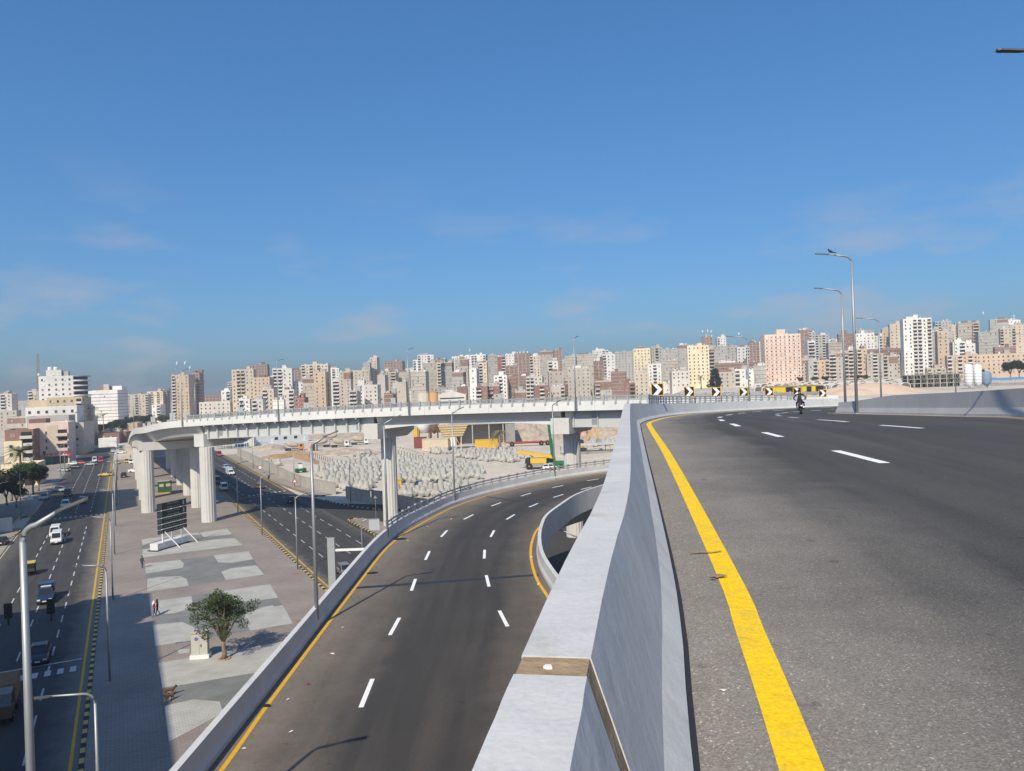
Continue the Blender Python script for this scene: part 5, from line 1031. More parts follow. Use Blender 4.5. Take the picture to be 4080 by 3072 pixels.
def car_meshes(kind, col, roofcol=None):
    key = (kind,col,roofcol)
    if key in CARM: return CARM[key]
    L,W,H,zb,cb,ct,wr = SHAPE[kind]; hl = L/2; hw = W/2; pm = paint(col,CP[col]); q = MB()
    van = kind == 'van'; hood = zb-.02 if not van else zb
    st_ = [(-hl,.42,zb-.12,.86),(-hl+.12,.30,zb-.02,.96),(-hl+.6,.24,zb,1.0),(cb[1]-.1,.24,zb,1.0),(hl-.5,.24,hood-.10,.98),(hl-.12,.30,hood-.20,.94),(hl,.40,hood-.30,.84)]
    if van: st_ = [(-hl,.38,zb,.95),(-hl+.1,.3,zb,1),(0,.26,zb,1),(hl-.55,.26,zb,1),(hl-.15,.3,zb-.1,.97),(hl,.38,zb-.35,.9)]
    vs = []; N = 8
    for x,z0,z1,f in st_:
        w_ = hw*f; vs += [(x,-w_*.9,z0),(x,-w_,z0+.14),(x,-w_,z1-.12),(x,-w_*.92,z1),(x,w_*.92,z1),(x,w_,z1-.12),(x,w_,z0+.14),(x,w_*.9,z0)]
    q.add(vs, [(i*N+k,(i+1)*N+k,(i+1)*N+(k+1)%N,i*N+(k+1)%N) for i in range(len(st_)-1) for k in range(N)]+[tuple(range(N)), tuple(range((len(st_)-1)*N,len(st_)*N))[::-1]])
    b0,b1,t0,t1 = cb[0],cb[1],ct[0],ct[1]; wb, wt = hw*.90, hw*(.74 if not van else .84); zt = H-.08
    lo = [(b0,-wb,zb-.02),(b1,-wb,zb-.02),(b1,wb,zb-.02),(b0,wb,zb-.02)]; hi = [(t0,-wt,zt),(t1,-wt,zt),(t1,wt,zt),(t0,wt,zt)]
    q.hexa(lo,hi); rf = MB(); e = .0
    rf.hexa([(t0-.02,-wt-.01,zt),(t1+.02,-wt-.01,zt),(t1+.02,wt+.01,zt),(t0-.02,wt+.01,zt)],[(t0+.14,-wt*.86,H),(t1-.14,-wt*.86,H),(t1-.14,wt*.86,H),(t0+.14,wt*.86,H)])
    body = q.mesh('body', pm, False); roof = rf.mesh('roof', paint(roofcol,CP[roofcol]) if roofcol else pm)
    def pane(a,b,c,d,n_): # quad inset and proud
        P4 = [Vector(v) for v in (a,b,c,d)]; c_ = sum(P4,Vector())/4; nn = (P4[1]-P4[0]).cross(P4[3]-P4[0]).normalized(); 
        if nn.dot(c_-Vector(((b0+b1)/2,0,(zb+zt)/2))) < 0: nn = -nn
        P4 = [c_+(v-c_)*.86+nn*.012 for v in P4]; m_ = MB(); m_.add(P4+[v-nn*.02 for v in P4],[(0,1,2,3),(7,6,5,4),(0,4,5,1),(1,5,6,2),(2,6,7,3),(3,7,4,0)]); return m_.mesh(n_, m_cglass)
    ps = [('windscreen',pane(lo[1],lo[2],hi[2],hi[1],'windscreen')),('rear_window',pane(lo[0],lo[3],hi[3],hi[0],'rear_window'))]
    nseg = 3 if van else 2 if kind != 'pickup' else 1
    for sgn, (a,b,c,d) in ((-1,(lo[0],lo[1],hi[1],hi[0])),(1,(lo[3],lo[2],hi[2],hi[3]))):
        a,b,c,d = map(Vector,(a,b,c,d))
        for k in range(nseg): f0, f1 = k/nseg, (k+1)/nseg; ps.append(('side_window',pane(a.lerp(b,f0),a.lerp(b,f1),d.lerp(c,f1),d.lerp(c,f0),'side_window')))
    CARM[key] = (body, roof, ps); return CARM[key]
def car(loc, rz, kind, col, label, roofcol=None, group=None, extra=None):
    L,W,H,zb,cb,ct,wr = SHAPE[kind]; body, roof, ps = car_meshes(kind,col,roofcol); g = thing({'van':'minibus','pickup':'pickup_truck'}.get(kind,'car'), label, {'van':'minibus','pickup':'pickup'}.get(kind,'car'), loc, rz, group)
    b_ = ob('body', body, g); ob('roof', roof, g)
    for n_, m_ in ps: ob(n_, m_, g)
    for sx in (-1,1):
        for sy in (-1,1): wheel(g, sx*L*.31, sy*(W/2-.09), wr)
    for sy in (-1,1):
        q = MB(); q.bb((L/2-.03,sy*W*.34,zb-.34 if kind != 'van' else zb-.48),(.12,.34,.16)); q.build('headlight',m_hl,g)
        q = MB(); q.bb((-L/2+.05,sy*W*.38,zb-.2),(.12,.2,.22)); q.build('tail_light',m_tl,g)
    q = MB(); q.bb((L/2-.02,0,.42),(.14,W*.86,.2)); q.build('bumper',m_bump,g); q = MB(); q.bb((-L/2+.02,0,.44),(.14,W*.86,.2)); q.build('bumper',m_bump,g)
    q = MB(); q.bb((-L/2-.05,0,.62),(.03,.42,.14)); q.build('number_plate',m_white,g); q = MB(); q.bb((L/2+.05,0,.46),(.03,.42,.12)); q.build('number_plate',m_white,g)
    for sy in (-1,1): q = MB(); q.bb((cb[1]-.15,sy*(W/2+.06),zb+.06),(.1,.16,.12)); q.build('mirror',m_bump,g)
    if kind == 'pickup':
        q = MB(); pm = paint(col,CP[col]); x0, x1 = -L/2+.02, cb[0]-.1; q.box(x0,x1,-W/2+.02,-W/2+.07,zb-.1,zb+.16); q.box(x0,x1,W/2-.07,W/2-.02,zb-.1,zb+.16); q.box(x0,x0+.05,-W/2+.07,W/2-.07,zb-.1,zb+.16); q.build('load_bed',pm,g)
        if extra == 'box': q = MB(); q.box(x0+.05,x1-.02,-W/2+.02,W/2-.02,zb+.16,zb+1.25); q.build('cargo_box',mat('pale_blue_box',(.40,.56,.60),.6,.12,2),g)
        if extra == 'canopy': q = MB(); q.box(x0+.05,x1-.02,-W/2+.04,W/2-.04,zb+.16,zb+.95); q.build('canopy',paint('darkblue',CP['darkblue']),g); q = MB(); q.box(cb[0]+.1,cb[0]+.25,-.55,.55,H,H+.1); q.build('light_bar',m_white,g)
    if extra == 'lightbar': q = MB(); q.box(-.15,.1,-.5,.5,H,H+.12); q.build('light_bar',mat('blue_lamp',(.05,.1,.5),.3,0),g)
    if extra == 'roofrack': q = MB(); q.box(-1.2,.2,-.5,.5,H,H+.08); q.build('roof_rack',m_bump,g)
    return g
def gp(px, py): return PZ(px,py,0.0)
def y5(x, y): return (x/2.259, 1750+y/2.259)
def y6(x, y): return (840+x/2.108, 1700+y/2.108)
def y7(x, y): return (1400+x/2.108, 1700+y/2.108)
def y4(x, y): return (1950+x/2.108, 1560+y/2.108)
AWAY = SYAW+math.pi/2; TOW = AWAY+math.pi          # car looks along the street away from / towards us
car(ST(153.6,-10.5), TOW, 'van','white','front white minibus of two driving towards us on the left street')
car(ST(160.6,-11.2), TOW, 'van','white','white minibus close behind the other, just beyond it on the left street')
car(gp(184,2392), TOW, 'pickup','darkblue','dark blue pickup with a canopy at the edge of the big shadow',extra='canopy')
car(gp(158,2628), TOW, 'sedan','black','dark saloon car in the shade on the left street, partly behind the near lamp post')
car(gp(8,2170), AWAY, 'sedan','black','black car cut by the left edge beside the corner kerb')
car(gp(*y5(590,615)), TOW, 'suv','white','white jeep in the band of shade across the left street')
car(gp(*y5(742,572)), TOW, 'sedan','silver','silver car at the right end of the shade band on the left street')
car(gp(*y5(398,545)), TOW, 'suv','silver','silver off-road car parked by the dark trees on the left')
car(gp(*y5(542,472)), TOW+.5, 'sedan','silver','silver saloon turning in front of the dark trees')
car(gp(*y5(612,512)), TOW, 'van','black','dark minibus parked under the trees on the left')
car(gp(*y5(955,332)), AWAY+1.2, 'sedan','yellow','yellow and black taxi crossing the lanes of the left street',roofcol='black')
car(gp(*y5(1115,345)), AWAY, 'suv','black','dark jeep stopped by the left plaza kerb')
car(gp(*y5(1052,225)), TOW, 'sedan','yellow','yellow taxi far up the left street, left of another',roofcol='black')
car(gp(*y5(1140,212)), TOW, 'sedan','yellow','yellow taxi beside the kerb at the far bend of the left street',roofcol='black')
car(gp(*y5(852,205)), TOW, 'van','white','white minibus far up the left street beside a red one')
car(gp(*y5(905,205)), TOW, 'van','red','red minibus far up the left street beside a white one')
car(gp(*y5(1092,128)), AWAY+1.3, 'sedan','white','white saloon crossing far up the left street')
car(gp(*y5(1015,118)), TOW, 'hatch','white','small white car far up the left street')
car(gp(*y5(1090,92)), TOW, 'pickup','green','green pickup far away at the end of the left street')
car(gp(*y5(582,290)), AWAY+.8, 'sedan','silver','pale saloon parked on the dirt before the red shop')
car(gp(*y5(668,265)), AWAY+1.2, 'sedan','black','black saloon parked on the dirt before the red shop')
car(gp(*y5(655,232)), AWAY+1.2, 'hatch','white','white hatchback parked behind the black saloon by the shop')
car(gp(*y5(718,228)), AWAY+1.2, 'sedan','red','red saloon parked right of the red shop front')
car(gp(*y5(818,236)), AWAY+.9, 'sedan','silver','silver saloon parked right of the red saloon')
car(gp(*y5(1228,300)), TOW+1.2, 'pickup','white','white pickup parked on the plaza left of the fluted columns')
car(gp(*y5(1226,222)), TOW+1.3, 'van','white','white van parked behind the white pickup on the plaza')
car(gp(*y6(70,246)), TOW, 'van','red','red minibus far down the side road below the flyover')
car(gp(*y6(165,404)), TOW+.1, 'pickup','white','small truck with a pale blue cargo box on the side road',extra='box')
car(gp(*y6(128,355)), TOW+.1, 'hatch','lightblue','light blue three-wheeler-sized car just ahead of the pale blue truck')
car(gp(*y6(108,535)), AWAY, 'van','white','white minibus beside the right fluted column on the side road')
car(gp(*y6(52,475)), AWAY, 'van','grey','grey van half hidden behind the right fluted column')
car(gp(*y6(405,520)), AWAY, 'hatch','brown','brown hatchback at the crossing on the side road')
car(gp(*y6(682,638)), AWAY-.35, 'sedan','black','black saloon in the flyover shadow turning at the junction')
car(gp(1376,2290), TOW, 'hatch','grey','grey car peeping over the ramp parapet beside the square post')
car(gp(*y7(585,500)), .15, 'sedan','blue','dark blue saloon parked among the concrete tetrapods')
car(gp(*y7(762,485)), .1, 'sedan','black','black saloon parked among the concrete tetrapods')
car(gp(*y7(410,510)), 1.2, 'suv','white','white car behind the middle flyover column')
car(gp(*y7(520,520)), .2, 'sedan','maroon','maroon saloon half hidden among the tetrapods')
car(gp(*y4(510,655)), .1, 'suv','white','white jeep in front of the mobile crane')
for k, (px,py,col,lb) in enumerate(((2900,1590,'white','white car far off behind the third chevron sign'),(2560,1588,'blue','blue car far off left of the first chevron'))):
    p = PD(px,py,330); car((p.x,p.y,terr(p.x,p.y)), .2, 'sedan', col, lb)
# tuk-tuk
def tuktuk(loc, rz, label):
    g = thing('auto_rickshaw', label, 'rickshaw', loc, rz); pm = paint('yellow',CP['yellow']); q = MB(); q.prism_y([(-1.2,.3),(1.0,.3),(1.25,.6),(1.05,1.0),(.75,1.05),(.55,.55),(-.1,.55),(-.1,.85),(-1.2,.85)],-.6,.6); q.build('body',m_blk,g)
    q = MB(); q.prism_y([(-1.2,1.55),(.75,1.62),(.85,1.70),(-1.2,1.75)],-.62,.62); q.build('roof',pm,g); q = MB()
    for x_ in (-1.15,-.1,.8): 
        for sy in (-.58,.58): q.tube([(x_,sy,.8),(x_,sy,1.6)],.03,4)
    q.build('roof_frame',m_blk,g); q = MB(); q.box(.86,.90,-.55,.55,1.0,1.6); q.build('windscreen',m_cglass,g); q = MB(); q.box(-1.22,-1.18,-.6,.6,.85,1.6); q.build('back_sheet',pm,g)
    wheel(g,1.0,0,.24,.1); wheel(g,-.8,-.55,.24,.1); wheel(g,-.8,.55,.24,.1)
tuktuk(gp(122,2288), TOW, 'yellow and black auto rickshaw on the left street behind the near lamp post')
def cargo(loc, rz, label, cab, load, L=6.5, loadh=2.0, kind='truck'):
    g = thing('truck', label, 'truck', loc, rz); q = MB(); q.box(-L/2,L/2,-.5,.5,.65,.85); q.build('chassis',m_bump,g); q = MB(); q.prism_y([(L/2-1.8,.6),(L/2,.6),(L/2,1.5),(L/2-.25,2.4),(L/2-1.8,2.45)],-1.05,1.05); q.build('cab',paint(cab,CP[cab]),g)
    q = MB(); q.add([(L/2+.01,-.9,1.5),(L/2+.01,.9,1.5),(L/2-.22,.9,2.3),(L/2-.22,-.9,2.3)],[(0,1,2,3)]); q.build('windscreen',m_cglass,g)
    q = MB(); q.box(-L/2,L/2-2.0,-1.1,1.1,.9,.9+loadh); q.build('load_body',load,g)
    for x_ in (-L/2+.9,-L/2+1.9,L/2-.9):
        for sy in (-.95,.95): wheel(g,x_,sy,.45,.28)
    for sy in (-1,1): q = MB(); q.box(.06,.62,-1.02,-1.0,1.5,2.1) if False else q.box(L/2-1.5,L/2-.6,sy*1.06-.01,sy*1.06+.01,1.5,2.15); q.build('side_window',m_cglass,g)
    return g
cargo(gp(2,2850), TOW, 'brown truck cut by the left edge in the shade at the bottom', 'brown', mat('brown_load',(.25,.14,.07),.8,.2,2), 5.5, 1.6)
def mixer(loc, rz, label, cab, drum):
    g = thing('concrete_mixer', label, 'concrete mixer', loc, rz); L = 8.2; q = MB(); q.box(-L/2,L/2-.2,-.45,.45,.75,1.05); q.build('chassis',m_bump,g)
    q = MB(); q.prism_y([(L/2-1.9,.7),(L/2,.7),(L/2,1.7),(L/2-.15,2.85),(L/2-1.9,2.9)],-1.2,1.2); q.build('cab',paint(cab,CP[cab]),g); q = MB(); q.add([(L/2+.01,-1.0,1.75),(L/2+.01,1.0,1.75),(L/2-.12,1.0,2.7),(L/2-.12,-1.0,2.7)],[(0,1,2,3)]); q.build('windscreen',m_cglass,g)
    for sy in (-1,1): q = MB(); q.box(L/2-1.5,L/2-.5,sy*1.21-.01,sy*1.21+.01,1.75,2.6); q.build('side_window',m_cglass,g)
    q = MB(); q.lathe([(.45,0),(.75,.15),(1.0,1.1),(1.25,2.6),(1.25,3.6),(.95,4.6),(.5,5.0)],n=16); q.xf(Matrix.Translation((L/2-2.3,0,2.15)) @ Matrix.Rotation(R(-78),4,'Y') @ Matrix.Translation((0,0,0)) ); q.xf(Matrix.Identity(4)); q.build('drum',drum,g,True)
    q = MB(); q.prism_y([(-L/2+.2,2.2),(-L/2+1.0,2.9),(-L/2+.8,3.5),(-L/2-.1,3.3)],-.5,.5); q.build('hopper',drum,g); q = MB(); q.tube([(-L/2+.2,0,2.2),(-L/2-.9,.3,1.2)],.2,6); q.build('chute',m_steel,g)
    for x_ in (-L/2+1.0,-L/2+2.3,L/2-1.0):
        for sy in (-1.0,1.0): wheel(g,x_,sy,.52,.3)
    return g
m_drum = mat('dusty_drum',(.44,.38,.31),.9,.15,.8)
mixer(gp(*y6(700,200)), R(8), 'concrete mixer with a yellow cab nearest the trench', 'orange', m_drum); mixer(gp(*y6(925,172)), R(178), 'concrete mixer second from the left, behind the guard hut', 'white', m_drum); mixer(gp(*y6(1085,172)), R(3), 'concrete mixer with a white cab, third from the left', 'white', m_drum); mixer(gp(*y6(1250,150)), R(5), 'concrete mixer partly behind the white pier cap', 'white', m_drum); mixer(gp(*y6(1010,120)), R(185), 'farthest concrete mixer below the steel girder', 'grey', m_drum)
# articulated bus on the rise
p = PD(3165,1560,222); zb = terr(p.x,p.y)+.15; g = thing('articulated_bus','long yellow and bronze articulated bus behind the last chevron signs','bus',(p.x,p.y,zb),R(-4)); L = 15.8; m_br = mat('bronze_paint',(.30,.20,.06),.4,.05,1); q = MB(); q.box(-L/2,.6,-1.25,1.25,.35,3.15); q.build('rear_body',m_br,g); q = MB(); q.prism_y([(1.6,.35),(L/2,.35),(L/2,1.5),(L/2-.35,2.6),(L/2-1.0,3.15),(1.6,3.15)],-1.25,1.25); q.build('front_body',m_br,g)
q = MB()
for k in range(5): q.box(.6+k*.2,.7+k*.2,-1.18+.06*(k%2),1.18-.06*(k%2),.4,3.05)
q.build('bellows',mat('grey_bellows',(.45,.45,.45),.8,.1,5),g)
for x0,x1,z0,z1,c in ((-7.9,-6.9,.9,2.9,'b'),(-6.6,-2.9,1.3,2.75,'y'),(-2.7,.3,1.3,2.75,'b'),(1.8,3.0,1.3,2.75,'y'),(3.2,4.4,1.0,2.75,'b'),(4.6,5.6,1.3,2.8,'y'),(5.8,7.9,1.3,2.8,'b')):
    q = MB(); q.box(x0,x1,-1.28,-1.25,z0,z1); q.build('window_panel',m_cglass if c == 'b' else mat('bright_yellow',(.60,.44,.03),.4,.03,1),g)
q = MB(); q.box(-4.5,1.2,-1.29,-1.26,.45,.85); q.build('red_stripe',m_red,g)
for x_ in (-6.2,-1.2,5.6):
    for sy in (-1.1,1.1): wheel(g,x_,sy,.5,.3)
# mobile crane, boom, excavators, trailer
m_cy = mat('crane_yellow',(.62,.40,.05),.55,.12,1.2)
p = gp(*y4(420,650)); g = thing('mobile_crane','yellow wheeled mobile crane with its boom folded, beside the fluted column','crane',(p.x,p.y,0),R(172)); q = MB(); q.box(-4.2,4.2,-1.2,1.2,.9,1.7); q.build('carrier',m_conc_d,g)
q = MB(); q.box(-2.2,2.6,-1.3,1.3,1.75,3.2); q.build('upper_body',m_cy,g); q = MB(); q.prism_y([(-4.0,3.0),(-3.6,4.0),(6.2,5.6),(6.5,4.7)],-.55,.55); q.build('boom',m_cy,g); q = MB(); q.prism_y([(2.4,1.8),(4.0,1.8),(3.9,3.1),(3.3,3.5),(2.4,3.5)],.2,1.3); q.build('operator_cab',m_cglass,g); q = MB(); q.tube([(.5,-.1,2.6),(3.4,-.1,4.6)],.16,6); q.build('lift_ram',m_steel,g)
for x_ in (-2.6,2.8):
    for sy in (-1.25,1.25): wheel(g,x_,sy,.95,.6)
p = gp(*y4(545,640)); top = PD(*y4(498,290),p.y+2); g = thing('crane_boom','tall green telescopic crane boom left of the fluted column','crane',(p.x,p.y,0)); v = Vector((top.x-p.x,2,top.z)); m_gr = mat('crane_green',(.02,.16,.06),.5,.08,1)
for k, (f0,f1,r0) in enumerate(((0,.36,.62),(.36,.70,.5),(.70,1.04,.38))): q = MB(); q.tube([v*f0,v*f1],[r0,r0],4); q.build('boom_section',m_gr,g)
q = MB(); q.box(-4.0,2.8,-1.3,1.3,.6,1.9); q.build('carrier',m_gr,g)
for x_ in (-2.8,-.6,1.8):
    for sy in (-1.2,1.2): wheel(g,x_,sy,.6,.4)
q = MB(); q.box(-2.2,.4,-1.1,1.1,1.9,3.0); q.build('turntable',m_gr,g)
def excavator(loc, rz, label, m, sc=1.0, flip=1):
    g = thing('excavator', label, 'excavator', loc, rz); g.scale = (sc,sc,sc)
    for sy in (-1,1): q = MB(); q.prism_y([(-1.8,.1),(1.8,.1),(2.1,.45),(1.8,.85),(-1.8,.85),(-2.1,.45)],sy*1.15-.28,sy*1.15+.28); q.build('track',m_bump,g)
    q = MB(); q.box(-1.9,1.5,-1.25,1.25,.95,1.9); q.build('house',m,g); q = MB(); q.prism_y([(.3,1.9),(1.5,1.9),(1.4,2.9),(.9,3.05),(.3,3.05)],.3,1.2); q.build('cab',m_cglass,g)
    b_ = MB(); b_.prism_y([(1.2,1.5),(2.6,4.6),(4.6,5.9),(4.8,5.4),(3.1,4.2),(1.7,1.4)],-.22,.22); b_.build('boom',m,g); b_ = MB(); b_.prism_y([(4.3,6.2),(4.9,6.0),(5.6,3.2),(5.2,3.0),(4.5,5.2)],-.16,.16); b_.build('stick',m,g); b_ = MB(); b_.prism_y([(5.0,3.2),(5.8,3.1),(6.1,2.0),(5.3,1.5),(4.8,2.2)],-.5,.5); b_.build('bucket',m_conc_d,g); b_ = MB(); b_.tube([(1.6,0,2.2),(3.2,0,4.6)],.1,5); b_.build('ram',m_steel,g)
p = gp(*y4(752,500)); excavator((p.x,p.y,0), R(4), 'tan yellow excavator with raised arm right of the fluted column', mat('tan_yellow',(.55,.36,.14),.6,.12,1.2), 1.35)
p = gp(*y4(700,462)); excavator((p.x,p.y,0), R(20), 'orange red excavator arm behind the fluted column', mat('orange_red',(.50,.10,.03),.55,.1,1), 1.25)
p = gp(*y4(340,455)); g = thing('flatbed_trailer','long red flatbed trailer standing in the yard','trailer',(p.x,p.y,0),R(3)); q = MB(); q.box(-9.5,9.5,-1.2,1.2,1.35,1.75); q.build('bed',m_red,g); q = MB(); q.box(-8,8,-.4,.4,1.0,1.35); q.build('beam',m_bump,g)
for x_ in (-7.2,4.6,7.2):
    for sy in (-1.0,1.0): wheel(g,x_,sy,.95,.4)
p = gp(*y6(755,385)); g = thing('compressor','small green and white site machine beside the yard wall','machine',(p.x,p.y,0),R(30)); q = MB(); q.box(-1.6,1.6,-.8,.8,.5,1.3); q.build('body',m_gr,g); q = MB(); q.box(-.6,.4,-.7,.7,1.3,2.7); q.build('cab',m_white,g); q = MB(); q.box(-.62,.42,-.72,.72,2.7,2.9); q.build('roof',m_gr,g)
for x_ in (-1.1,1.1):
    for sy in (-.85,.85): wheel(g,x_,sy,.45,.3)
# ================================================================== people and animals
def skinned(verts, edges, rad, mats, pick, name, parent=None, sub=1, root=0):
    me = bpy.data.meshes.new('sk'); me.from_pydata(verts, edges, []); o = bpy.data.objects.new('sk', me); C.objects.link(o)
    md_ = o.modifiers.new('s','SKIN'); md_.use_smooth_shade = True
    for i, sv in enumerate(me.skin_vertices[0].data): sv.radius = (rad[i],rad[i]); sv.use_root = (i == root)
    ss = o.modifiers.new('u','SUBSURF'); ss.levels = sub; ss.render_levels = sub
    dg = bpy.context.evaluated_depsgraph_get(); m2 = bpy.data.meshes.new_from_object(o.evaluated_get(dg)); bpy.data.objects.remove(o); bpy.data.meshes.remove(me)
    m2.name = name; m2.materials.clear()
    for m in mats: m2.materials.append(m)
    for pl_ in m2.polygons: pl_.material_index = pick(pl_.center); pl_.use_smooth = True
    return ob(name, m2, parent)
m_skin = mat('skin',(.30,.17,.11),.6,.05,8); m_hair = mat('dark_hair',(.015,.012,.01),.7,.1,20)
def body_rig(J):
    """J: dict of joints -> position; returns verts, edges, radii"""
    order = ['pelvis','chest','neck','head','crown','shL','elL','wrL','shR','elR','wrR','hipL','knL','anL','toL','hipR','knR','anR','toR']
    rad = dict(pelvis=.145,chest=.15,neck=.06,head=.098,crown=.075,shL=.075,elL=.048,wrL=.035,shR=.075,elR=.048,wrR=.035,hipL=.10,knL=.065,anL=.045,toL=.04,hipR=.10,knR=.065,anR=.045,toR=.04)
    E_ = [('pelvis','chest'),('chest','neck'),('neck','head'),('head','crown'),('chest','shL'),('shL','elL'),('elL','wrL'),('chest','shR'),('shR','elR'),('elR','wrR'),('pelvis','hipL'),('hipL','knL'),('knL','anL'),('anL','toL'),('pelvis','hipR'),('hipR','knR'),('knR','anR'),('anR','toR')]
    V_ = [Vector(J[k]) for k in order]; rs = [rad[k] for k in order]; ix = {k:i for i,k in enumerate(order)}; ed = [(ix[a],ix[b]) for a,b in E_]
    for s_ in 'LR':      # palm and five fingers
        e, w_ = Vector(J['el'+s_]), Vector(J['wr'+s_]); d_ = (w_-e).normalized(); sd = d_.cross(Vector((0,0,1))) if abs(d_.z) < .9 else Vector((0,1,0)); sd.normalize()
        V_.append(w_+d_*.07); rs.append(.03); pi = len(V_)-1; ed.append((ix['wr'+s_],pi))
        for k in range(5):
            o_ = sd*(k-2)*.02; l_ = (.05,.075,.085,.078,.06)[k]
            V_.append(V_[pi]+o_*1.2+d_*l_*.5); rs.append(.010); a_ = len(V_)-1; V_.append(V_[pi]+o_*1.3+d_*l_+Vector((0,0,-.012))); rs.append(.008); ed += [(pi,a_),(a_,a_+1)]
    return V_, ed, rs
def person(loc, rz, label, J, top, bottom, shoes, hair=None, scarf=None, tz=.92, sleeve=.0, name='person', skirt=None, pick=None):
    g = thing('person', label, 'person', loc, rz); V_, ed, rs = body_rig(J); hz = J['neck'][2]+.03
    def pk(c):
        if c.z > hz: return 3
        if c.z < .09: return 2
        if c.z < tz: return 1 if abs(c.y) < .30 or c.z < .6 else 3
        return 0
    skinned(V_, ed, rs, [top,bottom,shoes,m_skin], pick or pk, 'body', g)
    h = Vector(J['head']); q = MB(); q.lathe([(.02,.135),(.075,.11),(.108,.04),(.112,-.01),(.10,-.04)],n=10)
    q.xf(Matrix.Translation(h+Vector((-.018,0,.03)))); q.build('hair' if not scarf else 'headscarf', scarf or hair or m_hair, g, True)
    if scarf: q = MB(); q.lathe([(.11,0),(.13,-.08),(.17,-.2),(.15,-.24),(.06,-.2)],n=10); q.xf(Matrix.Translation(h)); q.build('scarf_drape', scarf, g, True)
    q = MB(); q.tube([h+Vector((.09,0,.01)),h+Vector((.125,0,-.02))],[.012,.018],5); q.build('nose', m_skin, g)
    return g
def walk_pose(lean=0.0, st_=.22):
    return dict(pelvis=(0,0,.95),chest=(.02+lean,0,1.32),neck=(.03+lean,0,1.5),head=(.05+lean,0,1.62),crown=(.04+lean,0,1.70),shL=(.02,.19,1.42),elL=(-.08,.25,1.14),wrL=(.04,.26,.92),shR=(.02,-.19,1.42),elR=(-.02,-.25,1.14),wrR=(.14,-.25,.95),hipL=(0,.10,.88),knL=(.12,.11,.50),anL=(st_*.6,.11,.09),toL=(st_*.6+.16,.11,.05),hipR=(0,-.10,.88),knR=(.02,-.11,.48),anR=(-st_,-.11,.11),toR=(-st_+.15,-.11,.05))
jeans = mat('blue_jeans',(.035,.06,.12),.85,.15,6); 
person(gp(*(500+148/2.212,1950+702/2.212))+Vector((0,0,.13)), R(75), 'standing man in a dark green shirt and jeans on the plaza', walk_pose(0,.1), mat('green_shirt',(.045,.07,.055),.85,.1,6), jeans, m_blk)
person(gp(500+258/2.212,1950+1132/2.212)+Vector((0,0,.13)), R(200), 'walking woman in a red top and white headscarf at the shadow edge', walk_pose(.02), mat('crimson_cloth',(.32,.02,.055),.8,.1,6), mat('grey_blue_trousers',(.12,.14,.19),.85,.1,6), m_blk, scarf=m_white)
person(gp(500+285/2.212,1950+1115/2.212)+Vector((0,0,.13)), R(200), 'walking woman in a dark plum top right behind the white headscarf', walk_pose(.0), mat('plum_cloth',(.10,.02,.06),.85,.1,6), mat('dark_trousers',(.05,.055,.07),.85,.1,6), m_blk, scarf=mat('dark_scarf',(.06,.02,.04),.85,.1,6))
person(gp(*y6(487,462))+Vector((0,0,.15)), R(-60), 'man in dark clothes waiting on the kerb beside the yard wall', walk_pose(0,.1), m_blk, mat('dark_trousers',(.05,.055,.07),.85,.1,6), m_blk)
person(gp(*y5(648,330))+Vector((0,0,.1)), R(30), 'man in dark clothes on the dirt before the red shop', walk_pose(0,.15), m_blk, jeans, m_blk)
person(gp(*y5(1176,180))+Vector((0,0,.13)), R(30), 'distant man in a reddish top at the far plaza corner', walk_pose(0,.15), mat('rust_cloth',(.22,.07,.04),.85,.1,6), m_blk, m_blk)
# a brown dog curled on the plaza and a second one beside it
def dog(loc, rz, label, m, m2):
    V_ = [(-.30,0,.46),(0,0,.45),(.28,0,.47),(.42,0,.58),(.52,0,.68),(.66,0,.65),(-.5,.04,.55),(-.66,.1,.66),(.26,.09,.25),(.27,.09,.03),(.34,.09,.02),(.26,-.09,.25),(.27,-.09,.03),(.34,-.09,.02),(-.24,.10,.30),(-.36,.10,.17),(-.32,.10,.03),(-.25,.10,.02),(-.24,-.10,.30),(-.36,-.10,.17),(-.32,-.10,.03),(-.25,-.10,.02),(.50,.06,.79),(.50,-.06,.79)]
    E_ = [(0,1),(1,2),(2,3),(3,4),(4,5),(0,6),(6,7),(2,8),(8,9),(9,10),(2,11),(11,12),(12,13),(0,14),(14,15),(15,16),(16,17),(0,18),(18,19),(19,20),(20,21),(4,22),(4,23)]
    rs = [.13,.12,.15,.09,.085,.04,.035,.02,.055,.03,.03,.055,.03,.03,.075,.04,.028,.028,.075,.04,.028,.028,.025,.025]
    g = thing('dog', label, 'dog', loc, rz); skinned(V_, E_, rs, [m,m2], lambda c: 1 if c.x > .55 or c.z < .12 else 0, 'body', g); return g
m_fur = mat('brown_fur',(.20,.10,.05),.9,.2,9); m_fur2 = mat('dark_fur',(.035,.028,.025),.9,.2,9)
dog(gp(500+390/2.212,2400+885/2.212)+Vector((0,0,.15)), R(250), 'brown dog on the grey screed beside the shadow edge', m_fur, m_fur2)
dog(gp(500+385/2.212,2400+835/2.212)+Vector((0,0,.15)), R(20), 'dark-muzzled dog just behind the brown dog on the plaza', mat('tan_fur',(.11,.06,.035),.9,.2,9), m_fur2)
# ---- motorcycle with rider on the upper deck
mx_, my_ = 22.0, 57.0; mz_ = up(mx_,my_); mrz = R(52)
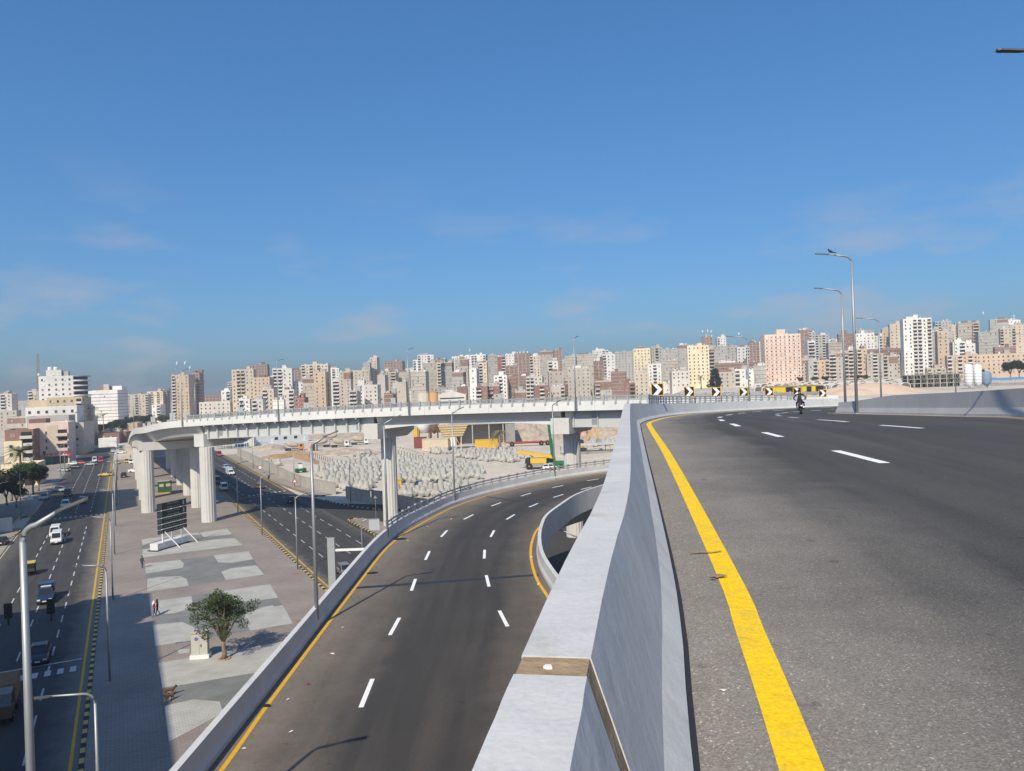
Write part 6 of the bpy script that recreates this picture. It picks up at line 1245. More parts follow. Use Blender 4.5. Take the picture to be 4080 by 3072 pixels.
# exact spot from the photograph
rr_ = ray(3193,1650); t_ = 40.0
while CZ+rr_.z*t_ > up(rr_.x*t_,t_): t_ += .02
mx_, my_ = rr_.x*t_, t_; mz_ = up(mx_,my_)
g = thing('motorcycle','black motorcycle seen from behind on the upper road','motorcycle',(mx_,my_,mz_),R(68)); g.rotation_euler = (R(-4),0,R(68))
wheel(g,-.68,0,.32,.17,'rear_wheel'); wheel(g,.72,0,.31,.12,'front_wheel')
q = MB(); q.prism_y([(-.75,.78),(-.2,.72),(.15,.80),(.5,.95),(.45,.60),(.2,.35),(-.3,.35),(-.45,.55)],-.15,.15); q.build('frame_and_tank',m_blk,g); q = MB(); q.prism_y([(-.95,.86),(-.2,.78),(-.1,.84),(-.5,.90),(-.98,.94)],-.13,.13); q.build('seat',m_bump,g)
q = MB(); q.prism_y([(-1.12,.62),(-.98,.84),(-.9,.82),(-1.0,.6)],-.1,.1); q.build('rear_fender',m_blk,g); q = MB(); q.bb((-1.0,0,.84),(.06,.14,.06)); q.build('tail_light',m_tl,g); q = MB(); q.bb((-1.1,-.1,.66),(.03,.12,.1)); q.build('number_plate',m_white,g)
q = MB(); q.tube([(.45,-.38,1.05),(.55,-.15,1.08),(.55,.15,1.08),(.45,.38,1.05)],.02,6); q.build('handlebar',m_bump,g)
for sy in (-1,1):
    q = MB(); q.tube([(.72,sy*.09,.31),(.5,sy*.09,1.0)],.03,6); q.build('fork',m_steel,g); q = MB(); q.tube([(.5,sy*.3,1.06),(.45,sy*.36,1.25)],.012,4); q.bb((.45,sy*.40,1.28),(.03,.14,.08)); q.build('mirror',m_bump,g); q = MB(); q.tube([(-.68,sy*.13,.32),(-.1,sy*.13,.42)],.03,5); q.build('swing_arm',m_bump,g)
q = MB(); q.tube([(.1,-.2,.35),(-.4,-.22,.42),(-.85,-.24,.55)],[.03,.05,.06],8); q.build('exhaust',m_steel,g); q = MB(); q.bb((.08,0,.42),(.4,.34,.3)); q.build('engine',m_rim,g)
J = dict(pelvis=(-.32,0,.98),chest=(-.12,0,1.36),neck=(-.02,0,1.54),head=(.05,0,1.66),crown=(.04,0,1.74),shL=(-.08,.23,1.45),elL=(.08,.44,1.20),wrL=(.36,.36,1.08),shR=(-.08,-.23,1.45),elR=(.08,-.44,1.20),wrR=(.36,-.36,1.08),hipL=(-.25,.13,.93),knL=(.16,.26,.82),anL=(-.12,.24,.42),toL=(.06,.26,.36),hipR=(-.25,-.13,.93),knR=(.16,-.26,.82),anR=(-.12,-.24,.42),toR=(.06,-.26,.36))
def pkr(c):
    if c.z > 1.55: return 3
    if c.z > 1.24 and abs(c.y) < .33: return 0
    if c.z > 1.0 and abs(c.y) > .27: return 3
    if c.z > 1.0: return 0
    if c.z < .45: return 2
    return 1
rd = person((mx_,my_,mz_), R(68), 'motorcycle rider in a black printed T-shirt and jeans, seen from behind', J, m_blk, jeans, mat('brown_sandal',(.20,.11,.08),.8,.1,9), pick=pkr)
rd.rotation_euler = (R(-4),0,R(68))
q = MB(); q.add([(-.285,-.15,1.28),(-.285,.16,1.26),(-.225,.19,1.42),(-.225,-.05,1.43),(-.23,-.16,1.38)],[(0,1,2,3,4)]); q.build('shirt_print', mat('pale_print',(.45,.50,.48),.8,.5,14), rd)
# ================================================================== plants
m_bark = mat('bark',(.24,.19,.14),.95,.25,5,.4); m_leaf = mat('leaf_green',(.055,.085,.028),.6,.35,1.6); m_leaf2 = mat('leaf_dark',(.022,.042,.018),.65,.35,1.2); m_palm = mat('palm_leaf',(.085,.10,.04),.65,.3,1.5); m_palmd = mat('dry_palm_leaf',(.26,.22,.13),.85,.25,1.5)
def leaf_cloud(seed, blobs, n, s0, s1, m, name='crown'):
    r_ = random.Random(seed); q = MB(); tot = sum(b[3]*b[4] for b in blobs)
    for cx,cy,cz_,rx,rz_ in blobs:
        for k in range(int(n*rx*rz_/tot)):
            while True:
                a,b,c = r_.uniform(-1,1),r_.uniform(-1,1),r_.uniform(-1,1); l = a*a+b*b+c*c
                if .25 < l < 1: break
            p = Vector((cx+a*rx,cy+b*rx,cz_+c*rz_)); s_ = r_.uniform(s0,s1)
            u_ = Vector((r_.gauss(0,1),r_.gauss(0,1),r_.gauss(0,.6))).normalized(); v_ = u_.cross(Vector((r_.gauss(0,1),r_.gauss(0,1),r_.gauss(0,1)))).normalized()
            q.add([p-u_*s_,p-v_*s_*.5,p+u_*s_,p+v_*s_*.5],[(0,1,2,3)])
    return q.mesh(name, m)
def limbs(seed, base_h, spread, top, r0, nl=7):
    r_ = random.Random(seed); q = MB(); q.tube([(0,0,-.1),(.05,.02,base_h*.4),(-.04,.05,base_h*.8),(0,0,base_h)],[r0*1.35,r0,r0*.9,r0*.85],9); ends = []
    for k in range(nl):
        a = 2*math.pi*k/nl+r_.uniform(-.3,.3); e = Vector((math.cos(a)*spread*r_.uniform(.45,.9),math.sin(a)*spread*r_.uniform(.45,.9),lerp(base_h,top,r_.uniform(.45,.95)))); m_ = Vector((e.x*.45,e.y*.45,lerp(base_h,e.z,.55))) 
        q.tube([(0,0,base_h*.92),m_,e],[r0*.6,r0*.36,r0*.12],6); ends.append(e)
        for j in range(3): f = m_.lerp(e,r_.uniform(.2,.9)); d_ = Vector((r_.gauss(0,1),r_.gauss(0,1),r_.uniform(.1,.9))).normalized()*spread*.4; q.tube([f,f+d_],[r0*.16,r0*.05],4); ends.append(f+d_)
    return q, ends
# the tree on the plaza
p = gp(893,2632); g = thing('tree','round leafy tree standing alone on the plaza beside the grey cabinet','tree',(p.x,p.y,.13)); g.scale = (.92,.92,.97); q, ends = limbs(4,1.75,2.9,6.6,.22,12); q.build('trunk',m_bark,g,True)
r_ = random.Random(9); bl = [(e.x,e.y,e.z,r_.uniform(.5,.85),r_.uniform(.4,.65)) for e in ends]+[(0,0,5.6,1.0,.8),(1.9,.6,3.2,.7,.5),(-2.0,-.3,3.0,.75,.5),(-1.2,-1.2,2.7,.6,.45),(.9,-1.7,2.9,.6,.45)]
ob('crown', leaf_cloud(3,bl,7000,.06,.14,m_leaf), g)
q = MB(); r_ = random.Random(2)
for k in range(11): a = 6.283*k/11; q.bb((.5*math.cos(a),.5*math.sin(a),.06),(.28,.2,.12)); 
q.build('tree_pit_stones',mat('orange_stone',(.42,.27,.16),.9,.2,4),g)
# generic trees, shared crowns
TV = []
for k in range(3):
    q, ends = limbs(20+k,2.4,3.2,7.5,.25,7); tm = q.mesh('trunk',m_bark,True); r_ = random.Random(30+k); bl = [(e.x,e.y,e.z,r_.uniform(.9,1.5),r_.uniform(.7,1.1)) for e in ends]; TV.append((tm, leaf_cloud(40+k,bl,3800,.16,.34,m_leaf2 if k != 1 else m_leaf)))
def tree(loc, sc, k, label, group=None, name='tree'):
    g = thing(name, label, 'tree', loc, k*1.3, group); g.scale = sc if isinstance(sc,tuple) else (sc,sc,sc); ob('trunk',TV[k%3][0],g); ob('crown',TV[k%3][1],g); return g
for k, (x,y,s_,lb) in enumerate(((105,560,1.0,'dark tree in the shade left of the palm trunk'),(200,520,1.1,'dark tree in the shade below the palm crown'),(300,500,1.0,'dark tree in the shade beside the lamp on the side street'),(350,470,.8,'lighter green bushy tree at the front of the shaded group'),(250,420,.9,'dark tree before the yellow low house'),(60,600,.8,'dark tree at the left edge in the shade'),(150,620,.7,'low dark tree over the parked yellow loader'))): 
    q_ = gp(*y5(x,y)); tree((q_.x,q_.y,.1), s_, k, lb)
for k, (px,d,s_,lb) in enumerate(((395,500,1.1,'far tree left of the pair of palms'),(440,520,1.2,'far tree below the right palm'),(480,470,1.5,'dense far tree in front of the striped white building'),(520,560,1.5,'far tree at the shaded corner of the striped building'),(545,600,1.4,'far tree left of the flyover lamp post'),(580,580,1.5,'far tree just right of the flyover lamp post'),(600,620,1.3,'far tree over the parked cars beyond the flyover tip'),(650,600,1.4,'far tree left of the tall tan tower'),(820,560,1.0,'tree in front of the low off-white building, left one'),(870,580,1.3,'tree in front of the low off-white building, right one'),(1310,560,.8,'small tree left above the flyover railing'),(1355,570,.8,'small tree above the flyover railing near the tan block'),(1750,520,1.1,'tree between the rusty tank and the warehouse'),(2600,430,1.1,'round tree behind the first chevron sign'),(4030,480,1.5,'bushy tree at the right edge before the tan block'),(4065,500,1.6,'farthest right bushy tree'),(3905,560,1.0,'small tree behind the white silos'))):
    q_ = PD(px,1600,d); tree((q_.x,q_.y,terr(q_.x,q_.y)), s_, k, lb)
for k in range(9):
    px = (1910,1930,1985,2230,2310,2330,2375,2480,2520)[k]; q_ = PD(px,1600,560); tree((q_.x,q_.y,terr(q_.x,q_.y)), .9+.2*(k%3), k, f'low green tree in the line before the city, {ORD[k]} from the left', 'trees in line before the city')
for k in range(5):
    px = (3190,3250,3290,3420,3450)[k]; q_ = PD(px,1600,600); tree((q_.x,q_.y,terr(q_.x,q_.y)), .8, k, f'low dark tree below the balcony blocks on the rise, {ORD[k]} from the left', 'trees below the balcony blocks')
# big dark conifer-like tree
q_ = PD(2852,1560,585); zb = terr(q_.x,q_.y); g = thing('tall_tree','tall dark evergreen between the yellow tower and the grey blocks','tree',(q_.x,q_.y,zb)); q = MB(); q.tube([(0,0,0),(0,0,11)],[.4,.15],7); q.build('trunk',m_bark,g); r_ = random.Random(6); bl = [(r_.uniform(-1,1)*(5.4-z*.28),r_.uniform(-1,1)*(5.4-z*.28),z,2.0-z*.05,1.5) for z in [1.5,2,3,3,4,4.5,5.5,6,7,7.5,8.5,9,10,11,12,13,14] for _ in (0,1)]; ob('crown',leaf_cloud(8,bl,5200,.3,.6,m_leaf2),g)
def palm(loc, H, label, n=26, fl=2.9, m=None, droop=.9, tr=.22, name='palm_tree'):
    g = thing(name, label, 'palm', loc); q = MB(); q.tube([(0,0,-.1),(.08,0,H*.35),(-.05,.05,H*.7),(0,0,H)],[tr*1.3,tr,tr*.9,tr*.95],9); q.build('trunk',m_bark,g,True); r_ = random.Random(int(H*100))
    for k in range(n):
        a = 2*math.pi*k/n+r_.uniform(-.15,.15); el = r_.uniform(-.5,1.25); q = MB(); pts = []; 
        for j in range(7): f = j/6; rad = fl*f*math.cos(el*.6); pts.append(Vector((math.cos(a)*rad,math.sin(a)*rad,H+fl*f*math.sin(el)*.9-droop*fl*.42*f*f*(1.0+.3*r_.random()))))
        q.tube(pts,[.03,.028,.024,.02,.016,.012,.006],3); sd = Vector((-math.sin(a),math.cos(a),0))
        for j in range(1,7):
            for w_ in (0,.5):
                c_ = pts[j-1].lerp(pts[j],w_); d_ = (pts[j]-pts[j-1]).normalized(); ll = .2*fl*(1-.5*abs(j/6-.45)) 
                for sgn in (-1,1): e = c_+sd*sgn*ll*.75+d_*ll*.5+Vector((0,0,-.22*ll)); q.add([c_-d_*.03*fl*.7,c_+d_*.035*fl*.7,e],[(0,1,2)])
        q.build('frond',m or m_palm,g)
    return g
p = PD(80,1800,213); palm((p.x,p.y,.1), p.z, 'tall date palm in front of the yellow low house', 44, 4.6, tr=.3)
p = PD(411,1655,480); palm((p.x,p.y,0), p.z, 'far palm beside the minaret, taller one', 18, 4.0); p = PD(388,1662,485); palm((p.x,p.y,0), p.z, 'far palm close to the minaret, shorter one', 16, 3.6)
p = PD(2792,1502,560); palm((p.x,p.y,terr(p.x,p.y)), p.z-terr(p.x,p.y), 'palm in front of the yellow tower', 22, 4.2, tr=.4)
p = PD(1990,1722,292); palm((p.x,p.y,0), max(5.5,p.z), 'shaggy dry palm in the yard beside the dark shed', 34, 4.6, m_palmd, 2.0, .5)
# ================================================================== the yard of concrete blocks
m_pod = mat('grey_cast_concrete',(.43,.42,.39),.9,.14,.8,.15,var2=.08,scale2=.12)
q = MB(); dirs = [Vector((0,0,1))]+[Vector((math.cos(a)*.943,math.sin(a)*.943,-.333)) for a in (.3,.3+2.094,.3+4.189)]
hub = Vector((0,0,.92))
for k_, d_ in enumerate(dirs): q.tube([hub-d_*.15,hub+d_*.3,hub+d_*(1.5 if k_ == 0 else 1.3)],[.82,.78,.54],9)
POD = q.mesh('tetrapod', m_pod)
q = MB(); q.prism_y([(-.55,0),(.55,0),(.45,.35),(.2,.5),(.16,1.9),(.3,2.2),(-.3,2.2),(-.16,1.9),(-.2,.5),(-.45,.35)],-.35,.35); q.box(-.3,.3,-1.1,1.1,1.75,2.2); DOL = q.mesh('breakwater_block', m_pod)
r_ = random.Random(12); npod = 0; CLEAR = []
for x_, y_ in ((585,500),(762,485),(410,510),(520,520)):
    c0 = gp(*y7(x_,y_)); CLEAR += [(c0.x,c0.y),(c0.x,c0.y-3.2),(c0.x+2.2,c0.y),(c0.x-2.2,c0.y)]
def pods(poly, sp, label, group, cap=999, sc=1.0):
    global npod
    P = [gp(*p_) for p_ in poly]; x0,x1 = min(p_.x for p_ in P),max(p_.x for p_ in P); y0,y1 = min(p_.y for p_ in P),max(p_.y for p_ in P); c = 0
    def inside(x,y):
        k = False; j = len(P)-1
        for i in range(len(P)):
            if (P[i].y > y) != (P[j].y > y) and x < (P[j].x-P[i].x)*(y-P[i].y)/(P[j].y-P[i].y)+P[i].x: k = not k
            j = i
        return k
    y = y0; row = 0
    while y < y1:
        x = x0+(row%2)*sp*.5
        while x < x1:
            xx, yy = x+r_.uniform(-.35,.35)*sp*.4, y+r_.uniform(-.35,.35)*sp*.4
            if inside(xx,yy) and c < cap and r_.random() < .93 and all((xx-cx_)**2+(yy-cy_)**2 > 10 for cx_, cy_ in CLEAR):
                o = ob('tetrapod', POD, None, (xx,yy,r_.uniform(-.05,.02)), r_.uniform(0,6.28)); s_ = sc*r_.uniform(.92,1.06); o.scale = (s_,s_,s_)
                if r_.random() < .015: o.rotation_euler = (R(70),R(20),r_.uniform(0,6)); o.location.z = .3
                tag(o, label, 'concrete block', group); c += 1; npod += 1
            x += sp
        y += sp*.86; row += 1
pods([y6(840,395),y6(1040,535),y7(0,545),y7(225,540),y7(225,300),y7(60,320),y6(960,340)], 3.7, 'grey concrete tetrapod in the dense field left of the middle column','tetrapods left of the middle column')
pods([y7(380,480),y7(640,480),y7(850,470),y7(1110,435),y7(1090,370),y7(960,325),y7(800,320),y7(640,300),y7(380,290)], 3.8, 'grey concrete tetrapod in the dense field right of the middle column','tetrapods right of the middle column')
pods([y7(385,600),y7(900,590),y7(1000,500),y7(700,520),y7(380,540)], 3.0, 'grey concrete tetrapod in the front row just behind the ramp railing','tetrapods behind the ramp railing', 24)
pods([y7(660,240),y7(880,232),y7(880,205),y7(660,200)], 3.4, 'grey concrete tetrapod in the short row before the cream container','tetrapods before the cream container', 9)
pods([y7(870,260),y7(1000,285),y7(1265,305),y4(180,605),y4(300,560),y4(260,520),y4(0,480),y7(1050,205),y7(900,210)], 3.6, 'grey concrete tetrapod in the long row left of the mobile crane','tetrapods left of the crane', 55)
pods([y4(870,465),y4(1095,450),y4(1095,395),y4(900,420)], 3.6, 'grey concrete tetrapod in the group right of the fluted column','tetrapods right of the fluted column', 10)
print('tetrapods', npod)
for k in range(9):
    q_ = gp(*y7(390+k*24,235+k*7)); o = ob('breakwater_block', DOL, None, (q_.x,q_.y,0), R(60), (1.25,1.25,1.25)); tag(o,'dark upright concrete block in the slanting row behind the middle column','concrete block','upright concrete blocks')
q_ = gp(*y6(535,330)); g = ob('breakwater_block', None, None, (q_.x,q_.y,0)); tag(g,'pair of tetrapods standing alone behind the yard wall','concrete block')
for k in (-1,1): ob('tetrapod_unit', POD, g, (k*1.3,k*.4,0), k)
for k in range(26):
    q_ = gp(*y7(20+r_.uniform(0,200),215+r_.uniform(0,75))); s_ = r_.uniform(.6,1.0); o = ob('broken_block', POD if k%2 else DOL, None, (q_.x,q_.y,-.2), r_.uniform(0,6.28), (s_,s_,s_)); o.rotation_euler = (r_.uniform(-.9,.9),r_.uniform(-.9,.9),r_.uniform(0,6)); tag(o,'broken concrete block in the jumbled heap left of the middle column','concrete block','jumbled concrete blocks')
# yard walls in panels
m_wallc = mat('precast_wall',(.42,.40,.37),.9,.1,.5,.1,var2=.1,scale2=.15)
def yard_wall(pts, H, label, step=3.0):
    pth = catmull([ST(s_,t_) for s_, t_ in pts],1.0); g = thing('yard_wall', label, 'wall', pth[0]); L = plen(pth); d = 0
    q = MB(); q.box(0,step-.06,-.07,.07,0,H-.12); q.box(0,step-.06,-.12,.12,H-.12,H); pm_ = q.mesh('wall_panel',m_wallc); q = MB(); q.box(-.14,.14,-.14,.14,0,H+.05); po = q.mesh('wall_post',m_wallc)
    while d < L-.3:
        p_, t_ = at_len(pth,d); ob('wall_panel',pm_,g,p_-pth[0],yaw(t_)); ob('wall_post',po,g,p_-pth[0],yaw(t_)); d += step
yard_wall([(330,42.2),(300,42.0),(251.8,41.5),(210,41.0),(193.5,42.4),(181.3,44.7)], 2.9, 'long precast concrete wall around the tetrapod yard')
yard_wall([(172.6,45.4),(163.9,46.6),(158.6,49.0),(148,50.5),(134,56)], 2.8, 'shorter concrete wall in the shade behind the middle column')
# trench with timber shoring
a_, b_ = gp(*y6(600,235)), gp(*y6(1010,350)); a2, b2 = gp(*y6(690,225)), gp(*y6(1020,325))
mb = MB(); n = 24; rr3 = random.Random(4)
for i in range(n+1):
    f = i/n; p0, p1 = a_.lerp(b_,f), a2.lerp(b2,f); hh = 1.9*math.sin(math.pi*min(1,f*1.4+.12))**.5
    for k_, (u_, z_) in enumerate(((0,0),(.35,hh*.55),(.6,hh),(.85,hh*1.05),(1.0,hh*.6),(1.15,0))): v_ = p0.lerp(p1,u_); mb.v.append((v_.x+rr3.uniform(-.3,.3),v_.y+rr3.uniform(-.3,.3),z_*(1+rr3.uniform(-.2,.2))))
mb.f = [(i*6+k,i*6+k+1,(i+1)*6+k+1,(i+1)*6+k) for i in range(n) for k in range(5)]; mb.m = [0]*len(mb.f); o = mb.build('earth_bank', mat('tan_earth',(.36,.24,.14),.95,.25,.5,.4)); tag(o,'long tan bank of earth beside the trench in the yard','earth bank')
g = thing('shoring_fence','row of rusty stakes along the top of the earth bank','fence',a2)
for i in range(22): v_ = a2.lerp(b2,i/21)-a2; q = MB(); q.tube([(v_.x,v_.y,.8),(v_.x+.1,v_.y,2.5)],.10,4); q.build('stake', mat('rust_brown',(.20,.11,.07),.9,.2,2), g)
# site cabin, hut, containers, hoppers
p0, p1 = gp(*y6(378,158)), gp(*y6(820,122)); c_ = (p0+p1)/2; Lc = (p1-p0).length; g = thing('site_cabin','long white and blue site cabin at the back of the yard','cabin',(c_.x,c_.y,0),yaw((p1-p0).normalized())); q = MB(); q.box(-Lc/2,Lc/2,0,4,0,4.6); q.build('wall',mat('cabin_white',(.60,.66,.70),.7,.05,1),g); q = MB(); q.box(-Lc/2-.2,Lc/2+.2,-.2,4.2,4.6,5.3); q.build('roof_band',mat('cabin_blue',(.05,.17,.42),.6,.05,1),g)
for x_ in (-.12,.05,.25): q = MB(); q.box(Lc*x_-.9,Lc*x_+.9,-.06,0,1.9,3.3); o = q.build('window',m_pane,g); q = MB(); q.box(Lc*x_-1.05,Lc*x_+1.05,-.04,0,1.75,3.45); q.build('window_frame',m_white,o)
for x_ in (-.42,-.2,.42): q = MB(); q.box(Lc*x_-.5,Lc*x_+.5,-.05,0,.2,2.6); q.build('door',m_white,g)
def cube_thing(px, py, w_, dp, h, m, name, label, cat, rz=0.0, roofm=None):
    q_ = gp(px,py); g = thing(name,label,cat,(q_.x,q_.y,0),rz); q = MB(); q.box(-w_/2,w_/2,0,dp,.1,h); q.build('body',m,g); q = MB()
    for k in range(int(w_/.6)): q.box(-w_/2+.1+k*.6,-w_/2+.3+k*.6,-.05,0,.2,h-.1)
    q.build('corrugation',m,g); q = MB(); q.box(-w_/2-.08,w_/2+.08,-.1,dp+.08,h,h+.15); q.build('roof',roofm or m,g); return g
m_cb = mat('blue_cabin_paint',(.06,.20,.50),.6,.1,1); m_cr = mat('cream_paint',(.62,.52,.38),.7,.08,1)
cube_thing(*y6(275,160),8,3,4.2,m_cb,'shipping_container','blue container left of the long site cabin','container'); cube_thing(*y6(335,165),3.2,3,4.0,mat('dull_white',(.55,.54,.5),.8,.1,1),'guard_hut','dull white hut between the blue container and the site cabin','hut')
g = cube_thing(*y6(850,205),3.4,3,3.6,mat('hut_cream',(.55,.42,.36),.8,.1,1),'guard_hut','small pinkish guard hut beside the tall ramp lamp','hut'); q = MB(); q.box(.3,1.3,-.08,0,.2,2.9); q.build('door',m_dark,g)
cube_thing(*y7(578,182),5,3,4.4,mat('rust_red',(.22,.07,.06),.8,.15,1),'shipping_container','rust red container at the back of the yard','container'); cube_thing(*y7(705,208),10,6,4.6,m_cr,'shipping_container','cream container box under the loading hopper','container'); cube_thing(*y7(545,95),3,3,5,m_cy,'yellow_bin','yellow bin at the back of the yard by the pier cap','bin'); cube_thing(*y7(1135,185),9,4,3.4,m_cy,'generator','yellow generator housing before the dark shed','generator'); cube_thing(*y7(395,540),1.6,1.6,2.6,m_cy,'yellow_bin','yellow bin right behind the middle flyover column','bin')
for k, (x,y) in enumerate(((650,530),(730,522))): q_ = gp(*y7(x,y)); o = ob('barrel', None, None, (q_.x,q_.y,0)); tag(o,('left' if not k else 'right')+' orange barrel among the front tetrapods','barrel'); q = MB(); q.lathe([(.45,0),(.5,.1),(.5,1.0),(.45,1.15)],n=12); q.build('drum',mat('barrel_orange',(.62,.32,.02),.6,.1,1),o)
def hopper(px, py, sc, label):
    q_ = gp(px,py); g = thing('loading_hopper', label, 'hopper', (q_.x,q_.y,0), R(10)); g.scale = (sc,sc,sc)
    q = MB(); q.hexa([(-3.2,-1.2,4.4),(3.2,-1.2,4.4),(3.2,1.2,4.4),(-3.2,1.2,4.4)],[(-5.2,-2.4,8.6),(5.2,-2.4,8.6),(5.2,2.4,8.6),(-5.2,2.4,8.6)]); q.build('bin',mat('hopper_tan',(.55,.40,.20),.7,.12,1),g)
    for k in range(5): f = k/5+.1; x_, y_, z_ = lerp(3.2,5.2,f)+.06, lerp(1.2,2.4,f)+.06, lerp(4.4,8.6,f); q = MB(); q.box(-x_,x_,-y_-.08,-y_+.1,z_-.12,z_+.12); q.build('rib',mat('hopper_rib',(.66,.55,.36),.7,.1,1),g)
    for sx in (-2.8,-1,1,2.8):
        for sy in (-1,1): q = MB(); q.box(sx-.14,sx+.14,sy-.14,sy+.14,0,4.5); q.build('leg',m_cr,g)
    q = MB(); q.tube([(-2.8,-1.1,.4),(-1,-1.1,4)],.1,4); q.tube([(2.8,-1.1,.4),(1,-1.1,4)],.1,4); q.build('brace',m_cr,g)
hopper(*y7(855,190), 1.15, 'tan slatted loading hopper on legs at the back of the yard')
for k, (x,y,w_,py,lb) in enumerate(((612,120,3.4,20,'white cement silo left of the loading hopper'),(700,125,2.0,5,'rusty lattice-legged silo beside the loading hopper'))):
    q_ = gp(*y7(x,y)); g = thing('cement_silo', lb, 'silo', (q_.x,q_.y,0)); q = MB(); q.lathe([(.4,3.6),(w_,6.2),(w_,13),(w_*.6,14)],n=16); q.build('shell',m_white if not k else mat('rust_brown',(.20,.11,.07),.9,.2,2),g,True)
    for sx in (-1,1):
        for sy in (-1,1): q = MB(); q.tube([(sx*w_*.75,sy*w_*.75,0),(sx*w_*.75,sy*w_*.75,6.5)],.2,4); q.build('leg',MATS['rust_brown'] if 'rust_brown' in MATS else m_steel,g)
q_ = gp(*y7(1100,150)); g = thing('open_shed','dark open shed with a pale end wall behind the dry palm','shed',(q_.x,q_.y,0),R(2)); q = MB(); q.box(-14,14,0,10,8.6,9.2); q.build('roof',m_conc,g); q = MB(); q.box(-14,-11.5,-.2,9.8,0,8.6); q.build('end_wall',m_white,g); q = MB(); q.box(-11.5,14,9,9.4,0,8.6); q.build('back_wall',m_conc_d,g); q = MB(); q.box(10,14,.2,9.8,0,8.6); q.build('side_room',m_conc_d,g)
for x_ in (-4,3,9): q = MB(); q.box(x_-.2,x_+.2,.2,.6,0,8.6); q.build('column',m_conc,g)
# debris mounds at the back of the yard
def mound(px, py, wd, hh, m, label, k, sx=1.0):
    q_ = gp(px,py); q = MB(); n = 20; m_ = 9; r3 = random.Random(k+50)
    for j in range(m_):
        f = j/(m_-1)
        for i in range(n): a = 2*math.pi*i/n; rr2 = wd*(1-f)*(1+.2*math.sin(a*3+k)+.22*r3.random()); q.v.append((rr2*math.cos(a)*sx,rr2*math.sin(a)*.6,hh*math.sin(f*1.57)*(1+.2*r3.random())-.1))
    q.f = [(j*n+i,j*n+(i+1)%n,(j+1)*n+(i+1)%n,(j+1)*n+i) for j in range(m_-1) for i in range(n)]; q.m = [0]*len(q.f); o = q.build('rubble_mound',m); o.location = (q_.x,q_.y,0); tag(o,label,'mound')
m_rub = mat('rubble',(.40,.33,.27),.95,.35,.6,.5)
mound(*y4(330,400),17,7.5,m_rub,'pale rubble mound behind the red flatbed trailer',1); mound(*y4(860,385),15,5,m_rub,'rubble mound behind the tan excavator',2); mound(*y4(1010,350),18,5.5,m_rub,'brown rubble mound at the right end of the yard',3); mound(*y6(1130,225),9,1.8,m_rub,'low dirt mound under the jumbled blocks',4,1.6); mound(*y6(500,190),8,2.2,m_rub,'scrap heap left of the first concrete mixer',5); mound(*y6(560,262),6,1.4,MATS['tan_earth'],'small earth heap at the start of the trench',6); mound(*y6(1050,80),22,3.5,m_rub,'long mound behind the concrete mixers',7,1.6); mound(*y7(100,110),14,2.6,m_rub,'mound between the mixers and the pier cap',8)
g0 = gp(*y4(900,520)); g = thing('canopy_shed','long flat sheet-metal canopy on slanted posts right of the column','shed',(g0.x,g0.y,0),R(8)); q = MB(); q.box(-13,13,-3.5,3.5,3.3,3.45); q.build('roof',mat('sheet_metal',(.60,.58,.56),.6,.08,1),g)
for x_ in (-12,-4,4,12):
    for sy in (-3,3): q = MB(); q.tube([(x_,sy,0),(x_,sy,3.3)],.1,4); q.build('post',m_steel,g)
q = MB(); q.box(-10,8,-2,2,0,1.0); q.build('stacked_goods',m_conc_d,g)
for k in range(9):
    q_ = gp(*y6(60+r_.uniform(0,190),r_.uniform(165,190))); q = MB(); w_ = r_.uniform(2,5); q.add([(-w_,0,2.2),(w_,0,2.4),(w_,3,2.9),(-w_,3,2.7),(-w_,0,2.15),(w_,0,2.35),(w_,3,2.85),(-w_,3,2.65)],[(0,1,2,3),(7,6,5,4),(0,4,5,1),(1,5,6,2),(2,6,7,3),(3,7,4,0)]); q.box(-w_,-w_+.1,0,.1,0,2.2); q.box(w_-.1,w_,0,.1,0,2.3); o = q.build('tarpaulin_stall', MATS['tarp_blue'] if k%2 else m_white); o.location = (q_.x,q_.y,0); tag(o,('blue' if k%2 else 'white')+' tarpaulin stall crowded at the far end of the side road','stall','tarpaulin stalls by the side road')
# parked cars glimpsed beyond the flyover tip
for k in range(22):
    q_ = PZ(560+r_.uniform(0,150), 1648+r_.uniform(0,45), 0); s_ = q_.x*U.x+q_.y*U.y
    car((q_.x,q_.y,0), r_.uniform(0,6.28), r_.choice(['sedan','hatch','suv']), r_.choice(['white','red','silver','black','blue']), 'small parked car in the crowded lot beyond the flyover tip', group='cars in the crowded lot')
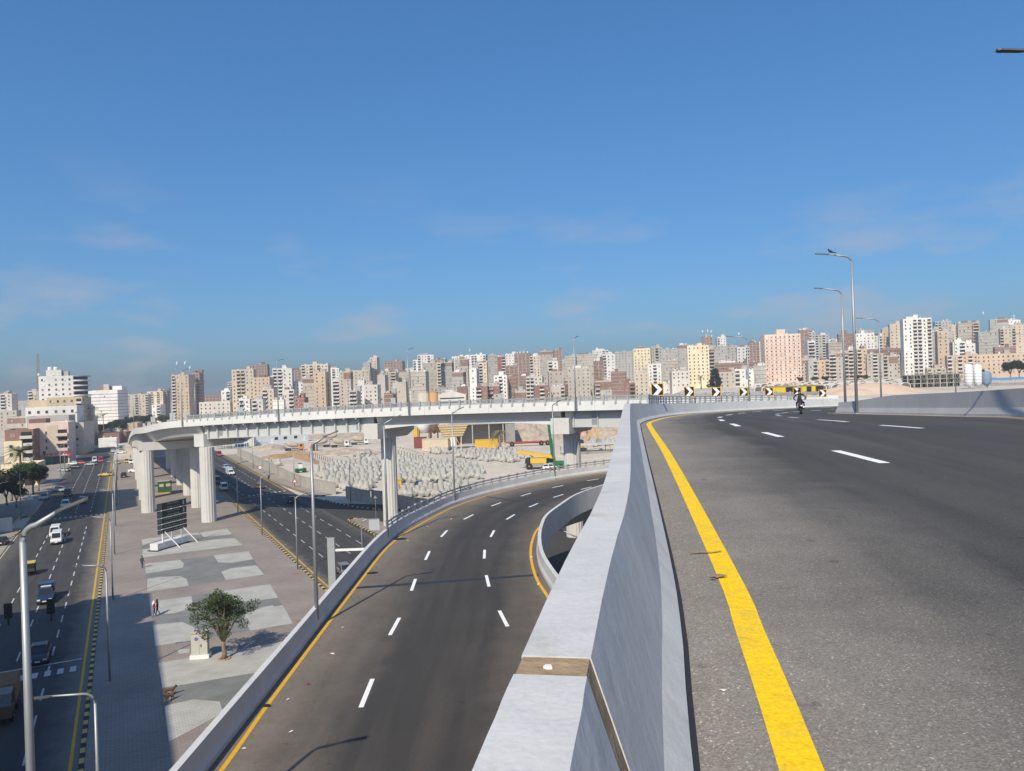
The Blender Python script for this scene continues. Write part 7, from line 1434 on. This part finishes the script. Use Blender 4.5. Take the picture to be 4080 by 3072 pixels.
# ================================================================== street furniture
# direction board on the plaza
a_, b_ = z7(225,548), z7(560,480); c_ = (a_+b_)/2; t_ = (z7(530,480)-z7(290,552)).normalized()
g = thing('direction_board','dark green direction board on white legs standing on the plaza','sign board',(z7(385,505).x,z7(385,505).y,.14),yaw(t_)); bw = 3.35
q = MB(); q.prism_x([(-.75,.1),(.75,.1),(.75,1.15),(-.75,1.15)],-bw,bw); q.build('ballast_block',mat('white_block',(.66,.66,.66),.7,.05,1),g); q = MB(); q.box(-bw-.35,bw+.35,-.95,.95,0,.12); q.build('plinth',m_blk,g)
m_sg = mat('sign_green',(.012,.035,.03),.5,.05,2); m_st = mat('sign_white',(.42,.45,.44),.6,.05,3)
for k, (z0,z1) in enumerate(((6.35,7.45),(5.15,6.2),(4.15,5.0),(3.35,4.0),(2.6,3.2))):
    q = MB(); q.box(-3.3,3.3,-.85,-.78,z0,z1); pn = q.build('sign_panel',m_sg,g); q = MB(); q.box(-3.22,-2.3,-.87,-.86,z0+.1,z1-.1); q.build('pictogram_panel',mat('sign_grey',(.16,.20,.19),.6,.1,3),pn)
    q = MB(); r3 = random.Random(k); nl = 2 if k < 3 else 1
    for j in range(nl):
        x_ = -1.9 if k > 1 else -1.2; zc = lerp(z0,z1,(j+.5)/nl); 
        xe = 2.9 if k > 1 else 1.6
        while x_ < xe:
            wl = r3.uniform(.12,.42); q.box(x_,x_+wl,-.866,-.858,zc-.06,zc+.0); 
            if r3.random() < .6: q.box(x_+wl*.3,x_+wl*.3+.05,-.866,-.858,zc,zc+.16)
            if r3.random() < .5: q.box(x_+wl*.6,x_+wl*.6+.06,-.866,-.858,zc-.13,zc-.09)
            x_ += wl+r3.uniform(.04,.14)
    q.build('lettering',m_st,pn)
    if k < 2: q = MB(); q.box(2.45,2.8,-.87,-.858,z0+.2,z1-.2); q.build('emblem',m_st,pn)
for x_ in (-2.15,.0,2.2): 
    q = MB(); q.box(x_-.08,x_+.08,-.76,-.6,.1,7.4); q.build('leg',m_white,g)
for x_ in (-1.9,2.3): q = MB(); q.tube([(x_,-.7,3.0),(x_+1.4,-2.6,.0)],.09,6); q.build('strut',m_white,g)
# electrical cabinet
p = z7(663,1480); g = thing('electrical_cabinet','pale grey electrical cabinet with a blue badge beside the tree','cabinet',(p.x,p.y,.13),R(8)); q = MB(); q.box(-.85,.85,-.5,.5,0,.35); q.build('plinth',m_white,g); q = MB(); q.box(-.72,.72,-.38,.38,.35,2.35); q.build('body',mat('cabinet_grey',(.50,.48,.44),.7,.05,2),g); q = MB(); q.box(-.78,.78,-.44,.44,2.35,2.45); q.build('lid',MATS['cabinet_grey'],g); q = MB(); q.box(-.01,.01,-.395,-.38,.4,2.3); q.build('door_seam',m_conc_d,g); q = MB(); q.box(.12,.2,-.41,-.38,1.1,1.35); q.build('handle',m_blk,g)
q = MB(); q.cyl((0,0),0,.012,.17,.17,16); q.xf(Matrix.Translation((-.25,-.381,1.85)) @ Matrix.Rotation(R(90),4,'X')); q.build('badge',mat('badge_blue',(.10,.16,.5),.5,.1,9),g)
# green kiosk box behind the board
p = ST(214,9.4,.13); g = thing('transformer_kiosk','green transformer kiosk between the fluted columns','kiosk',p,SYAW); q = MB(); q.box(-1.6,1.6,-1,1,.2,3.0); q.build('body',mat('kiosk_green',(.04,.12,.055),.7,.1,1),g); q = MB(); q.box(-1.7,1.7,-1.1,1.1,3.0,3.12); q.build('roof',m_conc,g)
for x_ in (-.8,.8): q = MB(); q.box(x_-.5,x_+.5,-1.05,-1,1.7,2.4); q.build('vent',m_cr,g)
q = MB(); q.box(-2.4,2.4,-1.6,-1.3,.0,.3); q.build('yellow_bar',m_yel,g)
# square post with bracket behind the ramp parapet, small road signs, gantry camera
p = gp(1326,2340); g = thing('square_post','square grey post with a horizontal bracket arm behind the ramp parapet','post',(p.x,p.y,0)); H = CZ+ray(1327,2143).z*p.y; q = MB(); q.box(-.45,.45,-.3,.3,0,H); q.build('post',m_steelp,g); zz = CZ+ray(1345,2192).z*p.y; q = MB(); q.box(.45,5.4,-.12,.12,zz-.12,zz+.15); q.build('arm',m_white,g)
p = gp(1443,2190); H = CZ+ray(1443,2070).z*p.y; g = thing('lamp_arm_post','thin curved grey post bending right behind the ramp parapet','post',(p.x,p.y,0)); q = MB(); q.tube([(0,0,0),(0,0,H-.8),(.25,0,H-.25),(.8,0,H)],.09,6); q.build('pole',m_steel,g); q = MB(); q.box(.8,2.6,-.08,.08,H-.08,H+.08); q.build('arm',m_steel,g)
def road_sign(px, py0, py1, shape, w_, label, m, back=False):
    p = gp(px,py0); H = CZ+ray(px,py1).z*p.y; g = thing('road_sign',label,'road sign',(p.x,p.y,0),math.atan2(p.y,p.x)-math.pi/2); q = MB(); q.tube([(0,.05,0),(0,.05,H)],.05,6); q.build('post',m_steel,g); q = MB()
    if shape == 'tri': q.prism_y([(-w_/2,H-w_*.86),(w_/2,H-w_*.86),(0,H)],-.03,0); q.build('border',m if not back else m_white,g); q = MB(); q.prism_y([(-w_*.28,H-w_*.74),(w_*.28,H-w_*.74),(0,H-w_*.27)],-.04,-.031); q.build('face',m_white if m is not m_bump else m_conc_d,g)
    elif shape == 'round': q.cyl((0,0),0,.03,w_/2,w_/2,18); q.xf(Matrix.Translation((0,0,H-w_/2)) @ Matrix.Rotation(R(90),4,'X')); q.build('border',m_red,g); q = MB(); q.cyl((0,0),0,.012,w_*.36,w_*.36,18); q.xf(Matrix.Translation((0,-.031,H-w_/2)) @ Matrix.Rotation(R(90),4,'X')); q.build('face',m_white,g)
    else: q.box(-w_/2,w_/2,-.03,0,H-w_*shape,H); q.build('panel',m,g)
    return g
m_sb = mat('sign_back_grey',(.42,.46,.48),.5,.04,2)
road_sign(*(120,2063,1967),'tri',1.5,'white triangle sign, back view, at the shaded left corner',m_white,True); road_sign(22,2125,2063,1.2,2.2,'grey back of a rectangular sign at the left edge',m_sb)
road_sign(*y6(415,400)[:1],y6(415,395)[1],y6(415,325)[1],'round',1.3,'small round prohibition sign by the yard wall',m_red); road_sign(y6(706,0)[0],y6(0,515)[1],y6(0,428)[1],'tri',1.6,'red warning triangle by the yard wall',m_red)
road_sign(y7(207,0)[0],y7(0,770)[1],y7(0,560)[1],'tri',1.3,'dark triangle sign left of the middle column',m_bump)
p = gp(*y7(197,960)); g = thing('road_sign','pale back of a sign board rising above the ramp parapet','road sign',(p.x,p.y,0)); H = CZ+ray(*y7(197,775)).z*p.y; hb = CZ+ray(*y7(197,870)).z*p.y; q = MB(); q.box(-.85,.85,-.04,.04,hb,H); q.build('panel',m_sb,g); q = MB(); q.tube([(0,.1,0),(0,.1,H)],.09,6); q.build('post',m_steel,g)
# board backs seen over the flyover railing
for k, (px,py0,py1,wp,d,lb) in enumerate(((688,1676,1645,22,160,'grey board back at the flyover tip, left one'),(610,1682,1660,18,185,'grey board back left of the flyover tip'),(745,1668,1641,18,160,'grey board back beside the dark tower flank'),(958,1643,1622,22,149,'grey board back over the steel span, left one'),(1221,1627,1604,22,141,'grey board back over the steel span, right one'),(1567,1609,1585,18,137,'grey board back left of the storage tanks'),(1998,1598,1568,20,124,'grey board back above the concrete span'),(2418,1586,1556,18,112,'grey board back left of the first chevron'))):
    a0 = PD(px,py0,d+3); w_ = wp/F*(d+3); h_ = (py0-py1)/F*(d+3); g = thing('road_sign',lb,'road sign',(a0.x,a0.y,a0.z)); q = MB(); q.box(-w_/2,-.04,-.03,.03,0,h_); q.box(.04,w_/2,-.03,.03,0,h_); q.build('panel',m_sb,g); q = MB(); q.tube([(0,.06,-1.6),(0,.06,h_)],.07,5); q.build('post',m_steel,g)
# traffic-light heads over the shaded street
for px, py, lb in ((34,2430,'black traffic light, left of two, above the shaded street'),(204,2412,'black traffic light behind the near lamp post')):
    p = gp(px,py+60); H = CZ+ray(px,py-25).z*p.y; g = thing('traffic_light',lb,'traffic light',(p.x,p.y,0)); q = MB(); q.tube([(0,0,0),(0,0,H-.6)],.08,6); q.build('post',m_blk,g); q = MB(); q.box(-.34,.34,-.2,.2,H-1.6,H); h_ = q.build('housing',m_blk,g)
    for k in range(3): q = MB(); q.cyl((0,0),0,.06,.12,.12,10); q.xf(Matrix.Translation((0,-.2,H-.28-k*.5)) @ Matrix.Rotation(R(90),4,'X')); q.build('lens',m_dark,h_)

# ================================================================== the hazy air over the city
q = MB(); q.box(-2500,2900,-280,6800,-1.5,75)
hz = q.build('haze', mat('haze_air',(.6,.65,.7),1,0)); hz['kind'] = 'stuff'
m = bpy.data.materials.new('haze_volume'); m.use_nodes = True; m.node_tree.nodes.clear(); o_ = nd(m.node_tree,'ShaderNodeOutputMaterial'); v_ = nd(m.node_tree,'ShaderNodeVolumePrincipled')
v_.inputs['Color'].default_value = (.82,.86,.92,1); v_.inputs['Density'].default_value = .00028; v_.inputs['Anisotropy'].default_value = .2
m.node_tree.links.new(v_.outputs[0], o_.inputs['Volume']); hz.data.materials.clear(); hz.data.materials.append(m)
